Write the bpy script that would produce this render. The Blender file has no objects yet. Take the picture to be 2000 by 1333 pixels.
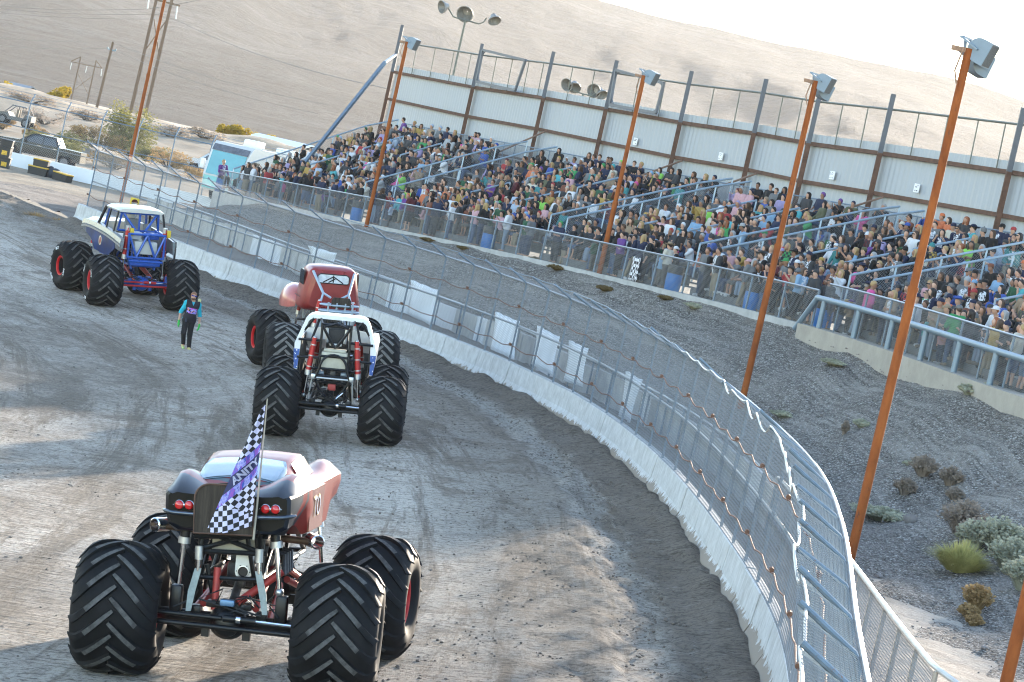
import bpy, bmesh, math, random
import numpy as np
from mathutils import Vector, Matrix
R=math.radians; rnd=random.Random(7); npr=np.random.RandomState(11)
scn=bpy.context.scene; COL=scn.collection
# ---------------------------------------------------------------- camera
F=5800.;TH=math.radians(12.7);VH=340.;CZ=6.8
ph=math.atan2(VH,F)
fw=np.array([0,math.cos(ph),-math.sin(ph)]);rw=np.array([1.,0,0]);up=np.array([0,math.sin(ph),math.cos(ph)])
cr=math.cos(TH)*rw+math.sin(TH)*up; cu=-math.sin(TH)*rw+math.cos(TH)*up
C=np.array([0,0,CZ])
def ray(x,y):
    d=fw*F+cr*(x-1000)-cu*(y-666.5); return d/d[1]
def proj(P):
    d=np.asarray(P,float)-C; z=d@fw; return 1000+F*(d@cr)/z, 666.5-F*(d@cu)/z
def at_z(x,y,z):
    d=ray(x,y); return C+d*((z-CZ)/d[2])
def at_d(x,y,d): return C+ray(x,y)*d
cam=bpy.data.cameras.new("camera"); camo=bpy.data.objects.new("camera",cam); COL.objects.link(camo)
cam.sensor_fit='HORIZONTAL'; cam.sensor_width=36; cam.lens=36*F/2000; cam.clip_start=1; cam.clip_end=20000
camo.matrix_world=Matrix(((cr[0],cu[0],-fw[0],0),(cr[1],cu[1],-fw[1],0),(cr[2],cu[2],-fw[2],CZ),(0,0,0,1)))
cam.dof.use_dof=True; cam.dof.focus_distance=72; cam.dof.aperture_fstop=16
scn.camera=camo
# ---------------------------------------------------------------- light
SUN_EL,SUN_AZ=R(11.8),R(20)            # azimuth clockwise from +Y
w=bpy.data.worlds.new("World"); scn.world=w; w.use_nodes=True
nt=w.node_tree; bg=nt.nodes["Background"]; sky=nt.nodes.new("ShaderNodeTexSky")
sky.sky_type='NISHITA'; sky.sun_disc=False; sky.sun_elevation=SUN_EL; sky.sun_rotation=SUN_AZ
sky.air_density=1.0; sky.dust_density=.3; sky.ozone_density=.8; sky.altitude=1200
nt.links.new(sky.outputs[0],bg.inputs[0]); bg.inputs[1].default_value=.15
sl=bpy.data.lights.new("sun",'SUN'); sl.energy=3.6; sl.angle=R(1.6); sl.color=(1,.86,.69)
so=bpy.data.objects.new("sun",sl); COL.objects.link(so)
sd=Vector((math.sin(SUN_AZ)*math.cos(SUN_EL),math.cos(SUN_AZ)*math.cos(SUN_EL),math.sin(SUN_EL)))
so.rotation_euler=sd.to_track_quat('Z','Y').to_euler()
vs=scn.view_settings; vs.view_transform='Standard'; vs.look='None'; vs.gamma=1; vs.exposure=2.32
scn.cycles.max_bounces=8; scn.cycles.volume_bounces=1; scn.cycles.transparent_max_bounces=16
scn.cycles.volume_step_rate=4; scn.cycles.filter_width=1.1; scn.cycles.use_denoising=True; scn.cycles.denoiser='OPENIMAGEDENOISE'; scn.cycles.denoising_input_passes='RGB_ALBEDO_NORMAL'; scn.cycles.denoising_prefilter='ACCURATE'; scn.cycles.sample_clamp_indirect=4; scn.cycles.sample_clamp_direct=0
# ---------------------------------------------------------------- mesh helpers
def nv(v):
    v=np.asarray(v,float); n=np.linalg.norm(v); return v/n if n>1e-9 else v
def frame(d):
    d=nv(d); a=np.array([0,0,1.]) if abs(d[2])<.95 else np.array([1.,0,0])
    x=nv(np.cross(a,d)); return x,np.cross(d,x),d
class MB:
    def __init__(s): s.V=[];s.n=0;s.Fc=[];s.M=[];s.S=[];s.UV={}
    def add(s,v,f,mi=0,smooth=True,uv=None):
        v=np.asarray(v,float).reshape(-1,3); o=s.n; s.V.append(v); s.n+=len(v)
        for q in f: s.Fc.append(tuple(i+o for i in q)); s.M.append(mi); s.S.append(smooth)
        if uv is not None: s.UV[o]=np.asarray(uv,float)
        return s
    def hexa(s,v,mi=0):                       # 8 corners: bottom 0-3 ccw, top 4-7
        return s.add(v,[(3,2,1,0),(4,5,6,7),(0,1,5,4),(1,2,6,5),(2,3,7,6),(3,0,4,7)],mi,False)
    def box(s,c,d,mi=0,rot=None,taper=1.,bev=0):
        x,y,z=[k/2 for k in d]; t=taper
        if bev>0: return s.rbox(c,d,bev,mi,rot)
        v=np.array([(-x,-y,-z),(x,-y,-z),(x,y,-z),(-x,y,-z),(-x*t,-y*t,z),(x*t,-y*t,z),(x*t,y*t,z),(-x*t,y*t,z)])
        if rot is not None: v=v@np.asarray(rot).T
        return s.hexa(v+np.asarray(c,float),mi)
    def rbox(s,c,d,b,mi=0,rot=None):
        bm=bmesh.new(); bmesh.ops.create_cube(bm,size=1)
        for q in bm.verts: q.co=Vector((q.co.x*d[0],q.co.y*d[1],q.co.z*d[2]))
        bmesh.ops.bevel(bm,geom=bm.edges[:]+bm.verts[:],offset=b,segments=2,affect='EDGES',profile=.5)
        bm.verts.index_update(); v=np.array([q.co[:] for q in bm.verts]); f=[tuple(x.index for x in p.verts) for p in bm.faces]; bm.free()
        if rot is not None: v=v@np.asarray(rot).T
        return s.add(v+np.asarray(c,float),f,mi,True)
    def beam(s,p,q,wd,h,mi=0,upv=None):
        p=np.asarray(p,float);q=np.asarray(q,float);d=nv(q-p)
        if upv is None: x,y,_=frame(d)
        else:
            y=nv(np.asarray(upv,float)-d*np.dot(upv,d)); x=np.cross(y,d)
        a=x*wd/2;b=y*h/2
        return s.hexa([p-a-b,p+a-b,p+a+b,p-a+b,q-a-b,q+a-b,q+a+b,q-a+b],mi)
    def tube(s,P,r,n=8,mi=0,closed=False,caps=True):
        P=np.asarray(P,float); m=len(P); r=np.broadcast_to(np.asarray(r,float),(m,)); V=[]
        T=np.array([nv((P[(i+1)%m] if closed or i<m-1 else P[i])-(P[i-1] if closed or i>0 else P[i])) for i in range(m)])
        x,y,_=frame(T[0]); an=np.arange(n)*2*math.pi/n; ca,sa=np.cos(an)[:,None],np.sin(an)[:,None]
        for i in range(m):
            x=nv(x-T[i]*np.dot(x,T[i])); y=np.cross(T[i],x); V.append(P[i]+r[i]*(ca*x+sa*y))
        f=[]
        for i in range(m if closed else m-1):
            a=i*n;b=((i+1)%m)*n
            for k in range(n): f.append((a+k,a+(k+1)%n,b+(k+1)%n,b+k))
        if caps and not closed: f.append(tuple(range(n-1,-1,-1))); f.append(tuple(range((m-1)*n,m*n)))
        return s.add(np.vstack(V),f,mi,True)
    def lathe(s,prof,o,ax,n=32,mi=0,mis=None,close=False):
        x,y,z=frame(ax); o=np.asarray(o,float); an=np.arange(n)*2*math.pi/n; V=[]
        for r,h in prof: V.append(o+z*h+r*(np.cos(an)[:,None]*x+np.sin(an)[:,None]*y))
        V=np.vstack(V); m=len(prof)
        for i in range(m-1+(1 if close else 0)):
            a=i*n;b=((i+1)%m)*n
            f=[(a+k,a+(k+1)%n,b+(k+1)%n,b+k) for k in range(n)]
            if i==0: base=s.n; s.add(V,f,mis[i] if mis else mi)
            else:
                for q in f: s.Fc.append(tuple(j+base for j in q)); s.M.append(mis[i] if mis else mi); s.S.append(True)
        return s
    def ball(s,c,r,mi=0,n=12,m=8):
        c=np.asarray(c,float); r=np.broadcast_to(np.asarray(r,float),(3,)); V=[c+r*(0,0,-1)];f=[]
        for i in range(1,m):
            t=-math.pi/2+math.pi*i/m
            for k in range(n): V.append(c+r*np.array((math.cos(t)*math.cos(2*math.pi*k/n),math.cos(t)*math.sin(2*math.pi*k/n),math.sin(t))))
        V.append(c+r*(0,0,1))
        for k in range(n): f.append((0,1+(k+1)%n,1+k)); f.append((len(V)-1,1+(m-2)*n+k,1+(m-2)*n+(k+1)%n))
        for i in range(m-2):
            for k in range(n): a=1+i*n; f.append((a+k,a+(k+1)%n,a+n+(k+1)%n,a+n+k))
        return s.add(np.array(V),f,mi,True)
    def loft(s,secs,mi=0,closed=False,caps=False,smooth=True):
        S=np.asarray(secs,float); m,n=S.shape[:2]; f=[]
        for i in range(m-1):
            for k in range(n if closed else n-1): f.append((i*n+k,i*n+(k+1)%n,(i+1)*n+(k+1)%n,(i+1)*n+k))
        if caps: f.append(tuple(range(n-1,-1,-1))); f.append(tuple(range((m-1)*n,m*n)))
        return s.add(S.reshape(-1,3),f,mi,smooth)
    def poly(s,pts,th,nrm,mi=0,mis=None):       # flat outline given a thickness
        P=np.asarray(pts,float); n=len(P); o=np.asarray(nrm,float)*th
        f=[tuple(range(n)),tuple(range(2*n-1,n-1,-1))]+[(k,n+k,n+(k+1)%n,(k+1)%n) for k in range(n)]
        return s.add(np.vstack([P,P-o]),f,mi,False)
    def xf(s,M):
        M=np.asarray(M); s.V=[v@M[:3,:3].T+M[:3,3] for v in s.V]; return s
    def mesh(s,name,mats,sharp=38):
        me=bpy.data.meshes.new(name); V=np.vstack(s.V)
        me.from_pydata(V.tolist(),[],s.Fc)
        for m in (mats if isinstance(mats,(list,tuple)) else [mats]): me.materials.append(m)
        me.polygons.foreach_set('material_index',s.M); me.polygons.foreach_set('use_smooth',s.S)
        me.update()
        if sharp and any(s.S): me.set_sharp_from_angle(angle=R(sharp))
        return me
    def build(s,name,mats,parent=None,loc=None,sharp=38):
        o=bpy.data.objects.new(name,s.mesh(name,mats,sharp)); COL.objects.link(o)
        if parent is not None: o.parent=parent
        if loc is not None: o.location=loc
        return o
def tag(o,label=None,cat=None,group=None,kind=None):
    if label: o['label']=label
    if cat: o['category']=cat
    if group: o['group']=group
    if kind: o['kind']=kind
    return o
def empty(name,loc=(0,0,0),rz=0,label=None,cat=None,group=None):
    o=bpy.data.objects.new(name,None); o.empty_display_size=.2; COL.objects.link(o)
    o.location=loc; o.rotation_euler=(0,0,rz); return tag(o,label,cat,group)
def clone(o,parent=None):
    c=o.copy(); COL.objects.link(c)
    if parent is not None: c.parent=parent
    for ch in o.children: clone(ch,c)
    return c
def grid_mesh(name,P,mat,uv=None,parent=None):
    P=np.asarray(P,float); m,n=P.shape[:2]
    idx=np.arange(m*n).reshape(m,n); q=np.stack([idx[:-1,:-1],idx[:-1,1:],idx[1:,1:],idx[1:,:-1]],-1).reshape(-1,4)
    me=bpy.data.meshes.new(name); me.from_pydata(P.reshape(-1,3).tolist(),[],q.tolist()); me.materials.append(mat)
    me.polygons.foreach_set('use_smooth',[True]*len(q))
    if uv is not None:
        l=me.uv_layers.new(name='UVMap'); u=np.asarray(uv,float).reshape(-1,2)[q.reshape(-1)]; l.data.foreach_set('uv',u.ravel())
    me.update(); o=bpy.data.objects.new(name,me); COL.objects.link(o)
    if parent is not None: o.parent=parent
    return o
_font=bpy.data.curves
def text_mesh(txt,size,ext=.004,bold=0.):
    cu_=bpy.data.curves.new('lettering','FONT'); cu_.body=txt; cu_.size=size; cu_.extrude=ext; cu_.offset=bold; cu_.align_x='CENTER'; cu_.align_y='CENTER'; cu_.resolution_u=3
    o=bpy.data.objects.new('lettering',cu_); COL.objects.link(o); dg=bpy.context.evaluated_depsgraph_get(); dg.update()
    me=bpy.data.meshes.new_from_object(o.evaluated_get(dg)); v=np.array([q.co[:] for q in me.vertices]); f=[tuple(p.vertices) for p in me.polygons]
    COL.objects.unlink(o); bpy.data.objects.remove(o); bpy.data.curves.remove(cu_); bpy.data.meshes.remove(me)
    return v,f
# ---------------------------------------------------------------- materials
def ramp(nt,fac,stops,interp='LINEAR'):
    r=nt.nodes.new('ShaderNodeValToRGB'); r.color_ramp.interpolation=interp; e=r.color_ramp.elements
    while len(e)<len(stops): e.new(.5)
    for q,(p,c) in zip(e,stops): q.position=p; q.color=(*c,1) if len(c)==3 else c
    nt.links.new(fac,r.inputs[0]); return r.outputs[0]
def noise(nt,vec,scale,detail=5,rough=.6,dist=0,out='Fac'):
    n=nt.nodes.new('ShaderNodeTexNoise'); n.inputs['Scale'].default_value=scale; n.inputs['Detail'].default_value=detail; n.inputs['Roughness'].default_value=rough; n.inputs['Distortion'].default_value=dist
    if vec is not None: nt.links.new(vec,n.inputs['Vector'])
    return n.outputs[out]
def mix(nt,fac,a,b,mode='MIX'):
    n=nt.nodes.new('ShaderNodeMix'); n.data_type='RGBA'; n.blend_type=mode; n.clamp_factor=True
    for i,v in ((0,fac),(6,a),(7,b)):
        if hasattr(v,'default_value') and hasattr(v,'is_linked'): nt.links.new(v,n.inputs[i])
        elif i==0: n.inputs[0].default_value=v
        else: n.inputs[i].default_value=(*v,1)
    return n.outputs[2]
def mth(nt,op,a,b=None,c=None):
    n=nt.nodes.new('ShaderNodeMath'); n.operation=op
    for i,v in enumerate((a,b,c)):
        if v is None: continue
        if hasattr(v,'is_linked'): nt.links.new(v,n.inputs[i])
        else: n.inputs[i].default_value=v
    return n.outputs[0]
def bump(nt,h,strength,dist,prev=None):
    b=nt.nodes.new('ShaderNodeBump'); b.inputs['Strength'].default_value=strength; b.inputs['Distance'].default_value=dist; nt.links.new(h,b.inputs['Height'])
    if prev is not None: nt.links.new(prev,b.inputs['Normal'])
    return b.outputs[0]
def new_mat(name):
    m=bpy.data.materials.new(name); m.use_nodes=True; return m,m.node_tree,m.node_tree.nodes['Principled BSDF']
def coord(nt,kind='Object',scale=None):
    t=nt.nodes.new('ShaderNodeTexCoord').outputs[kind]
    if scale is not None:
        mp=nt.nodes.new('ShaderNodeMapping'); mp.inputs['Scale'].default_value=scale; nt.links.new(t,mp.inputs[0]); t=mp.outputs[0]
    return t
MATS={}
def M(name,col,rough=.7,metal=0.,var=.18,scale=6.,col2=None,bmp=0.,bsc=60.,objcol=False,coat=0.,stretch=None,wear=None,wamt=.45,spec=.5,emit=None):
    if name in MATS: return MATS[name]
    m,nt,b=new_mat(name); v=coord(nt,'Object',stretch)
    n1=noise(nt,v,scale,6,.65)
    if objcol:
        oi=nt.nodes.new('ShaderNodeObjectInfo').outputs['Color']; hs=nt.nodes.new('ShaderNodeHueSaturation'); nt.links.new(oi,hs.inputs['Color'])
        nt.links.new(mth(nt,'MULTIPLY_ADD',n1,2*var,1-var),hs.inputs['Value']); c=hs.outputs[0]
    else:
        lo=tuple(max(0,k*(1-var)) for k in col); hi=tuple(min(1,k*(1+var)) for k in col) if col2 is None else col2
        c=ramp(nt,n1,[(.3,lo),(.7,hi)])
    if wear is not None:
        n2=noise(nt,v,scale*2.7,8,.7,.3); c=mix(nt,ramp(nt,n2,[(wamt+.08,(0,0,0)),(wamt+.18,(1,1,1))]),c,wear)
    nt.links.new(c,b.inputs['Base Color'])
    b.inputs['Metallic'].default_value=metal; b.inputs['Specular IOR Level'].default_value=spec
    if coat: b.inputs['Coat Weight'].default_value=coat; b.inputs['Coat Roughness'].default_value=.12
    nt.links.new(mth(nt,'MULTIPLY_ADD',n1,.25,max(.02,rough-.12)),b.inputs['Roughness'])
    if bmp: nt.links.new(bump(nt,noise(nt,v,bsc,4,.6),bmp,.02),b.inputs['Normal'])
    if emit: b.inputs['Emission Color'].default_value=(*col,1); b.inputs['Emission Strength'].default_value=emit
    MATS[name]=m; return m
# ---------------------------------------------------------------- terrain (plan curve of the outer wall, s along it, e across it)
def catmull(P, n=24):
    P=np.asarray(P,float); out=[]
    Q=np.vstack([2*P[0]-P[1],P,2*P[-1]-P[-2]])
    for i in range(1,len(Q)-2):
        a,b,c,d=Q[i-1],Q[i],Q[i+1],Q[i+2]
        for k in range(n):
            t=k/n
            out.append(.5*((2*b)+(c-a)*t+(2*a-5*b+4*c-d)*t*t+(-a+3*b-3*c+d)*t**3))
    out.append(P[-1]); return np.array(out)
class Path:
    def __init__(s,P):
        s.P=np.asarray(P,float); d=np.linalg.norm(np.diff(s.P[:,:2],axis=0),axis=1); s.S=np.r_[0,np.cumsum(d)]; s.L=s.S[-1]
    def at(s,t):
        t=np.asarray(t,float); o=np.stack([np.interp(t,s.S,s.P[:,k]) for k in range(s.P.shape[1])],-1)
        t0=np.minimum(t,0)[...,None]; t1=np.maximum(t-s.L,0)[...,None]
        d0=(s.P[1]-s.P[0])/s.S[1]; d1=(s.P[-1]-s.P[-2])/(s.S[-1]-s.S[-2])
        return o+t0*d0+t1*d1
    def tan(s,t,h=.6):
        d=s.at(np.asarray(t)+h)-s.at(np.asarray(t)-h); d=d[...,:2]
        return d/np.linalg.norm(d,axis=-1,keepdims=True)
    def nrm(s,t):                      # to the right of travel = behind the wall
        d=s.tan(t); return np.stack([d[...,1],-d[...,0]],-1)
    def off(s,t,e):
        return s.at(t)[...,:2]+s.nrm(t)*np.asarray(e)[...,None]
    def near(s,xy):
        tt=np.linspace(-40,s.L+160,900); q=s.at(tt)[:,:2]; i=np.argmin(((q-xy)**2).sum(1)); t=tt[i]
        for _ in range(4):
            d=s.tan(t); t=t+float(np.dot(np.asarray(xy)-s.at(t)[:2],d))
        return t,float(np.dot(np.asarray(xy)-s.at(t)[:2],s.nrm(t)))
W0=Path(catmull([(1.9,8),(2.7,18),(3.4,27),(4.25,37),(4.68,45.5),(4.55,55),(4.05,66),(3.2,75),(1.95,83),(.15,90),(-2.1,96),(-4.9,101.6),(-8.6,107.8),(-12.4,114.7),(-16.2,122.7),(-20.3,131.6)]))
def sstep(a,b,x):
    t=np.clip((np.asarray(x,float)-a)/(b-a),0,1); return t*t*(3-2*t)
def z_track(s,e,y=None):
    D=-np.asarray(e,float)
    z=-.125*np.minimum(D,8.5)
    z=z-.125*np.where(D>8.5,6*(1-np.exp(-(np.maximum(D,8.5)-8.5)/6)),0)
    z=np.where(D<0,0,z)
    if y is not None: z=z+ (1.2)*sstep(115,185,y)*sstep(2,14,D)
    return z
W1=Path(catmull([(7.0,8),(6.7,30),(6.5,42),(6.5,52),(6.35,62),(5.7,75),(4.2,86),(1.6,97),(-1.4,107.5),(-5.2,116.5),(-9.6,126),(-13.6,136),(-18.6,147.5)]))
SF=Path(catmull([(18.5,55,3.7),(16.6,66,3.7),(13.7,79.5,3.7),(9.5,97,3.72),(.5,120,3.2),(-8,140,2.5),(-16,160,1.8)]))
# ---------------------------------------------------------------- ground materials
def dirt_mat():
    m,nt,b=new_mat('track_dirt'); L=nt.links
    uv=coord(nt,'UV'); sp=nt.nodes.new('ShaderNodeSeparateXYZ'); L.new(uv,sp.inputs[0])
    def mp(sx,sy,rot=0):
        q=nt.nodes.new('ShaderNodeMapping'); q.inputs['Scale'].default_value=(sx,sy,1); q.inputs['Rotation'].default_value=(0,0,rot); L.new(uv,q.inputs[0]); return q.outputs[0]
    big=noise(nt,mp(.05,.16),1,5,.6,.8); mid=noise(nt,mp(.22,.7),1,6,.65,1.2); fine=noise(nt,mp(9,9),1,7,.8)
    c=ramp(nt,big,[(.3,(.38,.32,.255)),(.5,(.53,.46,.38)),(.72,(.62,.55,.465))])
    # dark worn streaks along the racing line
    st=noise(nt,mp(.05,.75,.06),1,10,.78,.7)
    c=mix(nt,ramp(nt,st,[(.5,(0,0,0)),(.585,(.9,.9,.9))]),c,(.19,.145,.10))
    st2=noise(nt,mp(.3,.5,.5),1,10,.8,.9)
    c=mix(nt,ramp(nt,st2,[(.51,(0,0,0)),(.61,(.8,.8,.8))]),c,(.2,.155,.11))
    st3=noise(nt,mp(.12,1.3,-.05),1.3,10,.82,.6)
    c=mix(nt,ramp(nt,st3,[(.54,(0,0,0)),(.68,(.75,.75,.75))]),c,(.52,.465,.4))
    inf=mth(nt,'MULTIPLY',ramp(nt,mth(nt,'MULTIPLY',sp.outputs[1],-.05),[(.38,(0,0,0)),(.6,(1,1,1))]),ramp(nt,noise(nt,mp(.16,.22,.3),1,9,.78,.6),[(.4,(0,0,0)),(.58,(.85,.85,.85))]))
    c=mix(nt,inf,c,(.19,.15,.11))
    # bands beside the wall: damp berm, pale runnel, clodded edge
    D=mth(nt,'MULTIPLY',sp.outputs[1],-1.); Dw=mth(nt,'ADD',D,mth(nt,'MULTIPLY',mth(nt,'SUBTRACT',noise(nt,mp(.35,.35),1,5,.6),.5),1.5))
    c=mix(nt,ramp(nt,mth(nt,'DIVIDE',Dw,6.),[(0,(.9,.9,.9)),(.17,(.9,.9,.9)),(.22,(0,0,0)),(.34,(0,0,0)),(.37,(.6,.6,.6)),(.55,(.4,.4,.4)),(.95,(0,0,0))]),c,(.25,.203,.158))
    c=mix(nt,ramp(nt,mth(nt,'DIVIDE',Dw,6.),[(.21,(0,0,0)),(.25,(.55,.55,.55)),(.29,(.5,.5,.5)),(.34,(0,0,0))]),c,(.47,.43,.38))
    c=mix(nt,mth(nt,'MULTIPLY',ramp(nt,fine,[(.40,(1,1,1)),(.5,(0,0,0))]),.8),c,(.085,.066,.05))
    crs=noise(nt,mp(8.5,1.9,.1),1,7,.78,.5); c=mix(nt,mth(nt,'MULTIPLY',ramp(nt,crs,[(.38,(1,1,1)),(.47,(0,0,0))]),.85),c,(.09,.07,.052)); c=mix(nt,mth(nt,'MULTIPLY',ramp(nt,crs,[(.56,(0,0,0)),(.66,(1,1,1))]),.4),c,(.6,.56,.51))
    L.new(c,b.inputs['Base Color']); b.inputs['Specular IOR Level'].default_value=.3
    L.new(ramp(nt,mid,[(.3,(.78,.78,.78)),(.7,(.97,.97,.97))]),b.inputs['Roughness'])
    # ripples pressed across the direction of travel, clods, tyre grooves
    rip=noise(nt,mp(6.5,1.1,.12),1,3,.55,.7); rip2=noise(nt,mp(2.2,.5,-.1),1,4,.6,1.)
    lump=noise(nt,mp(1.6,2.2),1,8,.8); n=bump(nt,mid,.75,.28); n=bump(nt,mth(nt,'MULTIPLY',lump,ramp(nt,mth(nt,'DIVIDE',Dw,6.),[(0,(1,1,1)),(.6,(.8,.8,.8)),(.95,(.12,.12,.12))])),1.,.35,n); n=bump(nt,mth(nt,'MULTIPLY',rip2,ramp(nt,big,[(.3,(.3,.3,.3)),(.6,(1,1,1))])),.75,.14,n)
    n=bump(nt,mth(nt,'MULTIPLY',rip,ramp(nt,mth(nt,'DIVIDE',Dw,6.),[(.5,(0,0,0)),(.9,(1,1,1))])),.95,.13,n); n=bump(nt,fine,.8,.06,n); n=bump(nt,noise(nt,mp(11,11),1,6,.8),.6,.016,n); L.new(n,b.inputs['Normal'])
    return m
def soil_mat(name,ca,cb,cc,sc=.35,bs=1.,streak=None):
    m,nt,b=new_mat(name); L=nt.links; v=coord(nt,'Object')
    c=ramp(nt,noise(nt,v,sc,7,.65,.6),[(.3,ca),(.5,cb),(.72,cc)])
    f=noise(nt,v,9,7,.75); c=mix(nt,mth(nt,'MULTIPLY',ramp(nt,f,[(.36,(1,1,1)),(.52,(0,0,0))]),.4),c,tuple(k*.35 for k in ca))
    L.new(c,b.inputs['Base Color']); b.inputs['Roughness'].default_value=.95; b.inputs['Specular IOR Level'].default_value=.2
    n=bump(nt,noise(nt,v,1.4,6,.65),.6*bs,.3); n=bump(nt,f,.7*bs,.05,n); L.new(n,b.inputs['Normal']); return m
def gravel_mat():
    m,nt,b=new_mat('embankment_gravel'); L=nt.links; v=coord(nt,'Object')
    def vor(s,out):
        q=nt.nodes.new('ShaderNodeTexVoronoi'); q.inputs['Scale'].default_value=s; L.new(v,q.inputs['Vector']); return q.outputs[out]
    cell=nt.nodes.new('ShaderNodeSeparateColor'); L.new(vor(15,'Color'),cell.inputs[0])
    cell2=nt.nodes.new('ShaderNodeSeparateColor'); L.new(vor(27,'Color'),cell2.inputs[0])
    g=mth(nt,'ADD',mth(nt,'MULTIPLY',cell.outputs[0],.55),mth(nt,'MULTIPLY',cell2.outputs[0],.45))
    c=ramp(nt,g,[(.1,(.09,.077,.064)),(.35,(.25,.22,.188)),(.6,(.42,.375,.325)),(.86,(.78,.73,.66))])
    c=mix(nt,ramp(nt,vor(15,'Distance'),[(.42,(0,0,0)),(.65,(.7,.7,.7))]),c,(.09,.077,.064)); c=mix(nt,ramp(nt,vor(27,'Distance'),[(.45,(0,0,0)),(.65,(.6,.6,.6))]),c,(.06,.052,.045))  # crevice shade painted into the colour of the gaps between stones
    # pale washed silt, slanting down the bank
    uv=coord(nt,'UV'); q=nt.nodes.new('ShaderNodeMapping'); q.inputs['Scale'].default_value=(.09,2.1,1); q.inputs['Rotation'].default_value=(0,0,.05); L.new(uv,q.inputs[0])
    wsh=noise(nt,q.outputs[0],1,6,.65,1.3); lo=noise(nt,v,.16,5,.6,.5)
    msk=mth(nt,'MULTIPLY',ramp(nt,wsh,[(.45,(0,0,0)),(.62,(1,1,1))]),ramp(nt,lo,[(.38,(.15,.15,.15)),(.55,(.95,.95,.95))]))
    c=mix(nt,mth(nt,'MULTIPLY',msk,.65),c,(.47,.42,.36)); c=mix(nt,ramp(nt,noise(nt,v,.5,6,.7),[(.56,(0,0,0)),(.72,(.5,.5,.5))]),c,(.16,.135,.11))
    L.new(c,b.inputs['Base Color']); b.inputs['Roughness'].default_value=.92; b.inputs['Specular IOR Level'].default_value=.25
    n=bump(nt,noise(nt,v,.7,6,.6),.6,.5); n=bump(nt,wsh,.35,.25,n); n=bump(nt,vor(15,'Distance'),1.,.09,n); n=bump(nt,vor(27,'Distance'),.8,.04,n); L.new(n,b.inputs['Normal']); return m
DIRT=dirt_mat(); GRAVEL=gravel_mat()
PATHM=soil_mat('service_path_soil',(.13,.108,.09),(.2,.17,.143),(.27,.235,.2))
SANDM=soil_mat('desert_soil',(.24,.185,.13),(.36,.29,.21),(.45,.37,.28),.12,1.2)
# ---------------------------------------------------------------- the banked dirt track
def sheet_noise(x,y,amp,sc,seed):
    r=np.random.RandomState(seed); z=0
    for k in range(6):
        a=r.uniform(0,6.28); f=sc*(1.7**(k/1.6)); z=z+np.sin((x*np.cos(a)+y*np.sin(a))*f+r.uniform(0,6.28))/(1.25**k)
    return z*amp/2.6
sv=np.r_[np.arange(-20,150,.45),np.arange(150,360,4.)]
ev=-np.r_[-.14,0,.12,.3,.5,.7,.9,1.1,1.3,1.5,1.7,1.9,2.1,2.35,2.6,3,3.5,np.arange(4,16,.45),np.arange(16,30,1.2),np.arange(30,74,4)]
S_,E_=np.meshgrid(sv,ev,indexing='ij'); P=W0.off(S_.ravel(),E_.ravel()).reshape(*S_.shape,2)
Z=z_track(S_,E_,P[...,1])+sheet_noise(S_,E_*1.6,.018,1.3,3)+(npr.randn(*S_.shape)*.026+sheet_noise(S_,E_,.05,2.6,21))*np.exp(-((-E_)/3.6)**4)*((-E_)>.1)
Dd=-E_; wob=.25*np.sin(S_*.7)+.15*np.sin(S_*1.9+1)
Z+=.13*np.exp(-((Dd-.10+.2*wob)/.40)**2)*(1+.45*np.sin(S_*.9+2*np.sin(S_*.37))+.35*np.sin(S_*1.7+3*np.sin(S_*.53))+.2*np.sin(S_*4.1+2*np.sin(S_*1.3)))*(S_<W0.L) # mud thrown up against the wall
Z-=.07*np.exp(-((Dd-1.55-wob)/.3)**2); Z+=.06*np.exp(-((Dd-2.3-wob)/.3)**2); Z-=.05*np.exp(-((Dd-6.4-.5*wob)/.5)**2)
def z_at(x,y):
    s,e=W0.near(np.array([x,y])); return float(z_track(s,e,y))
o=grid_mesh('dirt_track',np.dstack([P,Z]),DIRT,np.dstack([S_,E_])); tag(o,kind='structure')
# ---------------------------------------------------------------- service path and gravel embankment
N=260
f1=np.linspace(0,1,N); yy=8+f1*147
def w1_at_y(y): return np.stack([np.interp(y,W1.P[:,1],W1.P[:,0]),y],-1)
s1=np.array([W1.near(w1_at_y(q))[0] if q<147 else W1.L+(q-147.5)*1.12 for q in yy]); p1=W1.at(s1)
fs=np.clip((p1[:,1]-49)/(147.5-49),-.6,1.15); ps=SF.at(fs*SF.L)
# path between the walls
s0=np.array([W0.near(p)[0] for p in p1]); p0=W0.off(s0,np.full(N,.2))
gp=np.stack([p0+(p1-p0)*k for k in np.linspace(0,1,9)],1); zz=np.linspace(.1,.22,9)[None]*np.ones((N,1))+.03*npr.randn(N,9)
o=grid_mesh('service_path',np.dstack([gp,zz]),PATHM); tag(o,kind='structure')
kk=np.linspace(0,1,46); near=sstep(110,62,p1[:,1])      # 1 near the camera: flat sandy strip first
prof=np.stack([np.where(kk<.28*a,.06*kk,1)*0+np.clip((np.minimum(kk*1.08,1)-.26*a)/(1-.26*a),0,1)**(1+.35*a) for a in near])
zend=ps[:,2]-(.10+(.10+.11*np.sin(s1*.55)+.06*np.sin(s1*1.3+1))*sstep(100,92,ps[:,1])); endf=sstep(156,142,p1[:,1])
gp=np.stack([p1+(ps[:,:2]-p1)*k*1.08 for k in kk],1)
ZZ=.2+(zend[:,None]-.2)*prof*(.25+.75*endf[:,None]); ss=np.repeat(s1[:,None],46,1); ee=kk[None]*np.linalg.norm(ps[:,:2]-p1,axis=1)[:,None]
ZZ+=(sheet_noise(ss,ee*2,.10,.55,5)+sheet_noise(ss,ee*1.4,.05,1.7,6))*np.clip(kk*8,0,1)[None]*np.clip((1-kk)*6+.25,0,1)[None]
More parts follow.
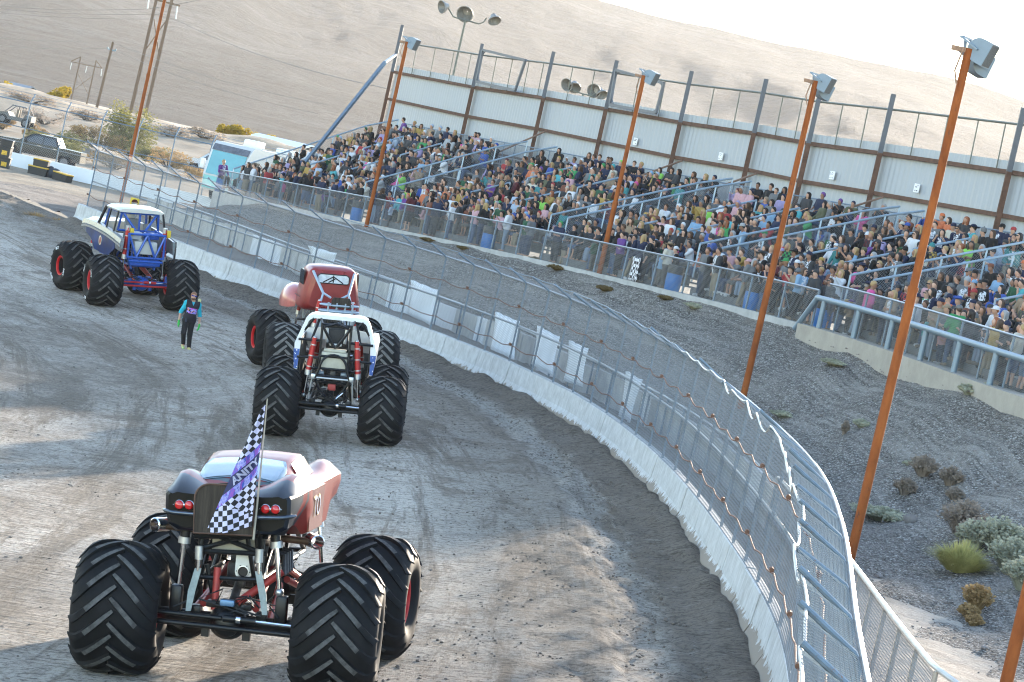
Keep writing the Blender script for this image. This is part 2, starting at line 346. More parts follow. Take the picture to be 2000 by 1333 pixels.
for a,bb,k in ((.35,.75,.9),(.55,.3,1.3)): ZZ+=.06*np.sin(ss*k+kk[None]*9*a+bb)*np.sin(kk*math.pi)[None]
BANK=np.dstack([gp,ZZ])
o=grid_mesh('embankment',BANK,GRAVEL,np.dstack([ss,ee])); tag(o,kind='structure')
def bank_z(x,y):
    d=((BANK[...,:2]-np.array([x,y]))**2).sum(-1); i=np.argmin(d); return float(BANK.reshape(-1,3)[i,2])
# sandy strip along the second fence
q=np.stack([p1+(ps[:,:2]-p1)*k for k in np.linspace(-.01,.27,7)],1)[:90]
zq=np.stack([.2+0*k*p1[:90,1] for k in np.linspace(0,1,7)],1)+.035+.02*npr.randn(90,7)+np.linspace(0,-.05,7)[None]
o=grid_mesh('sandy_path',np.dstack([q,zq]),soil_mat('sandy_path_soil',(.27,.225,.18),(.4,.345,.285),(.48,.42,.35),.5,1.1)); tag(o,kind='structure')
# ---------------------------------------------------------------- desert beyond, mountain
def ground_z(x,y):
    y=np.asarray(y,float); z=np.interp(y,[-50,130,165,190,193,205,240,285,300,312,380,600,1500],[-2.6,-2.4,-.9,-.5,-.3,-.2,.6,2.1,3.15,2.9,-5,-9,-10])
    z=z+np.where((y>225)&(y<345),sheet_noise(x,y*.7,.55,.16,9)+sheet_noise(x,y,.25,.5,10),0); return z
xs=np.r_[np.linspace(-900,-110,14)[:-1],np.linspace(-110,60,130),np.linspace(60,900,14)[1:]]; ys=np.r_[np.linspace(-60,130,12)[:-1],np.linspace(130,240,40)[:-1],np.linspace(240,345,60)[:-1],np.linspace(345,1500,25)]
X,Y=np.meshgrid(xs,ys,indexing='ij'); o=grid_mesh('desert_ground',np.dstack([X,Y,ground_z(X,Y)]),SANDM); tag(o,kind='structure')
def hills():
    us=np.linspace(-3400,2600,360); ds=np.r_[1400,np.linspace(1450,5200,150)]
    U,Dm=np.meshgrid(us,ds,indexing='ij'); X=U/5800*Dm; 
    ridge=np.interp(U,[-1900,-1000,-300,20,160,450,690,780,900,1050,1400,1900],[.088,.078,.068,.0600,.0588,.0592,.0604,.0598,.0573,.0520,.041,.03])
    t=np.clip((Dm-1400)/(4300-1400),0,None); zr=CZ+ridge*4300
    base=-10+(zr+10)*np.where(t<1,.30*t+.70*t**1.9,1-.25*(t-1))
    n=0; r=np.random.RandomState(4)
    for k in range(26):
        a=r.uniform(-.55,.55); f=.0022*1.19**k; n=n+(1-abs(np.sin((X*np.cos(a)+Dm*np.sin(a)*.55)*f+r.uniform(0,6.28)+1.3*np.sin(Dm*.0011+k))))*1.16**-k*26
    Z=base+(n-np.mean(n))*np.clip(t*1.5,.03,1)*np.clip(1.02-abs(t-.45)*1.6,.0,1)
    return np.dstack([X,Dm,Z])
mm,nt,b=new_mat('hillside'); v=coord(nt,'Object'); L=nt.links
c=ramp(nt,noise(nt,v,.004,8,.65,.5),[(.3,(.03,.034,.04)),(.5,(.06,.064,.07)),(.7,(.13,.133,.138))])
c=mix(nt,ramp(nt,noise(nt,v,.03,8,.75),[(.48,(0,0,0)),(.58,(.7,.7,.7))]),c,(.022,.024,.026)); c=mix(nt,ramp(nt,noise(nt,v,.11,6,.8),[(.56,(0,0,0)),(.64,(.7,.7,.7))]),c,(.03,.03,.022))
L.new(c,b.inputs['Base Color']); b.inputs['Roughness'].default_value=1; b.inputs['Specular IOR Level'].default_value=.1
L.new(bump(nt,noise(nt,v,.006,12,.75),1,90),b.inputs['Normal'])
HILL=hills(); o=grid_mesh('mountain',HILL,mm); tag(o,kind='structure')
# ---------------------------------------------------------------- white concrete barrier round the turn
m,nt,b=new_mat('barrier_paint'); L=nt.links; v=coord(nt,'Object'); sx=nt.nodes.new('ShaderNodeSeparateXYZ'); L.new(v,sx.inputs[0])
c=ramp(nt,noise(nt,v,3,7,.7),[(.3,(.42,.41,.39)),(.65,(.6,.595,.58))])
q=nt.nodes.new('ShaderNodeMapping'); q.inputs['Scale'].default_value=(5,5,.35); L.new(v,q.inputs[0])
c=mix(nt,ramp(nt,noise(nt,q.outputs[0],1.6,7,.7),[(.52,(0,0,0)),(.7,(.6,.6,.6))]),c,(.27,.245,.22))
c=mix(nt,ramp(nt,noise(nt,v,9,8,.8),[(.63,(0,0,0)),(.7,(.85,.85,.85))]),c,(.14,.12,.1))
q=nt.nodes.new('ShaderNodeMapping'); q.inputs['Scale'].default_value=(2.6,2.6,1.6); L.new(v,q.inputs[0])
mud=mth(nt,'ADD',mth(nt,'MULTIPLY',noise(nt,q.outputs[0],1.3,7,.72),.95),mth(nt,'ADD',mth(nt,'MULTIPLY',sx.outputs[2],-1.35),mth(nt,'MULTIPLY',mth(nt,'SMOOTH_MIN',mth(nt,'MULTIPLY',mth(nt,'SUBTRACT',sx.outputs[1],72.),.005),.35,.1),-1.)))
c=mix(nt,ramp(nt,mud,[(.2,(0,0,0)),(.215,(1,1,1))]),c,(.24,.195,.153))
L.new(c,b.inputs['Base Color']); b.inputs['Roughness'].default_value=.75; L.new(bump(nt,noise(nt,v,14,6,.7),.2,.02),b.inputs['Normal']); BARR=m
bw=empty('barrier_wall',(*W0.at(30.),0),0,'white concrete barrier wall curving round the outside of the dirt track','barrier')
seg=3.05; k=0; s=4.
prof=[(.06,-.3),(.05,.06),(.06,.1),(.15,.3),(.2,.8),(.235,.83),(.39,.83),(.425,.8),(.48,.3),(.62,.1),(.62,-.3)]
while s<W0.L:
    e=min(s+seg-.035,W0.L); sa=np.linspace(s,e,4); mb=MB(); jx=rnd.uniform(-.012,.012); jz=rnd.uniform(-.012,.012)
    secs=[[(*W0.off(t,a+jx),z+jz) for a,z in prof] for t in sa]; mb.loft(secs,caps=True,smooth=False,closed=True)
    o=mb.build('barrier_segment',BARR,None); o.parent=bw; o.matrix_parent_inverse=Matrix.Translation(-Vector(bw.location)); s+=seg; k+=1
# ---------------------------------------------------------------- chain link
GALV=M('galvanised_steel',(.27,.285,.3),.42,.75,.15,5); GALVD=M('weathered_pipe',(.15,.2,.25),.5,.25,.2,7,wear=(.2,.12,.08),wamt=.5)
WIRE=M('chain_link_wire',(.27,.28,.285),.5,.4,.12,3); RUSTC=M('rusty_cable',(.2,.105,.07),.75,.3,.3,20); BLUP=M('blue_grey_pipe',(.16,.215,.27),.45,.4,.15,6,wear=(.25,.13,.08),wamt=.56)
def chainlink(mb,fun,L_,H,p,r,K=6,mi=0):
    for sg in (1,-1):
        s0=np.arange(-H,L_+H,p)
        a=np.maximum(0,(0-s0)*sg if sg>0 else (s0-L_)); bb=np.minimum(H,(L_-s0) if sg>0 else s0)
        ok=bb-a>.02; s0=s0[ok];a=a[ok];bb=bb[ok]; n=len(s0)
        t=np.linspace(0,1,K+1)[None]; h=a[:,None]+(bb-a)[:,None]*t; ssx=s0[:,None]+sg*h
        Pw=fun(ssx.ravel(),h.ravel()).reshape(n,K+1,3)
        d=np.gradient(Pw,axis=1); d/=np.linalg.norm(d,axis=-1,keepdims=True)+1e-9
        Pn=fun((ssx+.02).ravel(),h.ravel()).reshape(n,K+1,3)-Pw; nn=np.cross(Pn,d); nn/=np.linalg.norm(nn,axis=-1,keepdims=True)+1e-9; pp=np.cross(d,nn)
        V=np.stack([Pw+nn*r,Pw-nn*r*.5+pp*r*.87,Pw-nn*r*.5-pp*r*.87],2)   # n,K+1,3,3
        idx=np.arange(n*(K+1)*3).reshape(n,K+1,3); F_=[]
        for j in range(3):
            F_.append(np.stack([idx[:,:-1,j],idx[:,:-1,(j+1)%3],idx[:,1:,(j+1)%3],idx[:,1:,j]],-1).reshape(-1,4))
        mb.add(V.reshape(-1,3),np.concatenate(F_).tolist(),mi,False)
def keep(o,root):
    o.parent=root; o.matrix_parent_inverse=Matrix.Translation(-Vector(root.location)); return o
# ---------------------------------------------------------------- catch fence above the barrier
cf=empty('catch_fence',(*W0.off(40.,.5),.8),0,'tall chain link catch fence with inward leaning arms standing along the white barrier','fence')
RZ=3.3; TZ=3.62; EP=.26; ET=-.36
s=W0.L-1.2; k=0; stn=[]
while s>6: stn.append(s); s-=2.45
for s in stn:
    mb=MB(); b0=W0.off(s,EP); t0=W0.off(s+rnd.uniform(-.08,.08),ET)
    mb.tube([(*b0,.75),(*b0,2.),(*b0,RZ-.06),(*(b0*.9+t0*.1),RZ+.03),(*t0,TZ+rnd.uniform(-.05,.05))],.031,8)
    keep(mb.build('fence_post',GALVD),cf)
def rail(name,z,e,r,mat,wob=0,n=2.45/3,wz=0,smin=6,root=cf):
    t=np.arange(smin,W0.L-1.2,n); mb=MB()
    mb.tube([(*W0.off(q,e+wob*math.sin(q*1.3+z)),z+wz*abs(math.sin(q*math.pi/2.45))*-1+rnd.uniform(-wz,wz)*.15) for q in t],r,7); keep(mb.build(name,mat),root)
rail('top_rail',RZ,EP+.02,.031,GALV); rail('mid_rail',1.95,EP+.05,.034,GALV)
WCAB=M('bare_cable',(.5,.48,.45),.4,.5,.1,9)
tc=[[],[]]
SG=[.05+.17*rnd.random() for _ in range(80)]; OF=[rnd.uniform(-.07,.07) for _ in range(81)]
for i,q in enumerate(np.arange(6,W0.L-1.2,2.45/7)):
    nr=float(1-sstep(40,66,q)); k_=(W0.L-1.2-q)/2.45; j_=int(k_); f_=k_-j_; P_=(*W0.off(q,ET-.01+(OF[j_]*(1-f_)+OF[j_+1]*f_)*nr+.05*nr*math.sin(f_*math.pi)),TZ-SG[j_]*4*f_*(1-f_)*(.25+.75*nr)); tc[0 if q<58 else 1].append(P_)
tc[1].insert(0,tc[0][-1])
for pts_,r_,m_ in ((tc[0],.016,WCAB),(tc[1],.012,GALVD)): mb=MB(); mb.tube(pts_,r_,6); keep(mb.build('tip_cable',m_),cf)
for z in (1.35,2.55): rail('safety_cable',z,EP-.08,.014,RUSTC,0,2.45/4,.09)
for s in stn[::2]:                                        # clamps on the cables
    for z in (1.35,2.55): mb=MB(); mb.tube([(*W0.off(s-.05,EP-.085),z),(*W0.off(s+.05,EP-.085),z+.01)],.042,8); keep(mb.build('cable_clamp',RUSTC),cf)
mb=MB(); LM=W0.L-7.5
def fmesh(sv,h):
    t=W0.off(sv+6,np.full(len(sv),EP-.045)); return np.column_stack([t,.8+h])
def sub(fun,a): return lambda s,h: fun(s+a,h)
cut=26.
chainlink(mb,fmesh,cut,RZ-.8,.115,.0038,5)
chainlink(mb,sub(fmesh,cut),40,RZ-.8,.13,.0041,4); chainlink(mb,sub(fmesh,cut+40),LM-cut-40,RZ-.8,.13,.0042,3)
keep(mb.build('fence_mesh',WIRE,sharp=0),cf)
mb=MB()
def omesh(sv,h):
    e0=W0.off(sv+6,np.full(len(sv),EP)); e1=W0.off(sv+6,np.full(len(sv),ET)); k=(h/.77)[:,None]
    sag=-.09*np.abs(np.sin((sv+6)*math.pi/2.45))*k[:,0]
    return np.column_stack([e0+(e1-e0)*k,RZ+(TZ-RZ)*k[:,0]+sag])
chainlink(mb,omesh,cut,.77,.12,.0031,3); chainlink(mb,sub(omesh,cut),26,.77,.13,.0028,2); chainlink(mb,sub(omesh,cut+26),LM-cut-26,.77,.2,.0022,2)
keep(mb.build('overhang_mesh',WIRE,sharp=0),cf)
# ---------------------------------------------------------------- second wall: grey panels, rail, low fence
m2=M('weathered_concrete',(.44,.42,.39),.85,0,.25,2.2,bmp=.4,bsc=25,wear=(.22,.2,.175),wamt=.52); m3=M('pale_wall_panel',(.66,.66,.66),.7,0,.12,2,wear=(.4,.38,.35),wamt=.55)
rw_=empty('retaining_wall',(*W1.at(W1.L*.6),.2),0,'low wall of grey and white panels with pipe rail at the foot of the gravel bank','wall')
sA=W1.near(np.array([6.3,63]))[0]; s=sA+1.
while s<W1.L+2:
    L_=rnd.choice([1.2,2.4,2.4]); mb=MB(); hh=1.12+rnd.uniform(-.06,.05); e=rnd.uniform(-.03,.03)
    mb.loft([[(*W1.off(t,e),0),(*W1.off(t,e),hh),(*W1.off(t,e+.13),hh),(*W1.off(t,e+.13),0)] for t in np.linspace(s,s+L_-.03,3)],closed=True,caps=True,smooth=False)
    keep(mb.build('wall_panel',rnd.choice([m2,m2,m2,m3])),rw_); s+=L_
mb=MB(); t=np.arange(sA,W1.L+2,1.2); mb.tube([(*W1.off(q,-.02),1.3) for q in t],.035,7); keep(mb.build('pipe_rail',GALV),rw_)
for q in np.arange(sA+.5,W1.L+1,2.45):
    mb=MB(); mb.tube([(*W1.off(q,-.09),0),(*W1.off(q,-.09),1.3)],.032,7); keep(mb.build('wall_post',GALVD),rw_)
lf=empty('low_chain_link_fence',(*W1.at(sA*.5),.2),0,'waist high chain link fence with bright pipe rail beside the sandy path','fence')
sB=W1.near(np.array([6.4,39.6]))[0]; mb=MB()
end=W1.off(sB-1.2,.9)
pts=[(*end,1.02),(*W1.off(sB-.7,.45),1.28),(*W1.off(sB-.1,.05),1.42)]+[(*W1.at(q),1.42) for q in np.arange(sB+.5,sA+2,1.)]
mb.tube(pts,.042,8); keep(mb.build('top_rail',M('bright_pipe',(.6,.58,.54),.4,.5,.15,6)),lf)
for q in np.arange(sB,sA+1.5,1.9):
    mb=MB(); mb.tube([(*W1.at(q),.0),(*W1.at(q),1.4)],.036,8); keep(mb.build('fence_post',M('tan_pipe',(.4,.35,.3),.5,.35,.15,6)),lf)
mb=MB(); chainlink(mb,lambda a,h: np.column_stack([W1.off(a+sB,np.full(len(a),-.03)),.1+h]),sA-sB,1.28,.1,.0042,3); keep(mb.build('fence_mesh',WIRE,sharp=0),lf)
# white tarps tied to the fence in front of the wall
TARP=M('white_tarp',(.72,.73,.74),.65,0,.08,3)
def tarp(c,label):
    pts=[at_d(x,y,d) for x,y,d in c]; mb=MB(); n=9; V=[]
    for i in range(n):
        for j in range(n):
            a,b_=i/(n-1),j/(n-1); p=(pts[0]*(1-a)+pts[1]*a)*(1-b_)+(pts[3]*(1-a)+pts[2]*a)*b_
            V.append(p+np.array([.05*math.sin(a*9+b_*3),.07*math.sin(b_*7+a*5),.02*math.sin(a*14)*(1-b_)]))
    f=[(i*n+j,i*n+j+1,(i+1)*n+j+1,(i+1)*n+j) for i in range(n-1) for j in range(n-1)]; mb.add(V,f)
    o=mb.build('tarp',TARP,None); md=o.modifiers.new('thick','SOLIDIFY'); md.thickness=.006; tag(o,label,'tarp','white tarps hung along the retaining wall')
tarp([(601,480,121),(657,495,120),(652,527,120),(610,518,121)],'white tarp stretched over the gravel top of the wall behind the red truck')
tarp([(802,547,110),(855,567,107.5),(845,637,107),(797,615,109.5)],'wide creased white tarp hung on the low wall just right of the red truck')
tarp([(967,609,101.5),(1014,628,99.5),(1006,704,98.5),(957,682,100.5)],'square white tarp hung on the wall, second largest from the fence middle')
tarp([(1049,636,96.5),(1092,658,94.5),(1081,734,93.5),(1037,711,95.5)],'tall white tarp hanging just left of a rusty pole foot')
tarp([(1111,665,92.5),(1148,681,91),(1139,756,90.3),(1099,745,92)],'narrow white tarp crossed by a rusty orange pole foot')
tarp([(1222,725,85.5),(1254,742,84.3),(1232,827,83.6),(1207,812,85)],'narrowest white tarp, at the bright end of the wall nearest the camera')
# ---------------------------------------------------------------- grandstand
def tfind(path,x,y,e):
    d=ray(x,y); tt=np.linspace(-6,path.L+30,4000); Q=path.off(tt,np.full(4000,float(e))); g=Q[:,0]-d[0]*Q[:,1]
    i=np.where(np.sign(g[:-1])!=np.sign(g[1:]))[0]
    if len(i)==0: i=[int(np.argmin(abs(g)))]
    t=tt[i[0]]; return float(t),float(CZ+d[2]*Q[i[0],1])
NR=11; RS=.80
def zf(t): return SF.at(t)[...,2]
def zback(t): return np.interp(t,[0,30,75,SF.L],[7.45,7.35,6.75,6.45])
def rowz(t,r): return zf(t)+.32+(zback(t)-zf(t)-.32)*np.asarray(r,float)/(NR-1)
def rowe(r): return 1.05+RS*np.asarray(r,float)
def tread(t,e):                           # height underfoot anywhere on the stand
    return rowz(t,np.clip((e-1.05)/RS,-.4,NR-1))
T0=22.5; TL=tfind(SF,452,392,1.)[0]
AIS=[]                                    # aisles: (t of its two railings)
for a,b in (((752,372),(806,379)),((1119,440),(1152,446)),((1412,507),(1456,512)),((1716,552),(1762,566))):
    ta=tfind(SF,*a,2.6)[0]; tb=tfind(SF,*b,2.6)[0]; AIS.append((min(ta,tb),max(ta,tb)))
AIS.sort(); SEC=[]; p=T0
for a,b in AIS: SEC.append((p,a)); p=b
SEC.append((p,TL))
PLANK=M('aluminium_plank',(.42,.43,.44),.45,.55,.15,4); DECK=M('deck_steel',(.13,.135,.14),.7,.3,.25,3); CONC=M('pale_concrete',(.38,.335,.275),.88,0,.15,1.5,bmp=.4,bsc=20,wear=(.36,.31,.25),wamt=.53)
gs=empty('grandstand',(*SF.at(60.)[:2],3.4),0,'long steel grandstand with stepped benches facing the dirt track','grandstand')
for (a,b) in SEC:
    for r in range(NR):
        t=np.linspace(a+.05,b-.05,max(2,int((b-a)/2))); e=rowe(r); z=rowz(t,r); mb=MB()
        zb=z-.42
        mb.loft([[(*SF.off(q,e-.42),zz),(*SF.off(q,e+.36),zz),(*SF.off(q,e+.36),zz-.05),(*SF.off(q,e-.36),zz-.05),(*SF.off(q,e-.36),w_),(*SF.off(q,e-.40),w_)] for q,zz,w_ in zip(t,z,z-.4)],mi=1,closed=True,caps=True,smooth=False)
        zz2=z+.43
        mb.loft([[(*SF.off(q,e+.02),k),(*SF.off(q,e+.30),k),(*SF.off(q,e+.30),k-.045),(*SF.off(q,e+.02),k-.045)] for q,k in zip(t,zz2)],mi=0,closed=True,caps=True,smooth=False)
        for q in np.arange(a+.6,b,2.4): 
            k=float(rowz(q,r)); mb.beam((*SF.off(q,e+.16),k),(*SF.off(q,e+.16),k+.40),.06,.06,1)
        keep(mb.build('bench_row',[PLANK,DECK]),gs)
for (a,b) in AIS:                          # aisle steps between the railings
    mb=MB()
    for r2 in range(2*NR-1):
        r=r2/2; e=rowe(r); 
        for q in (a,):
            z0=float(rowz(a,r));z1=float(rowz(b,r))
            mb.loft([[(*SF.off(t,e-.36),z),(*SF.off(t,e+.02),z),(*SF.off(t,e+.02),z-.06),(*SF.off(t,e-.36),z-.06)] for t,z in ((a,z0),(b,z1))],closed=True,caps=True,smooth=False)
    keep(mb.build('aisle_steps',DECK),gs)
mb=MB(); t=np.linspace(T0,TL,60)           # walkway in front of the first row
mb.loft([[(*SF.off(q,-.15),float(zf(q))+.02),(*SF.off(q,1.1),float(zf(q))+.02),(*SF.off(q,1.1),float(zf(q))-1.),(*SF.off(q,-.15),float(zf(q))-1.)] for q in t],closed=True,caps=True,smooth=False)
keep(mb.build('walkway',M('walkway_concrete',(.4,.39,.37),.85,0,.2,2)),gs)
RAILP=M('pale_blue_rail_pipe',(.30,.38,.46),.4,.4,.12,5)
def railing(t,r0,r1,h=1.42,mesh=True,mid=False,root=gs,name='railing'):
    e0,e1=float(rowe(r0)),float(rowe(r1)); mb=MB(); ee=np.linspace(e0,e1,max(2,int((e1-e0)/1.55)+1))
    g=lambda e,z: (*SF.off(t,e),float(tread(t,e))+z)
    mb.tube([g(e,h) for e in ee],.045,7)
    if mid: mb.tube([g(e,h*.5) for e in ee],.026,6)
    for e in ee: mb.beam(g(e,-.1),g(e,h),.06,.06,0)
    if mesh: chainlink(mb,lambda s_,hh: np.column_stack([SF.off(np.full(len(s_),t),e0+s_),tread(t,e0+s_)+.08+hh]),e1-e0,h-.12,.11,.0035,2,1)
    return keep(mb.build(name,[RAILP,WIRE]),root)
for (a,b) in AIS: railing(a,.6,NR-.6); railing(b,.6,NR-.6)
railing(TL,-.4,NR-.4,1.3)
for (a,b) in SEC:                          # short stair rails inside the sections
    for k in (.36,.66):
        q=a+(b-a)*k
        if b-a>8: railing(q,2.1,4.6,1.2,False); railing(q,5.6,8.2,1.2,False)
# railing with mesh along the top row
mb=MB(); t=np.arange(T0,TL,1.6); EB=float(rowe(NR-1))+.75
gb=lambda q,z: (*SF.off(q,EB),float(rowz(q,NR-1))+z)
mb.tube([gb(q,1.18) for q in t],.03,6)
for q in t: mb.beam(gb(q,-.2),gb(q,1.18),.055,.055)
chainlink(mb,lambda s_,h: np.column_stack([SF.off(s_+T0,np.full(len(s_),EB)),rowz(s_+T0,NR-1)+.05+h]),TL-T0,1.1,.13,.004,2,1)
keep(mb.build('back_railing',[GALVD,WIRE]),gs)
# ---------------------------------------------------------------- spectator fence along the front walkway
TG=tfind(SF,1588,640,-.1)[0]
sf=empty('spectator_fence',(*SF.at(70.)[:2],3.3),0,'low chain link fence along the front walkway of the grandstand','fence')
for q in np.arange(TG+.2,TL+.1,2.75):
    mb=MB(); mb.tube([(*SF.off(q,-.1),float(zf(q))-.15),(*SF.off(q,-.1),float(zf(q))+1.22)],.04,7); keep(mb.build('fence_post',GALVD),sf)
for q in np.arange(T0,TG,2.1):
    mb=MB(); mb.tube([(*SF.off(q,.05),float(zf(q))-.1),(*SF.off(q,.05),float(zf(q))+1.5)],.035,7); keep(mb.build('fence_post',GALVD),sf)
mb=MB(); mb.tube([(*SF.off(q,-.1),float(zf(q))+1.22) for q in np.arange(TG+.2,TL+.3,1.)],.036,7); keep(mb.build('top_rail',GALV),sf)
mb=MB(); mb.tube([(*SF.off(q,.05),float(zf(q))+1.5) for q in np.arange(T0,TG+.3,1.)],.036,7); keep(mb.build('top_rail',GALV),sf)
mb=MB(); chainlink(mb,lambda s_,h: np.column_stack([SF.off(s_+TG,np.full(len(s_),-.12)),zf(s_+TG)+.04+h]),TL-TG,1.16,.11,.0036,2)
chainlink(mb,lambda s_,h: np.column_stack([SF.off(s_+T0,np.full(len(s_),.03)),zf(s_+T0)+.04+h]),TG-T0,1.44,.085,.0032,2)
keep(mb.build('fence_mesh',WIRE,sharp=0),sf)
# fat pipe guardrail and kerb at the near section
gr=empty('pipe_guardrail',(*SF.at(TG)[:2],3.7),0,'thick blue grey pipe guardrail with red chips in front of the near bleachers','guardrail')
PIPE=M('chipped_blue_pipe',(.2,.26,.31),.45,.25,.12,4,wear=(.42,.1,.06),wamt=.62)
mb=MB(); mb.tube([(*SF.off(q,-.22),float(zf(q))+.98) for q in np.arange(T0,TG-.05,.8)]+[(*SF.off(TG-.02,-.22),float(zf(TG))+.96)],.095,12); keep(mb.build('top_pipe',PIPE),gr)
mb=MB(); mb.tube([(*SF.off(TG-.05,-.22),float(zf(TG))+.95),(*SF.off(TG+1.0,-.3),float(zf(TG))-.2)],.09,10); keep(mb.build('raking_post',PIPE),gr)
for q in np.arange(TG-.7,T0,-3.0):
    mb=MB(); mb.tube([(*SF.off(q,-.22),float(zf(q))-.05),(*SF.off(q,-.22),float(zf(q))+.93)],.09,12); keep(mb.build('post',PIPE),gr)
kb=MB(); t=np.linspace(T0,TG+.3,40)
kb.loft([[(*SF.off(q,-.55),float(zf(q))+.03),(*SF.off(q,.4),float(zf(q))+.035),(*SF.off(q,.4),float(zf(q))-1.6),(*SF.off(q,-.5),float(zf(q))-1.6)] for q in t],closed=True,caps=True,smooth=False)
tag(kb.build('concrete_kerb',CONC),'pale concrete kerb wall under the thick pipe guardrail','kerb wall')
# ---------------------------------------------------------------- tall sheet steel back wall
WE=float(rowe(NR-1))+1.35; WB=lambda t,z,e=0.: (*SF.off(t,WE+e),z)
SHEET=M('white_sheet_steel',(.36,.385,.41),.5,.1,.06,.7,stretch=(3,3,.12),wear=(.5,.5,.49),wamt=.57); RUST=M('rusty_beam',(.12,.065,.045),.85,.2,.4,3,wear=(.22,.1,.05),wamt=.5); GSTEEL=M('grey_column_steel',(.10,.108,.125),.6,.3,.15,3); OLIVE=M('olive_pipe',(.14,.15,.13),.6,.3,.2,4)
cols=[tfind(SF,x,y,WE)[0] for x,y in ((769,141),(927,171),(1065,192),(1187,214),(1332,240),(1476,261),(1583,281),(1723,300),(1975,337))]; cols.append(cols[-1]-3.7)
ZT=[tfind(SF,x,y,WE)[1] for x,y in ((769,141),(927,171),(1065,192),(1187,214),(1332,240),(1476,261),(1583,281),(1723,300),(1975,337))]
ZTOP=float(np.mean(ZT)); print('wall top z',np.round(ZT,2),'cols',np.round(cols,1),'TL',TL,'TG',TG,'AIS',AIS)
bwall=empty('back_wall',WB(cols[4],6.),0,'tall white corrugated steel wall with rusty beams behind the grandstand','wall')
zt=lambda t: float(np.interp(t,cols[::-1][1:],ZT[::-1]))+.42
for a,b in zip(cols[:-1],cols[1:]):
    n=max(4,int((a-b)/.19)); mb=MB(); V=[]
    for k in range(n+1):
        q=a+(b-a)*k/n; dz=.03 if k%2 else 0; 
        V.append([(*SF.off(q,WE+.12+dz),zt(q)),(*SF.off(q,WE+.12+dz),5.2),(*SF.off(q,WE+.14+dz),5.2),(*SF.off(q,WE+.14+dz),zt(q))])
    mb.loft(V,closed=True,caps=True,smooth=False); keep(mb.build('wall_sheet',SHEET),bwall)
for dz in (.42,2.02,3.7):
    for a,b in zip(cols[:-1],cols[1:]):
        mb=MB(); mb.beam(WB(a,zt(a)-dz,.03),WB(b,zt(b)-dz,.03),.12,.16,0,(0,0,1)); keep(mb.build('rusty_beam',RUST),bwall)
for i,q in enumerate(cols):
    z=zt(q); mb=MB(); mb.beam(WB(q,5,-.1),WB(q,z-.42,-.1),.2,.2,0,(0,1,0)); mb.beam(WB(q,z-.42,-.1),WB(q,z+(1.95 if i else 2.35),-.1),.19,.19,1,(0,1,0)); keep(mb.build('column',[RUST,GSTEEL]),bwall)
mb=MB(); mb.tube([WB(q,zt(q)+1.35,.0) for q in cols],.045,8); keep(mb.build('parapet_rail',OLIVE),bwall)
for a,b in zip(cols[:-1],cols[1:]):
    for k in ((.33,.68) if a-b<9 else (.22,.45,.68,.88)):
        q=a+(b-a)*k; mb=MB(); mb.beam(WB(q,zt(q)-.4,.05),WB(q,zt(q)+1.33,.0),.045,.045); keep(mb.build('parapet_post',OLIVE),bwall)
# raking stay at the far end, knee braces down to the seats
stay=MB(); a=at_d(752,122,166); b=at_d(590,325,161); stay.beam(a,b,.17,.17); stay.beam(WB(cols[0],zt(cols[0])+.6,-.1),a,.12,.12); keep(stay.build('raking_stay',BLUP),bwall)
for i,x in ((2,0),(4,0),(5,0),(7,0)):
    q=cols[i]; mb=MB(); mb.tube([WB(q-.9,zt(q)-2.1,.0),(*SF.off(q+1.2,float(rowe(NR-3.))),float(rowz(q,NR-3))+.3)],.045,7); keep(mb.build('knee_brace',M('brown_pipe',(.2,.13,.1),.7,.2,.3,6)),bwall)
# square gusseted frames bolted on two columns
for (tl,tr,br,bl),lab in ((((943,98),(1026,118),(1006,177),(930,160)),'square steel frame with corner gussets on the wall top, under the mast lamps'),(((1203,137),(1296,163),(1281,221),(1191,205)),'square steel frame with corner gussets on the wall top, behind a pole speaker')):
    P4=[]
    for x,y in (tl,tr,br,bl):
        t,z=tfind(SF,x,y,WE-.3); P4.append(np.array((*SF.off(t,WE-.3),z)))
    mb=MB(); ex=nv(P4[1]-P4[0]); ez=np.array([0,0,1.]); nn=np.cross(ex,ez)
    for i in range(4): mb.beam(P4[i],P4[(i+1)%4],.13,.12,0,nn)
    for i in range(4):
        p=P4[i]; a=nv(P4[(i+1)%4]-p);b=nv(P4[i-1]-p); mb.poly([p,p+a*.55,p+a*.16+b*.16,p+b*.55],.05,nn)
    tag(mb.build('gusset_frame',M('grey_frame_steel',(.13,.14,.16),.55,.3,.12,4)),lab,'steel frame','gusseted frames on the back wall')
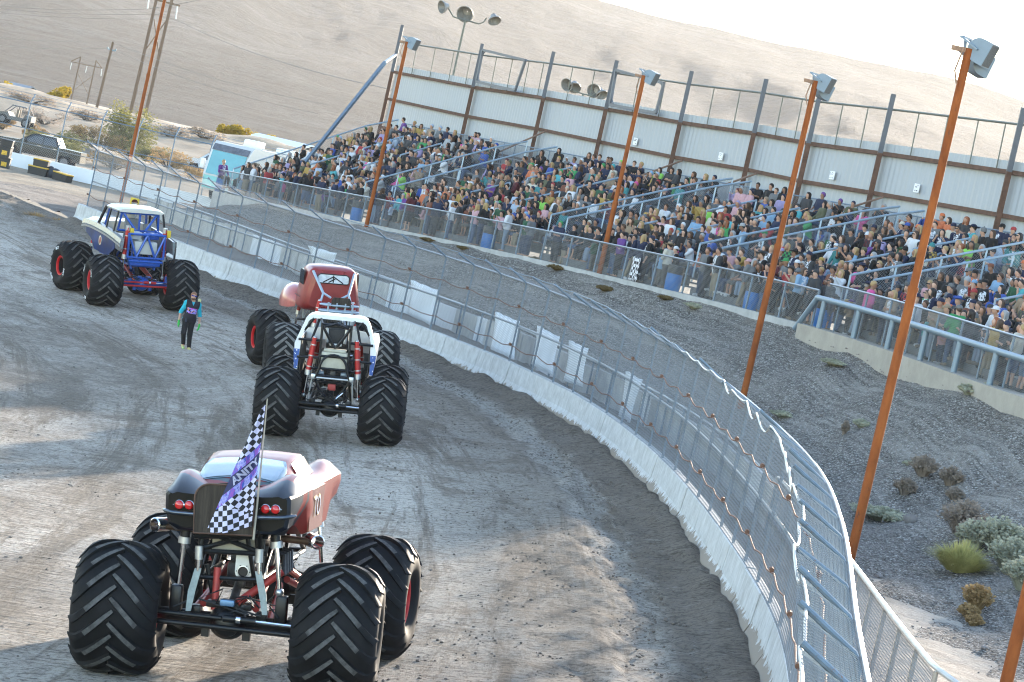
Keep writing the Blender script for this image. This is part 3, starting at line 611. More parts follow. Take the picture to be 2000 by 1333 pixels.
# white seat placards on the sheets
SIGN=M('white_sign_board',(.8,.8,.8),.6,0,.08,9,wear=(.35,.36,.4),wamt=.6); INK=M('faded_ink',(.12,.12,.16),.8,0,.3,20)
for x,y,lab in ((1238,276,'small white placard on the wall sheet, second bay behind the tall rusty pole'),(1405,305,'blank white placard resting on the middle beam of the back wall'),(1622,342,'white placard with faded dark lettering beside a rusty wall column'),(1787,367,'tilted white placard with dark specks near the orange pole')):
    t,z=tfind(SF,x,y,WE-.05); p=np.array((*SF.off(t,WE-.0),z)); ex=np.r_[SF.tan(t),0]*-1; mb=MB(); w_,h_=.2,.17
    c4=[p-ex*w_-np.array([0,0,h_]),p+ex*w_-np.array([0,0,h_]),p+ex*w_+np.array([0,0,h_]),p-ex*w_+np.array([0,0,h_])]; nn=-np.r_[SF.nrm(t),0]; mb.poly(c4,.03,nn)
    for k in range(14):
        a=rnd.uniform(-.15,.15);c_=rnd.choice([.1,.04,-.1]); q=p+ex*a+np.array([0,0,c_])+nn*.004
        mb.poly([q-ex*.013-ez*.02,q+ex*.013-ez*.02,q+ex*.013+ez*.02,q-ex*.013+ez*.02],.003,nn,1)
    tag(mb.build('wall_placard',[SIGN,INK]),lab,'sign','placards on the back wall')
# ---------------------------------------------------------------- rusty poles with loudspeakers
ORANGE=M('rusty_orange_pole',(.27,.068,.016),.8,0,.3,1.2,col2=(.36,.105,.026),stretch=(3,3,1.2),wear=(.075,.038,.035),wamt=.53,spec=.25); SPK=M('grey_blue_speaker',(.2,.255,.31),.5,0,.08,3); GRIL=M('speaker_grille',(.16,.16,.165),.7,.2,.35,60); BLK=M('black_steel',(.018,.018,.02),.45,.3,.3,6)
def speaker(c,fwd,s,label):
    fwd=nv(fwd); side=nv(np.cross(fwd,(0,0,1.))); u=np.cross(side,fwd); o=empty('loudspeaker',tuple(c),0,label,'loudspeaker','loudspeakers on the rusty poles')
    def w3(a,b,d): return np.array(c)+fwd*a*s+side*b*s+u*d*s
    an=np.linspace(math.pi/2,3*math.pi/2,13); out=[(.36,.42)]+[(.42*math.cos(a)*1.0,.42*math.sin(a)) for a in an]+[(.36,-.42)]
    mb=MB(); mb.loft([[w3(a,b,d) for a,d in out] for b in (-.33,.33)],closed=True,caps=True,smooth=False); 
    for d in (.13,-.13): mb.box(w3(.05,.333,d),(.002,.002,.002)); mb.beam(w3(-.1,.334,d),w3(.3,.334,d),.012,.012)
    keep(mb.build('cabinet',SPK),o)
    mb=MB(); mb.poly([w3(.375,-.3,-.39),w3(.375,.3,-.39),w3(.375,.3,.39),w3(.375,-.3,.39)],.02,fwd); 
    for k in range(9): mb.beam(w3(.38,-.29+k*.0725,-.38),w3(.38,-.29+k*.0725,.38),.012,.012)
    keep(mb.build('grille',GRIL),o)
    mb=MB(); mb.beam(w3(-.75,.36,.12),w3(-.02,.36,.0),.1,.04); mb.beam(w3(-.75,-.36,.12),w3(-.02,-.36,.0),.1,.04); mb.beam(w3(-.74,-.36,.12),w3(-.74,.36,.12),.1,.05); mb.beam(w3(-.74,0,.1),w3(-.5,0,-.35),.06,.06); keep(mb.build('bracket',SPK),o)
    return o
POLES=[((1655,1115),.2,None,95),((1432,860),.2,None,158),((1135,690),.2,None,148),((697,525),None,139,82),((237,390),.2,None,-60),((1945,1420),.2,None,None)]
LBL=['thick rusty orange pole rising right of the catch fence, largest in full view','rusty orange pole behind the catch fence, between the two bigger and smaller ones','rusty pole crossing the middle of the crowd, its foot behind white tarp','brown pole rising behind the red truck up to the far end of the wall','dark rusty pole standing in front of the wooden power pylon','orange pole foot cut by the picture corner beside dry bushes']
poles=[]
for i,((x,y),z,d,yt) in enumerate(POLES):
    p=at_z(x,y,z) if d is None else at_d(x,y,d); 
    if yt is None: H=11.2
    else:
        zz=np.linspace(5,20,1500); py=np.array([proj((p[0],p[1],q))[1] for q in zz]); H=float(zz[np.argmin(abs(py-yt))])
    mb=MB(); mb.tube([(p[0],p[1],p[2]-.6),(p[0],p[1],H*.55)],.1,12); mb.tube([(p[0],p[1],H*.55-.02),(p[0],p[1],H)],.087,12); mb.lathe([(.085,0),(.11,.0),(.11,.1),(.085,.1)],(p[0],p[1],H*.55-.05),(0,0,1),12)
    o=empty('speaker_pole',(p[0],p[1],p[2]),0,LBL[i],'pole','rusty poles along the fence'); keep(mb.build('shaft',ORANGE),o)
    mb=MB(); mb.beam((p[0]-.35,p[1],H-.05),(p[0]+.35,p[1],H-.05),.1,.1); mb.tube([(p[0]-.12,p[1]-.1,H),(p[0]-.2,p[1]-.14,H-.5),(p[0]-.1,p[1]-.1,H-.75)],.02,6); keep(mb.build('crossarm',M('bracket_steel',(.3,.18,.12),.6,.4,.3,8)),o); poles.append((p,H))
    print('pole',i,p.round(1),round(H,1))
for i,sc_,lab in ((0,.60,'largest grey loudspeaker on top of the thick orange pole'),(1,.60,'grey loudspeaker on top of the second orange pole from the right'),(2,.62,'grey loudspeaker in front of a gusseted frame on the wall'),(3,.64,'smallest grey loudspeaker on the brown pole at the wall end')):
    p,H=poles[i]; speaker((p[0]+.27,p[1]+.05,H-.0),(.80,-.45,-.30),sc_,lab)
for i,lab in ((0,'lower loudspeaker half hidden behind the largest one'),(1,'lower loudspeaker tucked behind the second orange pole top')):
    p,H=poles[i]; speaker((p[0]+.33,p[1]+.5,H-.22),(.85,.35,-.25),.56,lab)
# ---------------------------------------------------------------- floodlight masts behind the wall
LENS=M('floodlight_lens',(.9,.9,.88),.15,0,.03,5,spec=.8); LAMP=M('floodlight_housing',(.28,.27,.25),.5,.4,.2,6)
def mast(top,foot,d,arms,label):
    pt=at_d(*top,d); o=empty('floodlight_mast',(pt[0],pt[1],0),0,label,'floodlight mast','floodlight masts behind the wall')
    mb=MB(); mb.tube([(pt[0],pt[1],-1),tuple(pt)],[.09,.06],8)
    for pts in arms['bar']: mb.tube([at_d(x,y,d) for x,y in pts],.045,6)
    keep(mb.build('pole',OLIVE),o)
    for (x,y),dr,r in arms['lamps']:
        c=at_d(x,y,d); dr=nv(dr); mb=MB(); mb.lathe([(.05*r,-.75*r),(.3*r,-.7*r),(.36*r,-.45*r),(.62*r,-.12*r),(.62*r,.0)],c,dr,16,0); mb.lathe([(.62*r,.0),(.66*r,.05*r),(.6*r,.05*r)],c,dr,16,0)
        L_=mb.build('lamp_housing',LAMP); keep(L_,o); mb=MB(); mb.lathe([(.001,.08*r),(.3*r,.075*r),(.59*r,.03*r)],c,dr,16); q=mb.build('lens',LENS); q.parent=L_; q.matrix_parent_inverse=L_.matrix_parent_inverse.copy()
mast((909,40),(885,150),180,{'bar':[((909,40),(899,38),(885,33),(880,24),(876,17)),((909,40),(935,47),(944,44),(950,36))],'lamps':[((863,14),(-.75,-.55,-.3),.62),((908,28),(-.15,-.9,-.35),.8),((966,41),(.35,-.6,-.7),.62)]},'tall floodlight mast with three lamp heads above the far wall end')
mast((1139,184),(1132,200),172,{'bar':[((1139,184),(1120,178),(1112,170)),((1139,184),(1155,188),(1163,183))],'lamps':[((1107,166),(-.5,-.8,-.3),.6),((1122,172),(.1,-.7,-.6),.6),((1160,178),(-.35,-.9,-.2),.66),((1176,186),(.4,-.6,-.6),.55)]},'low cluster of four floodlights peeping over the back wall')
# ---------------------------------------------------------------- monster trucks
RUB=M('tyre_rubber',(.0095,.0095,.0105),.7,0,.5,2.5,wear=(.045,.04,.036),wamt=.6,spec=.22); LUG=M('worn_tread_bar',(.07,.068,.066),.9,0,.4,12,col2=(.13,.126,.122),spec=.2); LUGD=M('dusty_tread_bar',(.13,.125,.115),.9,0,.3,9,col2=(.2,.19,.175))
REDP=M('red_wheel_paint',(.55,.008,.012),.4,.1,.12,6,wear=(.2,.03,.025),wamt=.6); CHR=M('chrome',(.72,.73,.75),.14,1,.06,8); BTUBE=M('black_tube',(.011,.0115,.013),.38,.3,.3,9); ALU=M('brushed_aluminium',(.5,.51,.52),.35,.85,.12,9)
STRAP=M('grey_limit_strap',(.3,.34,.33),.8,0,.2,12); REDL=M('red_link_bar',(.34,.04,.035),.45,.2,.25,7,wear=(.12,.03,.025),wamt=.55); CREAM=M('cream_fuel_cell',(.5,.47,.38),.6,0,.12,5); HOSE=M('black_hose',(.012,.012,.013),.6,0,.3,20); ENG=M('engine_block',(.06,.06,.062),.5,.5,.5,11,wear=(.2,.19,.18),wamt=.58); WHT=M('white_cover',(.68,.68,.64),.5,.1,.08,6)
TW=.575; TR=.84
TPROF=[(0,.84),(.18,.838),(.34,.818),(.45,.775),(.53,.69),(.565,.60),(.56,.51),(.52,.42),(.46,.355),(.44,.32)]
def tr(x): return np.interp(abs(x),[p[0] for p in TPROF[:6]],[p[1] for p in TPROF[:6]])
def tyre_mesh(lugm,name,nl=17,lh=.05,lw=.062):
    mb=MB(); full=[(r,-x) for x,r in TPROF[::-1]]+[(r,x) for x,r in TPROF[1:]]; mb.lathe(full,(0,0,0),(1,0,0),64,0)
    for sd in (-1,1):
        for k in range(nl):
            a0=2*math.pi*(k+(.5 if sd>0 else 0))/nl; K=8; rows=[]
            for j in range(K+1):
                q=j/K; x=sd*(-.025+.575*q); a=a0+.60*(q**1.05)/.84*.9; r=float(tr(x)); h=lh*(1 if q<.62 else 1-.55*(q-.62)/.38); wd=lw*(.8 if j==0 else 1)*(1+.35*q)
                dx=.62;da=.78; L_=[]
                for off,hh in ((-1.25,-.012),(-.85,h),(.85,h),(1.25,-.012)):
                    xx=x+sd*off*wd/2*.68; aa=a-off*wd/2*.74/r; rr=float(tr(xx))+hh if abs(xx)<.55 else float(tr(.55))+hh-.3*(abs(xx)-.55)
                    L_.append((xx,-math.sin(aa)*rr,math.cos(aa)*rr))
                rows.append(L_)
            V=np.array(rows); o=mb.n; n4=4; f=[];mi=[]
            fs=[(j*4+i,j*4+i+1,(j+1)*4+i+1,(j+1)*4+i) for j in range(K) for i in range(3)]; ms=[1 if (i==1 and j<5) else 0 for j in range(K) for i in range(3)]
            mb.V.append(V.reshape(-1,3)); mb.n+=len(V)*4
            for q_,m_ in zip(fs,ms): mb.Fc.append(tuple(x+o for x in (q_ if sd<0 else q_[::-1]))); mb.M.append(m_); mb.S.append(False)
            for e_ in ((0,1,2,3),(K*4+3,K*4+2,K*4+1,K*4)): mb.Fc.append(tuple(x+o for x in e_)); mb.M.append(0); mb.S.append(False)
    return mb.mesh(name,[RUB,lugm],50)
TYRE=tyre_mesh(LUG,'chevron_tyre'); TYRED=tyre_mesh(LUGD,'smooth_worn_tyre',20,.022,.085)
def rim_mesh(mat,hub):
    mb=MB(); 
    for sg in (-1,1):
        pr=[(.335,.45),(.345,.47),(.30,.46),(.285,.40),(.27,.2),(.20,.14),(.0,.13)] if sg>0 else [(.335,.45),(.345,.47),(.30,.46),(.285,.36),(.27,.12),(.0,.1)]
        mb.lathe(pr,(0,0,0),(sg,0,0),32,0,[0,0,0,1,1,1][:len(pr)-1])
    mb.lathe([(.1,.13),(.1,.26),(.0,.27)],(0,0,0),(1,0,0),16,1); mb.lathe([(.14,.1),(.14,.3),(.0,.31)],(0,0,0),(-1,0,0),16,1)
    for k in range(10): mb.tube([(.14,.17*math.cos(k*.628),.17*math.sin(k*.628)),(.18,.17*math.cos(k*.628),.17*math.sin(k*.628))],.014,6,2)
    return mb.mesh('wheel_rim',[mat,hub,CHR])
RIM=rim_mesh(REDP,BLK)
def link_obj(name,me,parent): o=bpy.data.objects.new(name,me); COL.objects.link(o); o.parent=parent; return o
def wheels(root,ht,yr,yf,rz,sc,meshes,steer_f=0.,steer_r=0.,dx=0):
    out=[]
    for i,(sx,y,st) in enumerate(((-1,yr,steer_r),(1,yr,steer_r),(-1,yf,steer_f),(1,yf,steer_f))):
        t=link_obj('tyre',meshes[i],root); t.location=(sx*ht,y,rz); t.scale=(sc,)*3; t.rotation_euler=(npr.uniform(0,6),0,st) if False else (0.37*i,0,st)
        r=link_obj('rim',RIM,t); r.rotation_euler=(0,0,0 if sx>0 else math.pi); out.append(t)
    return out
def tubes(root,name,segs,r,mat,n=8,xfm=None):
    mb=MB()
    for s_ in segs: mb.tube(s_,r,n)
    if xfm is not None: mb.xf(xfm)
    return mb.build(name,mat,root)
def mir(segs): return [s_ for s_ in segs]+[[(-x,y,z) for x,y,z in s_] for s_ in segs]
def axle(root,y,z,ht,housing,tie,tiemat,back=-1):
    mb=MB(); mb.tube([(-ht+.3,y,z),(ht-.3,y,z)],.085,12); mb.ball((0,y,z-.02),(.27,.25,.25),0,16,10); mb.ball((0,y+back*.16,z-.03),(.19,.12,.19),0,14,8)
    for s_ in (-1,1): mb.box((s_*(ht-.42),y,z),(.2,.22,.3),0,bev=.03); mb.tube([(s_*(ht-.5),y,z+.0),(s_*(ht-.5),y,z+.28)],.05,8); mb.box((s_*.45,y,z+.1),(.14,.18,.12),0,bev=.02); mb.box((s_*.28,y+back*.1,z-.17),(.1,.1,.14),0)
    mb.box((0,y-back*.0,z+.2),(.62,.2,.09),0,bev=.02); o=mb.build('axle_housing',housing,root)
    yb=y+back*.30
    mb=MB(); mb.tube([(-ht+.28,yb,z-.07),(ht-.28,yb,z-.07)],.036,10); mb.tube([(-ht+.28,yb+.03,z+.05),(-.05,yb+.03,z+.05)],.032,10,0)
    mb.build('tie_rod',tie,root)
    mb=MB(); mb.tube([(-.02,yb,z+.06),(.42,yb,z+.06)],.05,10,0); mb.tube([(.4,yb,z+.06),(ht-.3,yb,z+.05)],.022,8,1); mb.tube([(.16,yb,z+.06),(.22,yb,z+.06)],.062,10,1); mb.build('steering_ram',[tiemat,CHR],root)
    mb=MB(); rr=random.Random(int(y*100))
    for k in range(7):
        x0=rr.uniform(-.5,.5); mb.tube([(x0,y+back*.12,z+.22),(x0+rr.uniform(-.2,.2),y+back*.22,z+.34+rr.uniform(0,.1)),(x0+rr.uniform(-.4,.4),y+back*.12,z+.26),(x0+rr.uniform(-.5,.5),y+back*.2,z+.12)],.014,6,0)
    mb.build('brake_hoses',HOSE,root)
def shock(root,top,bot,bodym,rod=CHR,r=.062,split=.45,rings=0,xfm=None):
    t=np.array(top);b=np.array(bot); m_=t+(b-t)*split; mb=MB(); mb.tube([t,m_],r,12,0); mb.tube([m_,b],r*.5,10,1); mb.tube([m_-(b-t)*.06,m_+(b-t)*.03],r*1.25,12,2); mb.ball(b,r*.9,2,10,6); mb.ball(t,r*.8,2,10,6)
    for k in range(rings): q=t+(m_-t)*(k+.6)/(rings+.3); mb.tube([q,q+(b-t)*.02],r*1.12,12,2)
    if xfm is not None: mb.xf(xfm)
    return mb.build('shock_absorber',[bodym,rod,ALU],root)
def half_loft(mb,secs,mis=None,cap=True,capmi=0,mi=0):
    S=[]
    for y,pr in secs: S.append([(x,y,z) for x,z in pr]+[(-x,y,z) for x,z in pr[-2:0:-1]])
    n=len(S[0]); f0=len(mb.Fc); mb.loft(S,mi,closed=True,caps=False)
    if cap: o=mb.n-n*len(S); mb.Fc.append(tuple(o+i for i in range(n))); mb.M.append(capmi); mb.S.append(False); o2=mb.n-n; mb.Fc.append(tuple(o2+i for i in range(n-1,-1,-1))); mb.M.append(mi); mb.S.append(False)
def truck(name,label,pos,yaw,lean=0.):
    s,e=W0.near(np.array(pos)); n2=W0.nrm(s); sl=.125
    up=nv((-n2[0]*sl,-n2[1]*sl,1)); f=nv((math.sin(-yaw)*1.,math.cos(yaw),0)); f=nv(f-up*np.dot(f,up)); r=np.cross(f,up)
    o=empty(name,(0,0,0),0,label,'monster truck','monster trucks on parade'); z=z_at(*pos)
    mw=Matrix(((r[0],f[0],up[0],pos[0]),(r[1],f[1],up[1],pos[1]),(r[2],f[2],up[2],z),(0,0,0,1))); o.matrix_world=mw; return o
def rotY(a,z0=0.9):
    c,s_=math.cos(a),math.sin(a); T=np.eye(4); T[:3,:3]=[[c,0,s_],[0,1,0],[-s_,0,c]]; T[0,3]=-s_*z0; T[2,3]=z0-c*z0; return T
def chassis_tubes(y0,y1,zl,zu,w_=.42):
    g=[]
    g+=mir([[(w_,y0,zl),(w_,y1,zl)],[(w_,y0,zu),(w_,y1,zu)],[(w_,y0,zl),(w_,y0,zu)],[(w_,y1,zl),(w_,y1,zu)],[(w_,y0,zl),(w_,(y0*2+y1)/3,zu)],[(w_,(y0*2+y1)/3,zu),(w_,(y0+y1)/2,zl)],[(w_,(y0+y1)/2,zl),(w_,(y0+2*y1)/3,zu)],[(w_,(y0+2*y1)/3,zu),(w_,y1,zl)]])
    for y in (y0,(y0+y1)/2,y1):
        for z in (zl,zu): g.append([(-w_,y,z),(w_,y,z)])
    return g
def links(root,yr,yf,za,mat):
    tubes(root,'link_bar',mir([[(.36,yr,za+.18),(.3,-.35,1.42)],[(.55,yr,za-.02),(.42,-.3,1.2)],[(.36,yf,za+.18),(.3,.35,1.42)],[(.55,yf,za-.02),(.42,.3,1.2)]]),.05,mat)
def engine(root,y=-.1,z=1.35,top=True):
    mb=MB(); mb.box((0,y,z+.2),(.55,.9,.45),0,bev=.06); mb.box((0,y-.75,z+.05),(.4,.6,.34),0,bev=.06); mb.tube([(0,y-1.1,z-.05),(0,y-1.65,.95)],.06,10)
    for s_ in (-1,1):
        for k in range(4): mb.tube([(s_*.28,y-.3+k*.2,z+.3),(s_*.46,y-.3+k*.2,z+.28),(s_*.5,y-.4+k*.2,z+.02)],.035,8)
    if top: mb.box((0,y,z+.55),(.34,.6,.24),0,bev=.04)
    rr=random.Random(5)
    for k in range(9): mb.box((rr.uniform(-.34,.34),y-.9+rr.uniform(-.3,.3),z+rr.uniform(-.15,.45)),(rr.uniform(.06,.2),.12,rr.uniform(.06,.18)),0,bev=.015)
    mb.build('engine',ENG,root)
# ======================================================= front coupe bodied truck with the checkered flag
T1=truck('monster_truck','coupe bodied monster truck with checkered flag and four round red tail lights',(-2.66,41.5),R(-4.5)); HT=1.49
wheels(T1,HT,-1.78,1.82,.865,1.03,[TYRE]*4,R(-3),R(4))
for y,b_ in ((-1.78,-1),(1.82,1)): axle(T1,y,.865,HT,BTUBE,BTUBE,BTUBE,b_)
links(T1,-1.78,1.82,.865,REDL); engine(T1)
LEAN=rotY(R(-3.2))
tubes(T1,'frame_tube',chassis_tubes(-1.75,1.85,1.42,2.02)+[[(-.5,-1.8,1.97),(.5,-1.8,2.02)],[(-.5,-1.8,1.78),(.5,-1.8,1.78)],[(-.5,-1.8,2.1),(.45,-1.8,1.78)],[(.5,-1.8,2.1),(-.45,-1.8,1.8)],[(.33,-1.8,2.1),(.42,-1.75,1.4)],[(-.33,-1.75,1.6),(-.25,-1.7,1.2)],[(.2,-1.8,2.1),(.3,-1.7,1.5),(.36,-1.6,1.15)]],.034,BTUBE,8,LEAN)
for x in (-.62,.62):
    shock(T1,(x*.95,-1.86,2.25),(x*1.12,-1.86,1.28),BTUBE,CHR,.068,.35,xfm=LEAN); shock(T1,(x*.95,1.9,2.2),(x*1.1,1.9,1.2),BTUBE,CHR,.06,.4,xfm=LEAN)
    mb=MB(); mb.box((x*1.16,-1.86,1.1),(.16,.17,.36),0,bev=.03); mb.build('shock_mount',BTUBE,T1)
    mb=MB(); sx=1 if x>0 else -1; mb.tube([(x*.66,-1.92,1.86),(x*.66,-1.92,1.68)],.055,12,1); mb.tube([(x*.66,-1.92,1.7),(x*.67,-1.92,1.52)],.036,10,2)
    mb.poly([(x*.66-.045,-1.95,1.56),(x*.66+.045,-1.95,1.56),(x*.78+.05,-1.97,1.25),(x*.84+.035,-1.97,.98),(x*.84-.035,-1.97,.98),(x*.78-.05,-1.97,1.25)],.02,(0,-1,0)); mb.xf(LEAN); mb.build('limit_strap',[STRAP,ALU,CHR],T1)
mb=MB(); pl=[(-.115,-1.62,1.78),(.115,-1.62,1.78)]; an=np.linspace(0,math.pi,15); out=[(.115,1.76)]+[(.115*math.cos(-a),1.5+.115*math.sin(-a)*1.0) for a in an]+[(-.115,1.76)]
mb.poly([(x+.12,-1.66,z+.02) for x,z in out][::-1],.12,(0,-1,0)); mb.build('transfer_case_cover',WHT,T1)
mb=MB(); mb.lathe([(.0,.0),(.062,.0),(.07,.02),(.062,.03)],(.12,-1.665,1.52),(0,-1,0),20,0); mb.lathe([(.064,.0),(.082,.012),(.082,.02),(.064,.022)],(.12,-1.665,1.52),(0,-1,0),20,1)
for k in range(6): mb.ball((.12+.09*math.cos(k*1.05),-1.675,1.52+.09*math.sin(k*1.05)),.008,0,6,4)
mb.build('output_flange',[BLK,ALU],T1)
mb=MB(); mb.box((.02,-1.5,1.93),(.62,.3,.32),0,bev=.03); mb.xf(LEAN); mb.build('fuel_cell',CREAM,T1)
mb=MB(); mb.tube([(-.2,-1.8,.98),(-.22,-1.74,1.55)],.05,12); mb.tube([(.12,-1.9,1.12),(.62,-1.5,1.55)],.055,12); mb.build('drive_strut',REDL,T1)
mb=MB(); mb.box((.0,-1.97,1.12),(.2,.1,.09),0,bev=.02); mb.build('valve_block',M('blue_valve',(.12,.22,.36),.4,.4,.2,9),T1)
for s_ in (-1,1): mb=MB(); mb.tube([(s_*.45,-1.6,2.02),(s_*.85,-1.65,2.02),(s_*1.0,-1.72,2.03)],.05,10,0); mb.lathe([(.085,0),(.1,.02),(.1,.24),(.085,.25),(.07,.02)],(s_*.98,-1.6,2.04),(s_*.55,-.8,.0),18,1); mb.build('exhaust_pipe',[M('burnt_exhaust',(.1,.065,.045),.45,.7,.3,7),CHR],T1)
# shell
m,nt,b=new_mat('coupe_paint'); v=coord(nt,'Object'); L=nt.links; sp=nt.nodes.new('ShaderNodeSeparateXYZ'); L.new(v,sp.inputs[0])
yy_=mth(nt,'ADD',sp.outputs[1],mth(nt,'ADD',mth(nt,'MULTIPLY',mth(nt,'ABSOLUTE',sp.outputs[0]),-.55),mth(nt,'MULTIPLY',noise(nt,v,5,3,.5),.16)))
c=ramp(nt,mth(nt,'MULTIPLY_ADD',yy_,.25,.75),[(.10,(.008,.009,.012)),(.185,(.014,.02,.032)),(.262,(.02,.032,.05)),(.268,(.19,.012,.011)),(.335,(.2,.013,.012)),(.34,(.015,.05,.065)),(.365,(.015,.05,.065)),(.37,(.2,.014,.012)),(1,(.19,.014,.011))],'LINEAR')
c=mix(nt,ramp(nt,mth(nt,'MULTIPLY',sp.outputs[2],.3),[(.735,(1,1,1)),(.745,(0,0,0))]),c,(.03,.026,.024)) if False else c
L.new(c,b.inputs['Base Color']); b.inputs['Specular IOR Level'].default_value=.22; b.inputs['Roughness'].default_value=.36; b.inputs['Coat Weight'].default_value=.12; b.inputs['Coat Roughness'].default_value=.14; PAINT1=m
SATIN=M('satin_black_panel',(.007,.0065,.006),.42,0,.3,4,spec=.15)
def sec1(w_,wb,zb,zl,zc,xp,zp,zd): return [(0,zb),(wb,zb),(w_-.04,zl),(w_,(zl+zc)/2),(w_,zc),(w_-.025,zc+.035),(xp+.07,zp-.025),(xp,zp),(xp-.08,zp-.012),(xp-.22,(zp+zd)/2-.012),(xp-.36,zd+.004),(.12,zd),(0,zd)]
S1=[(-2.17,sec1(.80,.6,2.13,2.2,2.55,.68,2.6,2.585)),(-2.12,sec1(.845,.66,2.09,2.17,2.565,.68,2.625,2.60)),(-1.95,sec1(.885,.74,2.06,2.2,2.58,.69,2.70,2.635)),(-1.7,sec1(.91,.74,2.1,2.36,2.59,.71,2.78,2.66)),(-1.4,sec1(.93,.74,2.15,2.42,2.6,.73,2.83,2.68)),(-1.1,sec1(.935,.76,2.1,2.36,2.6,.74,2.82,2.69)),(-.85,sec1(.92,.8,1.96,2.0,2.59,.74,2.76,2.69)),(-.4,sec1(.90,.8,1.93,1.97,2.58,.73,2.71,2.69)),(.4,sec1(.90,.8,1.93,1.97,2.58,.72,2.70,2.69)),(.85,sec1(.92,.8,1.96,2.0,2.59,.72,2.74,2.68)),(1.1,sec1(.94,.76,2.1,2.36,2.6,.72,2.79,2.66)),(1.5,sec1(.945,.74,2.15,2.42,2.6,.71,2.81,2.64)),(1.9,sec1(.92,.74,2.12,2.36,2.57,.68,2.76,2.6)),(2.2,sec1(.86,.7,2.12,2.25,2.52,.62,2.66,2.55)),(2.42,sec1(.74,.6,2.2,2.28,2.44,.54,2.52,2.46))]
mb=MB(); half_loft(mb,S1,capmi=1); body=mb.xf(LEAN).build('body_shell',[PAINT1,SATIN],T1,sharp=28)
CY=[-1.62,-1.3,-.95,-.5,0.,.45,.75,1.05]; CZt=[2.70,2.80,2.895,2.975,3.01,2.985,2.86,2.70]; CWB=[.56,.66,.70,.73,.745,.74,.72,.70]; CWT=[.40,.50,.54,.565,.57,.545,.50,.45]
def cab_z(x,y):
    zt=np.interp(y,CY,CZt);wt=np.interp(y,CY,CWT);wb=np.interp(y,CY,CWB); a=abs(x)
    return zt-.03*(a/wt)**2 if a<wt else zt-.03-(zt-.03-2.66)*((a-wt)/(wb-wt))**1.2
mb=MB(); mb.loft([[(x,y,float(cab_z(x,y))) for x in np.r_[-np.interp(y,CY,CWB),np.linspace(-1,1,13)*np.interp(y,CY,CWT),np.interp(y,CY,CWB)]] for y in np.linspace(-1.62,1.05,22)],caps=False); mb.xf(LEAN).build('cabin_roof',PAINT1,T1,sharp=60)
GLS=M('tinted_window',(.2,.27,.32),.12,.1,.15,2,coat=1.); GLD=M('dark_window',(.03,.033,.035),.1,0,.2,2,coat=1.); TRIM=M('steel_trim',(.22,.3,.34),.35,.7,.12,9)
for sx in (-1,1):
    for nm,g,mat,dz in (('window_frame',.045,TRIM,.006),('rear_window',0,GLS,.014)):
        mb=MB(); n=12; V=[]
        for i in range(n+1):
            y=-1.40-g*.8+(.78+1.6*g)*i/n; x0=.045-g*.3; x1=np.interp(y,[-1.48,-1.35,-.9,-.55],[.40,.52,.545,.46])+g
            for j in range(n+1): x=sx*(x0+(x1-x0)*j/n); V.append((x,y-.05*(j/n)**2,float(cab_z(x,y-.05*(j/n)**2))+dz))
        mb.add(V,[(i*(n+1)+j,i*(n+1)+j+1,(i+1)*(n+1)+j+1,(i+1)*(n+1)+j)[::sx] for i in range(n) for j in range(n)]); mb.xf(LEAN).build(nm,mat,T1)
    mb=MB(); V=[];n=8
    for i in range(n+1):
        y=-.62+1.25*i/n; wt=np.interp(y,CY,CWT);wb=np.interp(y,CY,CWB)
        for k in (.15,.88): x=wt+(wb-wt)*k; V.append((sx*(x+.012),y,float(cab_z(x,y))+.006))
    mb.add(V,[(2*i,2*i+1,2*i+3,2*i+2)[::-sx] for i in range(n)]); mb.xf(LEAN).build('side_window',GLD,T1)
mb=MB(); V=[]
for i in range(7):
    y=.5+.5*i/6
    for j in range(9): x=(-1+j/4)*np.interp(y,CY,CWT)*.93; V.append((x,y,float(cab_z(x,y))+.012))
mb.add(V,[(i*9+j,i*9+j+1,(i+1)*9+j+1,(i+1)*9+j) for i in range(6) for j in range(8)]); mb.xf(LEAN).build('windscreen',GLS,T1)
TAIL=M('red_tail_light',(.55,.012,.012),.15,0,.1,6,coat=1.)
for x in (-.65,-.515,.515,.65):
    mb=MB(); mb.lathe([(.066,0),(.068,.02),(.06,.03)],(x,-2.172,2.43),(0,-1,0),20,1); mb.lathe([(.06,.028),(.05,.05),(.025,.062),(.001,.066)],(x,-2.172,2.43),(0,-1,0),20,0)
    for s_ in (-1,1): mb.ball((x+s_*.082,-2.178,2.43),.008,1,6,4)
    mb.xf(LEAN).build('tail_light',[TAIL,CHR],T1)
DCHR=M('dark_bumper',(.1,.12,.15),.2,.8,.1,6)
for s_ in (-1,1): mb=MB(); mb.tube([(s_*.38,-2.22,2.315),(s_*.72,-2.21,2.325),(s_*.84,-2.13,2.335),(s_*.9,-2.0,2.34)],[.03,.032,.03,.016],10); mb.xf(LEAN).build('rear_bumper',DCHR,T1)
an=np.linspace(0,math.pi/2,8); w_=.40; rr=.2; pl=[(-w_,2.08),(w_,2.08)]+[(w_-rr+rr*math.cos(a),2.74-rr+rr*math.sin(a)) for a in an]+[(-w_+rr-rr*math.sin(a),2.74-rr+rr*math.cos(a)) for a in an]
mb=MB(); mb.poly([(x-.02,-2.30-.05*abs(x)*0,z) for x,z in pl],.03,(0,-1,0)); mb.xf(LEAN)
BRZ=M('scraped_steel_plate',(.016,.012,.010),.5,0,.3,3,col2=(.075,.06,.048),stretch=(5,1,.35),spec=.2,wear=(.014,.011,.01),wamt=.5); sh=mb.build('tail_plate',BRZ,T1)
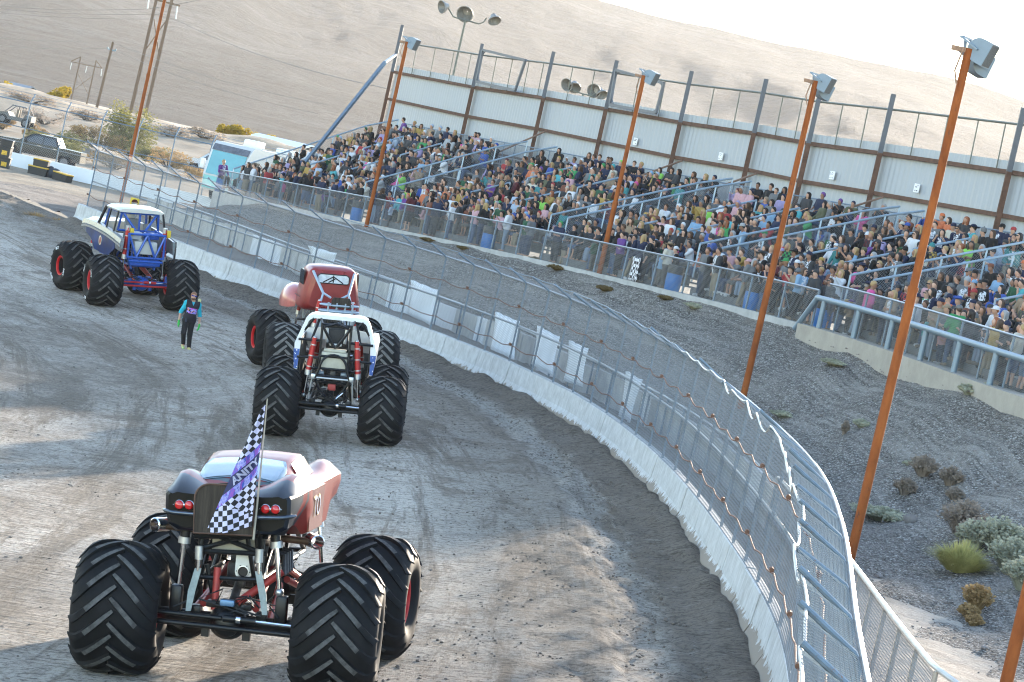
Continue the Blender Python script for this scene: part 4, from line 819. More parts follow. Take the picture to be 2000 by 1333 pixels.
mb=MB(); q=[(x-.02,-2.31,z) for x,z in pl]; mb.tube(q,.014,6,0,True); mb.xf(LEAN); o=mb.build('plate_edge',M('brown_edge',(.12,.07,.05),.6,.3,.2,9),sh)
for sx in (-1,1):
    mb=MB(); mb.poly([(sx*.905,-.88,2.0),(sx*.905,.3,1.98),(sx*.915,.42,2.56),(sx*.915,-.84,2.57)][::sx],.02,(sx,0,0)); dr=mb.xf(LEAN).build('door',M('red_door_paint',(.15,.012,.01),.35,0,.12,4,coat=.6,wear=(.3,.1,.08),wamt=.6),T1)
    v_,f_=text_mesh('TO',.42,.002,.0); bb=MB()
    for off,mi_,gr_ in ((.014,1,1.14),(.02,0,1.)):
        vv=v_.copy()*gr_; vv[:,2]=vv[:,2]*.3; pts=np.column_stack([np.full(len(vv),sx*.905)+sx*(off+vv[:,2]),-.3-sx*-1*(vv[:,0]+.28*vv[:,1])*1.0,2.3+vv[:,1]*.9]); bb.add(pts,f_,mi_,False)
    bb.xf(LEAN).build('door_lettering',[M('blue_lettering',(.05,.12,.24),.5,0,.1,9),M('yellow_outline',(.34,.2,.045),.5,0,.1,9)],dr)
    mb=MB(); mb.box((sx*.9,-.3,1.83),(.02,.5,.2)); mb.xf(LEAN).build('skirt_panel',ALU,T1)
mb=MB(); mb.tube([(.36,-1.84,1.75),(.36,-2.0,2.1),(.33,-2.24,2.15)],.03,8); mb.build('flag_socket',BTUBE,T1)
# flag on its whip (rests in the socket: a thing of its own)
FL=empty('checkered_flag',(0,0,0),0,'black and white checkered flag with purple and blue logo on a whip pole','flag'); FL.matrix_world=T1.matrix_world.copy()
def fpos(u,v_):
    x0=.335-.03*v_; wdt=.03+.60*v_**1.05; sw=.5*(1-abs(2*u-1)); z=3.86-1.62*v_-.16*u*v_-.04*math.sin(u*3.1)*v_
    return (x0-wdt*u, -2.40-.05*math.sin(u*9+v_*2.5)*(.3+v_)-.06*math.sin(v_*4)*u, z)
mb=MB(); nu,nw=26,60; V=[fpos(i/nu,j/nw) for j in range(nw+1) for i in range(nu+1)]
f=[(j*(nu+1)+i,j*(nu+1)+i+1,(j+1)*(nu+1)+i+1,(j+1)*(nu+1)+i) for j in range(nw) for i in range(nu)]; mb.add(V,f)
m,nt,b=new_mat('flag_cloth'); L=nt.links; uv=coord(nt,'UV')
def chk(rot,s_):
    q=nt.nodes.new('ShaderNodeMapping'); q.inputs['Rotation'].default_value=(0,0,rot); q.inputs['Scale'].default_value=(s_,s_,s_); L.new(uv,q.inputs[0]); k=nt.nodes.new('ShaderNodeTexChecker'); k.inputs['Scale'].default_value=1; k.inputs[1].default_value=(.62,.6,.78,1); k.inputs[2].default_value=(.02,.02,.025,1); L.new(q.outputs[0],k.inputs[0]); return k.outputs[0]
su=nt.nodes.new('ShaderNodeSeparateXYZ'); L.new(uv,su.inputs[0])
fold=mth(nt,'GREATER_THAN',mth(nt,'ADD',su.outputs[1],mth(nt,'MULTIPLY',su.outputs[0],.55)),1.46)
c=mix(nt,fold,chk(R(42),15.),chk(R(-8),15.))
lg=mth(nt,'ADD',su.outputs[1],mth(nt,'MULTIPLY',su.outputs[0],-.78))      # diagonal logo band
q=nt.nodes.new('ShaderNodeMapping'); q.inputs['Rotation'].default_value=(0,0,R(38)); q.inputs['Scale'].default_value=(26,9,1); L.new(uv,q.inputs[0])
br=nt.nodes.new('ShaderNodeTexBrick'); br.inputs['Scale'].default_value=1.; br.inputs[1].default_value=(.12,.14,.5,1); br.inputs[2].default_value=(.33,.3,.72,1); br.inputs[3].default_value=(.6,.62,.85,1); L.new(q.outputs[0],br.inputs[0])
pur=ramp(nt,noise(nt,q.outputs[0],.8,2,.5),[(.4,(.09,.1,.42)),(.5,(.3,.09,.42)),(.62,(.05,.12,.5))])
lc=mix(nt,mth(nt,'GREATER_THAN',noise(nt,q.outputs[0],.5,1,.5),.5),br.outputs[0],pur)
c=mix(nt,ramp(nt,lg,[(.50,(0,0,0)),(.505,(1,1,1)),(.92,(1,1,1)),(.925,(0,0,0))],'CONSTANT'),c,lc)
c=mix(nt,ramp(nt,lg,[(.62,(0,0,0)),(.625,(1,1,1)),(.79,(1,1,1)),(.795,(0,0,0))],'CONSTANT'),c,(.03,.035,.1))
L.new(c,b.inputs['Base Color']); b.inputs['Roughness'].default_value=.8; b.inputs['Subsurface Weight'].default_value=0
me=mb.mesh('cloth',m); l=me.uv_layers.new(name='UVMap'); UV=np.array([((.03+.60*(j/nw))*(i/nu)*1.0,1.62*j/nw*.999) for j in range(nw+1) for i in range(nu+1)]); idx=np.zeros(len(me.loops),int); me.loops.foreach_get('vertex_index',idx); l.data.foreach_set('uv',UV[idx].ravel())
o=link_obj('flag_cloth',me,FL)
v_,f_=text_mesh('ANITY',.135,.001,.006); mb=MB(); V=[]
for x,y,z in v_:
    a=R(38); X=x*math.cos(a)-y*math.sin(a); Z=x*math.sin(a)+y*math.cos(a); vv=.525-Z/1.62; u=(.16-X+.0*vv)/(.03+.60*vv**1.05)
    V.append(np.array(fpos(min(.99,max(.01,u)),vv))+np.array([0,-.02+z*0,0]))
mb.add(V,f_,0,False); mb.build('flag_lettering',M('flag_white_letters',(.7,.7,.85),.8,0,.05,9),FL)
mb=MB(); mb.tube([(.335,-2.36,2.05),(.345,-2.36,3.0),(.345,-2.36,3.94)],[.016,.013,.008],8); mb.build('flag_pole',M('flag_whip',(.35,.32,.26),.5,.2,.1,9),FL)
# ======================================================= white tube-chassis truck seen from behind
T2=truck('monster_truck','white open backed monster truck with exposed black tube frame and red shocks',(-4.02,75.2),R(2)); H2=1.30
wheels(T2,H2,-1.72,1.72,.83,.985,[TYRE]*4,R(2),R(-1))
for y,b_ in ((-1.72,-1),(1.72,1)): axle(T2,y,.83,H2,BTUBE,BTUBE,BTUBE,b_)
links(T2,-1.72,1.72,.83,BTUBE); engine(T2,.1,1.4,False)
S2=M('red_shock_body',(.42,.02,.02),.35,.2,.1,8)
for x in (-.52,.52):
    shock(T2,(x,-1.74,2.5),(x*1.3,-1.74,1.06),S2,CHR,.062,.62,3); shock(T2,(x*1.08,-1.6,2.45),(x*1.34,-1.62,1.06),S2,CHR,.05,.6,3); shock(T2,(x,1.75,2.4),(x*1.25,1.75,1.06),S2,CHR,.06,.6,2)
fr=mir([[(.36,-1.80,2.86),(.36,-1.80,1.72)],[(.36,-1.80,2.82),(0,-1.78,2.28)],[(.30,-1.76,2.72),(.04,-1.76,2.3)],[(.36,-1.8,2.86),(.44,-1.2,2.98)],[(.44,-1.25,3.02),(.60,-1.55,2.45)],[(.60,-1.4,2.95),(.9,-1.3,2.5)],[(.36,-1.8,2.45),(.92,-1.6,2.42)],[(.36,-1.8,2.02),(.92,-1.6,1.98)],[(.36,-1.8,1.72),(.44,-1.74,1.45)],[(.44,-1.74,1.72),(.62,-1.4,1.72)],[(.7,-1.2,2.95),(.5,-.4,2.9)],[(.48,-1.78,1.55),(.2,-1.72,1.1)]])
fr+=[[(-.36,-1.8,2.86),(.36,-1.8,2.86)],[(-.36,-1.8,2.07),(.36,-1.8,2.07)],[(-.46,-1.82,1.76),(.46,-1.82,1.76)],[(-.46,-1.8,1.58),(.46,-1.8,1.58)],[(-.3,-1.84,2.8),(0,-1.84,2.9),(.3,-1.84,2.8)]]
an=np.linspace(0,math.pi,13); fr.append([(-.47,-1.88,1.42)]+[(-.33*math.cos(a)*1.02,-1.88,1.78+.34*math.sin(a)) for a in an]+[(.47,-1.88,1.42)])
tubes(T2,'frame_tube',chassis_tubes(-1.7,1.8,1.42,1.95)+fr,.032,BTUBE)
mb=MB(); mb.tube([(-.46,-1.86,1.53),(.46,-1.86,1.53)],.03,10); 
for s_ in (-1,1): mb.box((s_*.47,-1.86,1.55),(.12,.1,.14),0,bev=.02); mb.tube([(s_*.5,-1.86,1.5),(s_*.56,-1.86,.95)],.02,8)
mb.build('sway_bar',ALU,T2)
mb=MB(); mb.box((0,-1.62,1.98),(.66,.34,.4),0,bev=.03); 
for x in (-.16,.16): mb.box((x,-1.62,1.985),(.03,.35,.41),0)
mb.box((0,-1.62,2.22),(.56,.3,.07),0,bev=.02); mb.build('fuel_cell',CREAM,T2)
mb=MB(); mb.box((0,-1.5,2.56),(.5,.22,.4),0,bev=.05); mb.box((0,-1.6,2.36),(.3,.1,.06),1,bev=.01); 
for s_ in (-1,1): mb.tube([(s_*.22,-1.62,2.4),(s_*.24,-1.6,2.75)],.04,8,1)
mb.build('radiator_pack',[M('radiator_core',(.03,.03,.032),.6,.3,.4,40),ALU],T2)
mb=MB(); mb.box((0,-1.66,1.62),(.14,.1,.2),0,bev=.02); mb.box((-.3,-1.6,1.63),(.16,.14,.12),1,bev=.03); mb.box((.28,-1.6,1.63),(.18,.14,.12),1,bev=.03); mb.box((0,-1.62,1.3),(.2,.12,.16),2,bev=.02)
mb.build('pump_block',[ENG,M('blue_steel_can',(.2,.26,.34),.4,.4,.2,9),REDL],T2)
for s_ in (-1,1):
    mb=MB(); mb.tube([(s_*.34,-1.7,1.28),(s_*.1,-1.74,1.0)],.028,8,0); mb.tube([(s_*.3,-1.82,1.2),(s_*.12,-1.82,1.02)],.018,8,1); mb.build('wishbone_link',[M('blue_link',(.06,.1,.2),.4,.4,.2,9),CHR],T2)
WPNT=M('white_body_paint',(.78,.78,.77),.35,0,.05,3,coat=.5,wear=(.5,.5,.5),wamt=.66)
def plate(root,name,pts,th,nrm,mat): mb=MB(); mb.poly(pts,th,nrm); return mb.build(name,mat,root)
# roof hoop, pillars and tapered body sides
mb=MB()
def arch(y,zr,wr,wb,zb,th):
    an=np.linspace(0,1,9); o=[]
    for k in an: o.append((-wb+(wb-wr)*k*1.0 if False else 0,0))
    return o
for y0,y1,zr in ((-1.28,-1.05,0),):
    pass
out=[(-.97,2.46),(-.80,2.93),(-.74,3.01),(-.62,3.06),(.62,3.06),(.74,3.01),(.80,2.93),(.97,2.46)]; inn=[(-.86,2.46),(-.73,2.86),(-.68,2.92),(-.58,2.955),(.58,2.955),(.68,2.92),(.73,2.86),(.86,2.46)]
mb.loft([[(x,-1.36,z) for x,z in out]+[(x,-1.36,z) for x,z in inn[::-1]],[(x,-1.14,z+.01) for x,z in out]+[(x,-1.14,z+.01) for x,z in inn[::-1]]],closed=True,caps=False,smooth=False)
o=mb.n-32
for k in range(7):
    for off,fl in ((0,1),(16,-1)): q=(o+off+k,o+off+k+1,o+off+14-k,o+off+15-k)[::fl]; mb.Fc.append(q); mb.M.append(0); mb.S.append(False)
mb.build('roof_hoop',WPNT,T2)
mb=MB(); mb.loft([[(-.72,y,z-.05),(-.6,y,z),(.6,y,z),(.72,y,z-.05),(.7,y,z-.09),(-.7,y,z-.09)] for y,z in ((-1.14,3.06),(-.6,3.07),(0.1,3.02),(.5,2.95))],closed=True,caps=True,smooth=False); mb.build('roof_panel',WPNT,T2)
STAR=bpy.data.materials.new('star_pattern_panel'); STAR.use_nodes=True; nt=STAR.node_tree; b=nt.nodes['Principled BSDF']; v=coord(nt,'Object'); vo=nt.nodes.new('ShaderNodeTexVoronoi'); vo.inputs['Scale'].default_value=13; nt.links.new(v,vo.inputs['Vector']); nt.links.new(ramp(nt,vo.outputs['Distance'],[(.2,(.75,.76,.8)),(.26,(.03,.1,.36))],'CONSTANT'),b.inputs['Base Color']); b.inputs['Roughness'].default_value=.4
for s_ in (-1,1):
    mb=MB(); prof=[(.86,2.47),(.97,2.46),(1.02,2.3),(1.0,1.95),(.96,1.66),(.90,1.66)]
    mb.loft([[(s_*x,y,z) for x,z in prof] for y in (-1.55,-1.0,0.,1.0,2.1)],closed=True,caps=True,smooth=False); sp_=mb.build('side_panel',WPNT,T2)
    mb=MB(); mb.loft([[(s_*x,y,z) for x,z in ((1.0,2.17),(1.012,2.15),(.985,1.82),(.97,1.68),(.955,1.68))] for y in (-1.6,-1.2)],closed=True,caps=True,smooth=False)
    mb.poly([(s_*.9,-1.575,1.68),(s_*.985,-1.575,1.68),(s_*1.03,-1.575,2.17),(s_*.88,-1.575,2.17)],.02,(0,-1,0)); mb.build('star_panel',STAR,sp_)
    mb=MB(); mb.loft([[(s_*1.005,y,2.36),(s_*1.022,y,2.34),(s_*1.02,y,2.1),(s_*1.0,y,2.1)] for y in (-1.2,-.6)],closed=True,caps=True,smooth=False); mb.build('panel_opening',M('grey_side_glass',(.33,.35,.38),.3,0,.1,4),sp_)
    mb=MB(); mb.loft([[(s_*.86,y,z) for z in (2.44,1.5)]+[(s_*.84,y,z) for z in (1.5,2.44)] for y in (-1.5,1.2)],closed=True,caps=True,smooth=False); mb.build('inner_panel',M('dark_inner_panel',(.045,.042,.038),.7,0,.3,4),T2)
mb=MB(); half_loft(mb,[(.55,[(0,2.3),(.85,2.3),(.95,2.42),(.9,2.55),(.5,2.6),(0,2.6)]),(1.5,[(0,2.2),(.85,2.2),(.95,2.3),(.9,2.48),(.5,2.53),(0,2.53)]),(2.3,[(0,1.9),(.8,1.9),(.92,2.1),(.88,2.36),(.5,2.42),(0,2.42)])]); mb.build('bonnet',WPNT,T2)
mb=MB(); mb.box((0,-.45,2.35),(.55,.12,.85),0,bev=.05); mb.box((0,-.2,2.0),(.55,.5,.12),0,bev=.04); mb.build('seat',BLK,T2)
# ======================================================= red vintage pickup
T3=truck('monster_truck','red rounded vintage pickup monster truck partly hidden behind the white one',(-5.40,89.0),R(13)); H3=1.42
wheels(T3,H3,-1.72,1.72,.83,.99,[TYRED,TYRED,TYRE,TYRE],R(9),R(-4))
for y,b_ in ((-1.72,-1),(1.72,1)): axle(T3,y,.83,H3,BTUBE,BTUBE,BTUBE,b_)
links(T3,-1.72,1.72,.83,REDL); engine(T3,.2,1.4)
OLDR=M('weathered_red_paint',(.24,.018,.016),.42,.1,.25,2.2,coat=.3,wear=(.13,.03,.025),wamt=.54)
LB=M('light_grey_blue_tube',(.38,.44,.5),.4,.4,.1,9)
def rr2(w_,z0,z1,rt,rb,n=6):
    p=[(0,z0)]+[(w_-rb+rb*math.sin(a),z0+rb-rb*math.cos(a)) for a in np.linspace(0,math.pi/2,4)]
    p+=[(w_-.10*k,z0+rb+(z1-rt-z0-rb)*k) for k in (.35,.55)]; wt=w_-.13
    p+=[(wt-rt+rt*math.cos(a),z1-rt+rt*math.sin(a)) for a in np.linspace(0,math.pi/2,n)]+[(.3,z1+.02),(0,z1+.025)]; return p
mb=MB(); half_loft(mb,[(-.74,rr2(.66,2.12,3.12,.3,.12)),(-.68,rr2(.78,2.06,3.22,.28,.14)),(-.55,rr2(.86,2.0,3.29,.26,.15)),(-.2,rr2(.89,1.98,3.32,.25,.14)),(.35,rr2(.89,1.98,3.32,.25,.14)),(.7,rr2(.88,1.98,3.24,.25,.14)),(.95,rr2(.85,1.98,2.95,.24,.14)),(1.05,rr2(.8,2.0,2.62,.2,.14))]); cab3=mb.build('cab',OLDR,T3,sharp=30)
mb=MB(); g=[(x,z) for x,z in ((-.42,2.86),(.42,2.86),(.46,2.9),(.46,3.06),(.38,3.12),(-.38,3.12),(-.46,3.06),(-.46,2.9))]; mb.poly([(x,-.757-.0,z) for x,z in g],.02,(0,-1,0)); rw3=mb.build('rear_window',M('bright_window',(.62,.66,.7),.12,0,.3,5,coat=1),T3)
mb=MB(); mb.tube([(x*1.03,-.77,2.99+(z-2.99)*1.05) for x,z in g],.016,6,0,True); mb.build('window_seal',BLK,rw3)
mb=MB(); 
for a_,b__ in (((-.3,2.88),(0,3.06)),((.3,2.88),(0,3.06)),((0,2.88),(0,3.1)),((-.14,2.88),(.05,3.0))): mb.tube([(a_[0],-.765,a_[1]),(b__[0],-.765,b__[1])],.018,6)
mb.build('roll_cage_glimpse',BTUBE,rw3)
for s_ in (-1,1):
    mb=MB(); mb.poly([(s_*.82,y,z) for y,z in ((-.35,2.72),(.45,2.72),(.45,3.1),(.2,3.17),(-.25,3.17),(-.35,3.1))][::s_],.012,(s_,0,0)); mb.xf(np.array([[1,0,0,s_*.012],[0,1,0,0],[0,0,1,0],[0,0,0,1]])); mb.build('side_window',GLD,T3)
    mb=MB(); mb.tube([(s_*.62,-.72,3.18),(s_*.38,-1.5,2.62)],.04,8); mb.build('roof_brace',LB,T3)
    mb=MB(); mb.loft([[(s_*(.78+w_*math.cos(a)),y,2.02+h*math.sin(a)) for a in np.linspace(-.25,math.pi*.95,9)] for y,w_,h in ((.55,.1,.2),(.75,.3,.42),(1.2,.42,.56),(1.7,.44,.58),(2.1,.36,.48),(2.35,.15,.25))],smooth=True); mb.build('front_fender',M('pinkish_red_fender',(.45,.12,.1),.35,.1,.25,3,coat=.5),T3)
    mb=MB(); mb.tube([(s_*.9,-.3,2.0),(s_*.9,.3,2.0)],.0,4) if False else mb.box((s_*.895,.2,2.35),(.012,.9,.02)); mb.build('door_seam',BLK,T3)
mb=MB(); half_loft(mb,[(1.0,[(0,2.1),(.6,2.1),(.68,2.4),(.5,2.6),(.25,2.68),(0,2.7)]),(1.9,[(0,2.0),(.5,2.0),(.58,2.3),(.42,2.52),(.2,2.6),(0,2.62)]),(2.4,[(0,1.9),(.36,1.9),(.44,2.2),(.34,2.42),(.16,2.5),(0,2.52)])]); mb.build('bonnet',OLDR,T3,sharp=30)
tubes(T3,'frame_tube',chassis_tubes(-1.7,1.8,1.42,1.95)+mir([[(.38,-1.5,2.62),(.5,-1.72,2.2),(.5,-1.75,1.6)],[(.38,-1.5,2.62),(.15,-1.6,2.5)]]),.034,LB)
an=np.linspace(0,2*math.pi,24,endpoint=False)
mb=MB(); mb.tube([(.05+.58*math.cos(a),-2.0+.22*math.sin(a),2.16) for a in an],.036,8,0,True); mb.tube([(.05+.56*math.cos(a),-2.02+.2*math.sin(a),2.34) for a in an],.03,8,0,True)
for x in (-.3,-.05,.2,.42): mb.tube([(x,-2.18,2.02),(x,-2.2,2.42)],.03,8)
mb.tube([(-.55,-1.9,2.1),(-.5,-1.75,1.7)],.034,8); mb.tube([(.6,-1.9,2.1),(.5,-1.75,1.7)],.034,8); mb.build('rear_bumper_hoop',LB,T3)
mb=MB(); mb.poly([(x,-2.22,z) for x,z in ((-.22,2.28),(.36,2.28),(.36,2.5),(.3,2.58),(-.16,2.58),(-.22,2.5))],.03,(0,-1,0)); mb.build('rusty_plate',BRZ,T3)
for x in (-.5,.5): shock(T3,(x,-1.74,2.4),(x*1.35,-1.74,1.06),S2,CHR,.065,.55,2); shock(T3,(x,1.75,2.4),(x*1.35,1.75,1.06),S2,CHR,.06,.55,2)
mb=MB(); mb.tube([(-.3,-1.7,2.25),(.5,-1.7,2.25)],.06,10); mb.box((.1,-1.65,2.1),(.5,.25,.2),0,bev=.03); mb.build('hydraulic_tank',REDL,T3)
mb=MB(); mb.box((-.78,-1.0,1.75),(.5,.3,.05),0); mb.tube([(-.78,-1.05,1.7),(-.80,-1.05,1.2)],.03,8,0); mb.build('step_bracket',[BTUBE],T3)
# ======================================================= blue framed pickup turning away on the far side
T4=truck('monster_truck','silver pickup monster truck with bright blue tube frame turning left by the wall',(-13.55,103.25),R(26)); H4=1.36
w4=wheels(T4,H4,-1.85,1.85,.84,1.01,[TYRE]*4,R(6),R(-4))
BLU=M('royal_blue_tube',(.01,.075,.36),.3,.1,.15,7,coat=.5); SILV=M('scuffed_silver_paint',(.2,.225,.24),.34,.4,.3,3,coat=.2,wear=(.14,.02,.016),wamt=.47); CRM=M('cream_roof_paint',(.6,.57,.5),.35,0,.06,3,coat=.5)
for y,b_ in ((-1.85,-1),(1.85,1)): axle(T4,y,.84,H4,BLU,S2,S2,b_)
links(T4,-1.85,1.85,.84,REDL); engine(T4,.2,1.45)
v_,f_=text_mesh('BKT',.15,.001,.006)
for i in (0,2):
    for k in range(3):
        mb=MB(); V=[]
        for x,y,z in v_: a=-x/.60+k*2.09+1.0+R(0); rr_=.605+y*.9; V.append((-.563-.004+z,math.sin(a)*rr_*1,math.cos(a)*rr_))
        mb.add(np.array(V),[q[::-1] for q in f_],0,False); o=mb.build('sidewall_lettering',M('white_tyre_letters',(.72,.72,.72),.7,0,.06,9),w4[i])
bl=mir([[(.64,-2.0,2.55),(.64,-2.0,1.72)],[(.64,-2.0,2.5),(.32,-2.02,1.72)],[(.0,-2.02,2.5),(.34,-2.02,1.72)],[(.5,-1.3,2.6),(.64,-1.95,2.5)],[(.66,-1.0,3.12),(.72,-.9,2.5)],[(.62,-.98,3.14),(.16,-1.2,2.55)],[(.5,-1.75,1.6),(.4,-1.8,1.3)],[(.66,-1.0,3.12),(.66,.4,3.12)],[(.75,.5,2.5),(.66,.4,3.12)]])
bl+=[[(-.66,-2.0,2.52),(.66,-2.0,2.52)],[(-.66,-2.0,1.72),(.66,-2.0,1.72)],[(-.66,-1.0,3.14),(.66,-1.0,3.14)],[(-.72,-.95,2.52),(.72,-.95,2.52)],[(.0,-1.0,3.14),(.0,-.98,2.5)],[(-.6,-2.05,1.6),(.6,-2.05,1.6)]]
tubes(T4,'frame_tube',chassis_tubes(-1.8,1.8,1.42,1.95)+bl,.042,BLU)
mb=MB(); mb.box((0,-1.9,1.55),(1.1,.3,.22),0,bev=.04); mb.build('cross_member',BLU,T4)
for x in (-.66,.66):
    shock(T4,(x,-1.85,2.72),(x*1.1,-1.85,1.06),S2,CHR,.075,.62,2); shock(T4,(x,1.9,2.3),(x*1.15,1.9,1.06),S2,CHR,.07,.55,2)
    mb=MB(); mb.tube([(x,-1.84,2.6),(x,-1.84,2.78)],.085,12,0); mb.box((x+.13,-1.9,2.58),(.13,.1,.26),1,bev=.02); mb.build('shock_reservoir',[ALU,M('yellow_tag',(.6,.42,.02),.5,0,.1,9)],T4)
mb=MB(); mb.box((0,-1.75,2.05),(.82,.4,.44),0,bev=.04); mb.build('fuel_cell',M('white_fuel_cell',(.5,.49,.45),.6,0,.1,5),T4)
mb=MB(); mb.box((-.35,-1.7,2.45),(.4,.3,.26),0,bev=.03); mb.box((.25,-1.65,2.45),(.5,.3,.22),1,bev=.03); mb.build('battery_box',[M('grey_box',(.42,.45,.5),.5,.2,.1,6),BLU],T4)
# shell: flat sixties bonnet, slab sides with bright trim, thin cab roof
def side4(s_):
    mb=MB(); Y=[-2.2,-1.4,-.6,.3,1.2,2.0,2.35]; ZT_=[2.36,2.45,2.52,2.56,2.58,2.56,2.5]; ZB=[1.9,1.95,1.6,1.6,1.98,2.08,2.12]
    mb.loft([[(s_*.86,y,zt),(s_*.98,y,zt-.02),(s_*1.02,y,zt-.17),(s_*.97,y,zt-.26),(s_*.95,y,zb),(s_*.91,y,zb)] for y,zt,zb in zip(Y,ZT_,ZB)],closed=True,caps=True,smooth=False); o=mb.build('bodyside',SILV,T4)
    mb=MB(); mb.loft([[(s_*1.0,y,zt-.22),(s_*1.03,y,zt-.22),(s_*1.03,y,zt-.28),(s_*1.0,y,zt-.28)] for y,zt in zip(Y,ZT_)],closed=True,caps=True,smooth=False); mb.build('trim_strip',ALU,o)
    mb=MB(); mb.loft([[(s_*.975,y,z1),(s_*.985,y,z1),(s_*.97,y,z0),(s_*.955,y,z0)] for y,z1,z0 in ((-1.5,2.18,1.92),(-.8,2.24,1.6),(0.,2.28,1.6),(.8,2.3,1.62),(1.3,2.3,1.95),(1.9,2.3,2.08))],closed=True,caps=True,smooth=False); mb.build('lower_graphic',M('dark_blue_graphic',(.006,.02,.11),.35,0,.5,2.2,col2=(.012,.05,.2),coat=.3,wear=(.02,.02,.03),wamt=.52),o)
    mb=MB(); mb.ball((s_*.985,.15,2.0),(.012,.17,.17),0,12,8); mb.ball((s_*.992,.12,2.0),(.012,.09,.12),1,12,8); mb.build('emblem',[M('pale_emblem',(.6,.5,.35),.5,0,.2,12),REDL],o)
    return o
l4=side4(-1); r4=side4(1)
mb=MB(); P_=[(.97,y,z) for y,z in ((-2.2,2.36),(-1.1,2.47),(-1.1,2.2),(-1.5,2.18),(-1.95,2.08),(-2.08,1.9),(-2.1,1.6),(-2.24,1.62))]; mb.poly([(1.0-.0,y,z) for _,y,z in P_],.03,(1,0,0)); mb.build('bed_edge',BLK,T4)
mb=MB(); half_loft(mb,[(.62,[(0,2.3),(.86,2.3),(.93,2.52),(.7,2.64),(.3,2.66),(0,2.67)]),(1.5,[(0,2.3),(.88,2.3),(.95,2.52),(.7,2.66),(.3,2.68),(0,2.69)]),(2.2,[(0,2.2),(.88,2.2),(.95,2.48),(.7,2.6),(.3,2.62),(0,2.63)]),(2.42,[(0,2.2),(.85,2.2),(.92,2.4),(.7,2.46),(.3,2.48),(0,2.48)])],capmi=0); mb.build('bonnet',CRM,T4,sharp=25)
mb=MB(); mb.box((0,2.44,2.22),(1.7,.06,.3),0); mb.build('grille_panel',BLK,T4)
mb=MB(); half_loft(mb,[(-1.12,[(0,3.16),(.62,3.16),(.78,3.17),(.80,3.21),(.66,3.27),(0,3.30)]),(-.9,[(0,3.17),(.66,3.17),(.82,3.17),(.84,3.22),(.7,3.3),(0,3.33)]),(.2,[(0,3.17),(.66,3.17),(.82,3.17),(.84,3.22),(.7,3.3),(0,3.33)]),(.42,[(0,3.14),(.62,3.14),(.76,3.14),(.79,3.18),(.66,3.23),(0,3.25)])]); mb.build('cab_roof',CRM,T4,sharp=25)
mb=MB()
for s_ in (-1,1): mb.beam((s_*.80,.35,3.18),(s_*.92,.72,2.54),.07,.07); mb.beam((s_*.80,-1.05,3.18),(s_*.92,-1.08,2.48),.08,.05); mb.beam((s_*.81,-.25,3.18),(s_*.93,-.25,2.52),.05,.05); 
mb.build('cab_pillar',BLK,T4)
mb=MB(); mb.box((-.05,-.35,2.45),(.55,.14,.9),0,bev=.05); mb.box((-.05,-.1,2.1),(.55,.5,.14),0,bev=.04); mb.box((.45,-.5,2.4),(.3,.12,.7),0,bev=.05); mb.build('seat',M('grey_seat',(.2,.21,.22),.7,0,.2,6),T4)
mb=MB(); mb.ball((-.05,-.18,2.98),(.14,.16,.15),0,14,10); mb.build('driver_helmet',M('white_helmet',(.6,.6,.58),.3,0,.08,5,coat=.5),T4)
# ---------------------------------------------------------------- people: continuous surfaces grown from a distance field
def smin(a,b,k): 
    h=np.clip(.5+.5*(b-a)/k,0,1); return b*(1-h)+a*h-k*h*(1-h)
def cap_sd(P,a,b,ra,rb):
    a=np.asarray(a,float);b=np.asarray(b,float); d=b-a; t=np.clip(((P-a)@d)/max(1e-9,d@d),0,1); return np.linalg.norm(P-(a+t[...,None]*d),axis=-1)-(ra+(rb-ra)*t)
def ell_sd(P,c,r): 
    q=(P-np.asarray(c))/np.asarray(r); n=np.linalg.norm(q,axis=-1); return (n-1)*min(r)
def net(fun,lo,hi,h):
    ax=[np.arange(lo[i],hi[i]+h,h) for i in range(3)]; G=np.stack(np.meshgrid(*ax,indexing='ij'),-1); f=fun(G); s=f<0
    n=np.array(f.shape); c=np.zeros(n-1); cnt=np.zeros(n-1); pos=np.zeros((*(n-1),3))
    off=[(i,j,k) for i in (0,1) for j in (0,1) for k in (0,1)]
    def sl(o): return tuple(slice(o[i],n[i]-1+o[i]) for i in range(3))
    for a in off:
        for b in off:
            if sum(abs(x-y) for x,y in zip(a,b))==1 and a<b:
                fa,fb=f[sl(a)],f[sl(b)]; m=(fa<0)!=(fb<0); t=np.where(m,fa/np.where(m,fa-fb,1),0)
                pa=G[sl(a)];pb=G[sl(b)]; pos+=np.where(m[...,None],pa+(pb-pa)*t[...,None],0); cnt+=m
    act=cnt>0; idx=-np.ones(act.shape,int); idx[act]=np.arange(act.sum()); V=pos[act]/cnt[act][:,None]; Q=[]
    for d in range(3):
        u,v=(d+1)%3,(d+2)%3; o=[0,0,0]; o[d]=1
        A=f[tuple(slice(1,-1) if i!=d else slice(0,-1) for i in range(3))]<0; B=f[tuple(slice(1,-1) if i!=d else slice(1,None) for i in range(3))]<0
        for fl in (0,1):
            m=(A&~B) if fl==0 else (~A&B); I=np.argwhere(m)+np.array([0 if i==d else 1 for i in range(3)])
            if len(I)==0: continue
            e=[np.zeros(3,int) for _ in range(4)]; e[1][u]=-1; e[2][u]=-1; e[2][v]=-1; e[3][v]=-1
            q=np.stack([idx[tuple((I+k).T)] for k in e],-1); Q.append(q if fl==0 else q[:,::-1])
    Q=np.concatenate(Q); Q=Q[(Q>=0).all(1)]; return V,Q
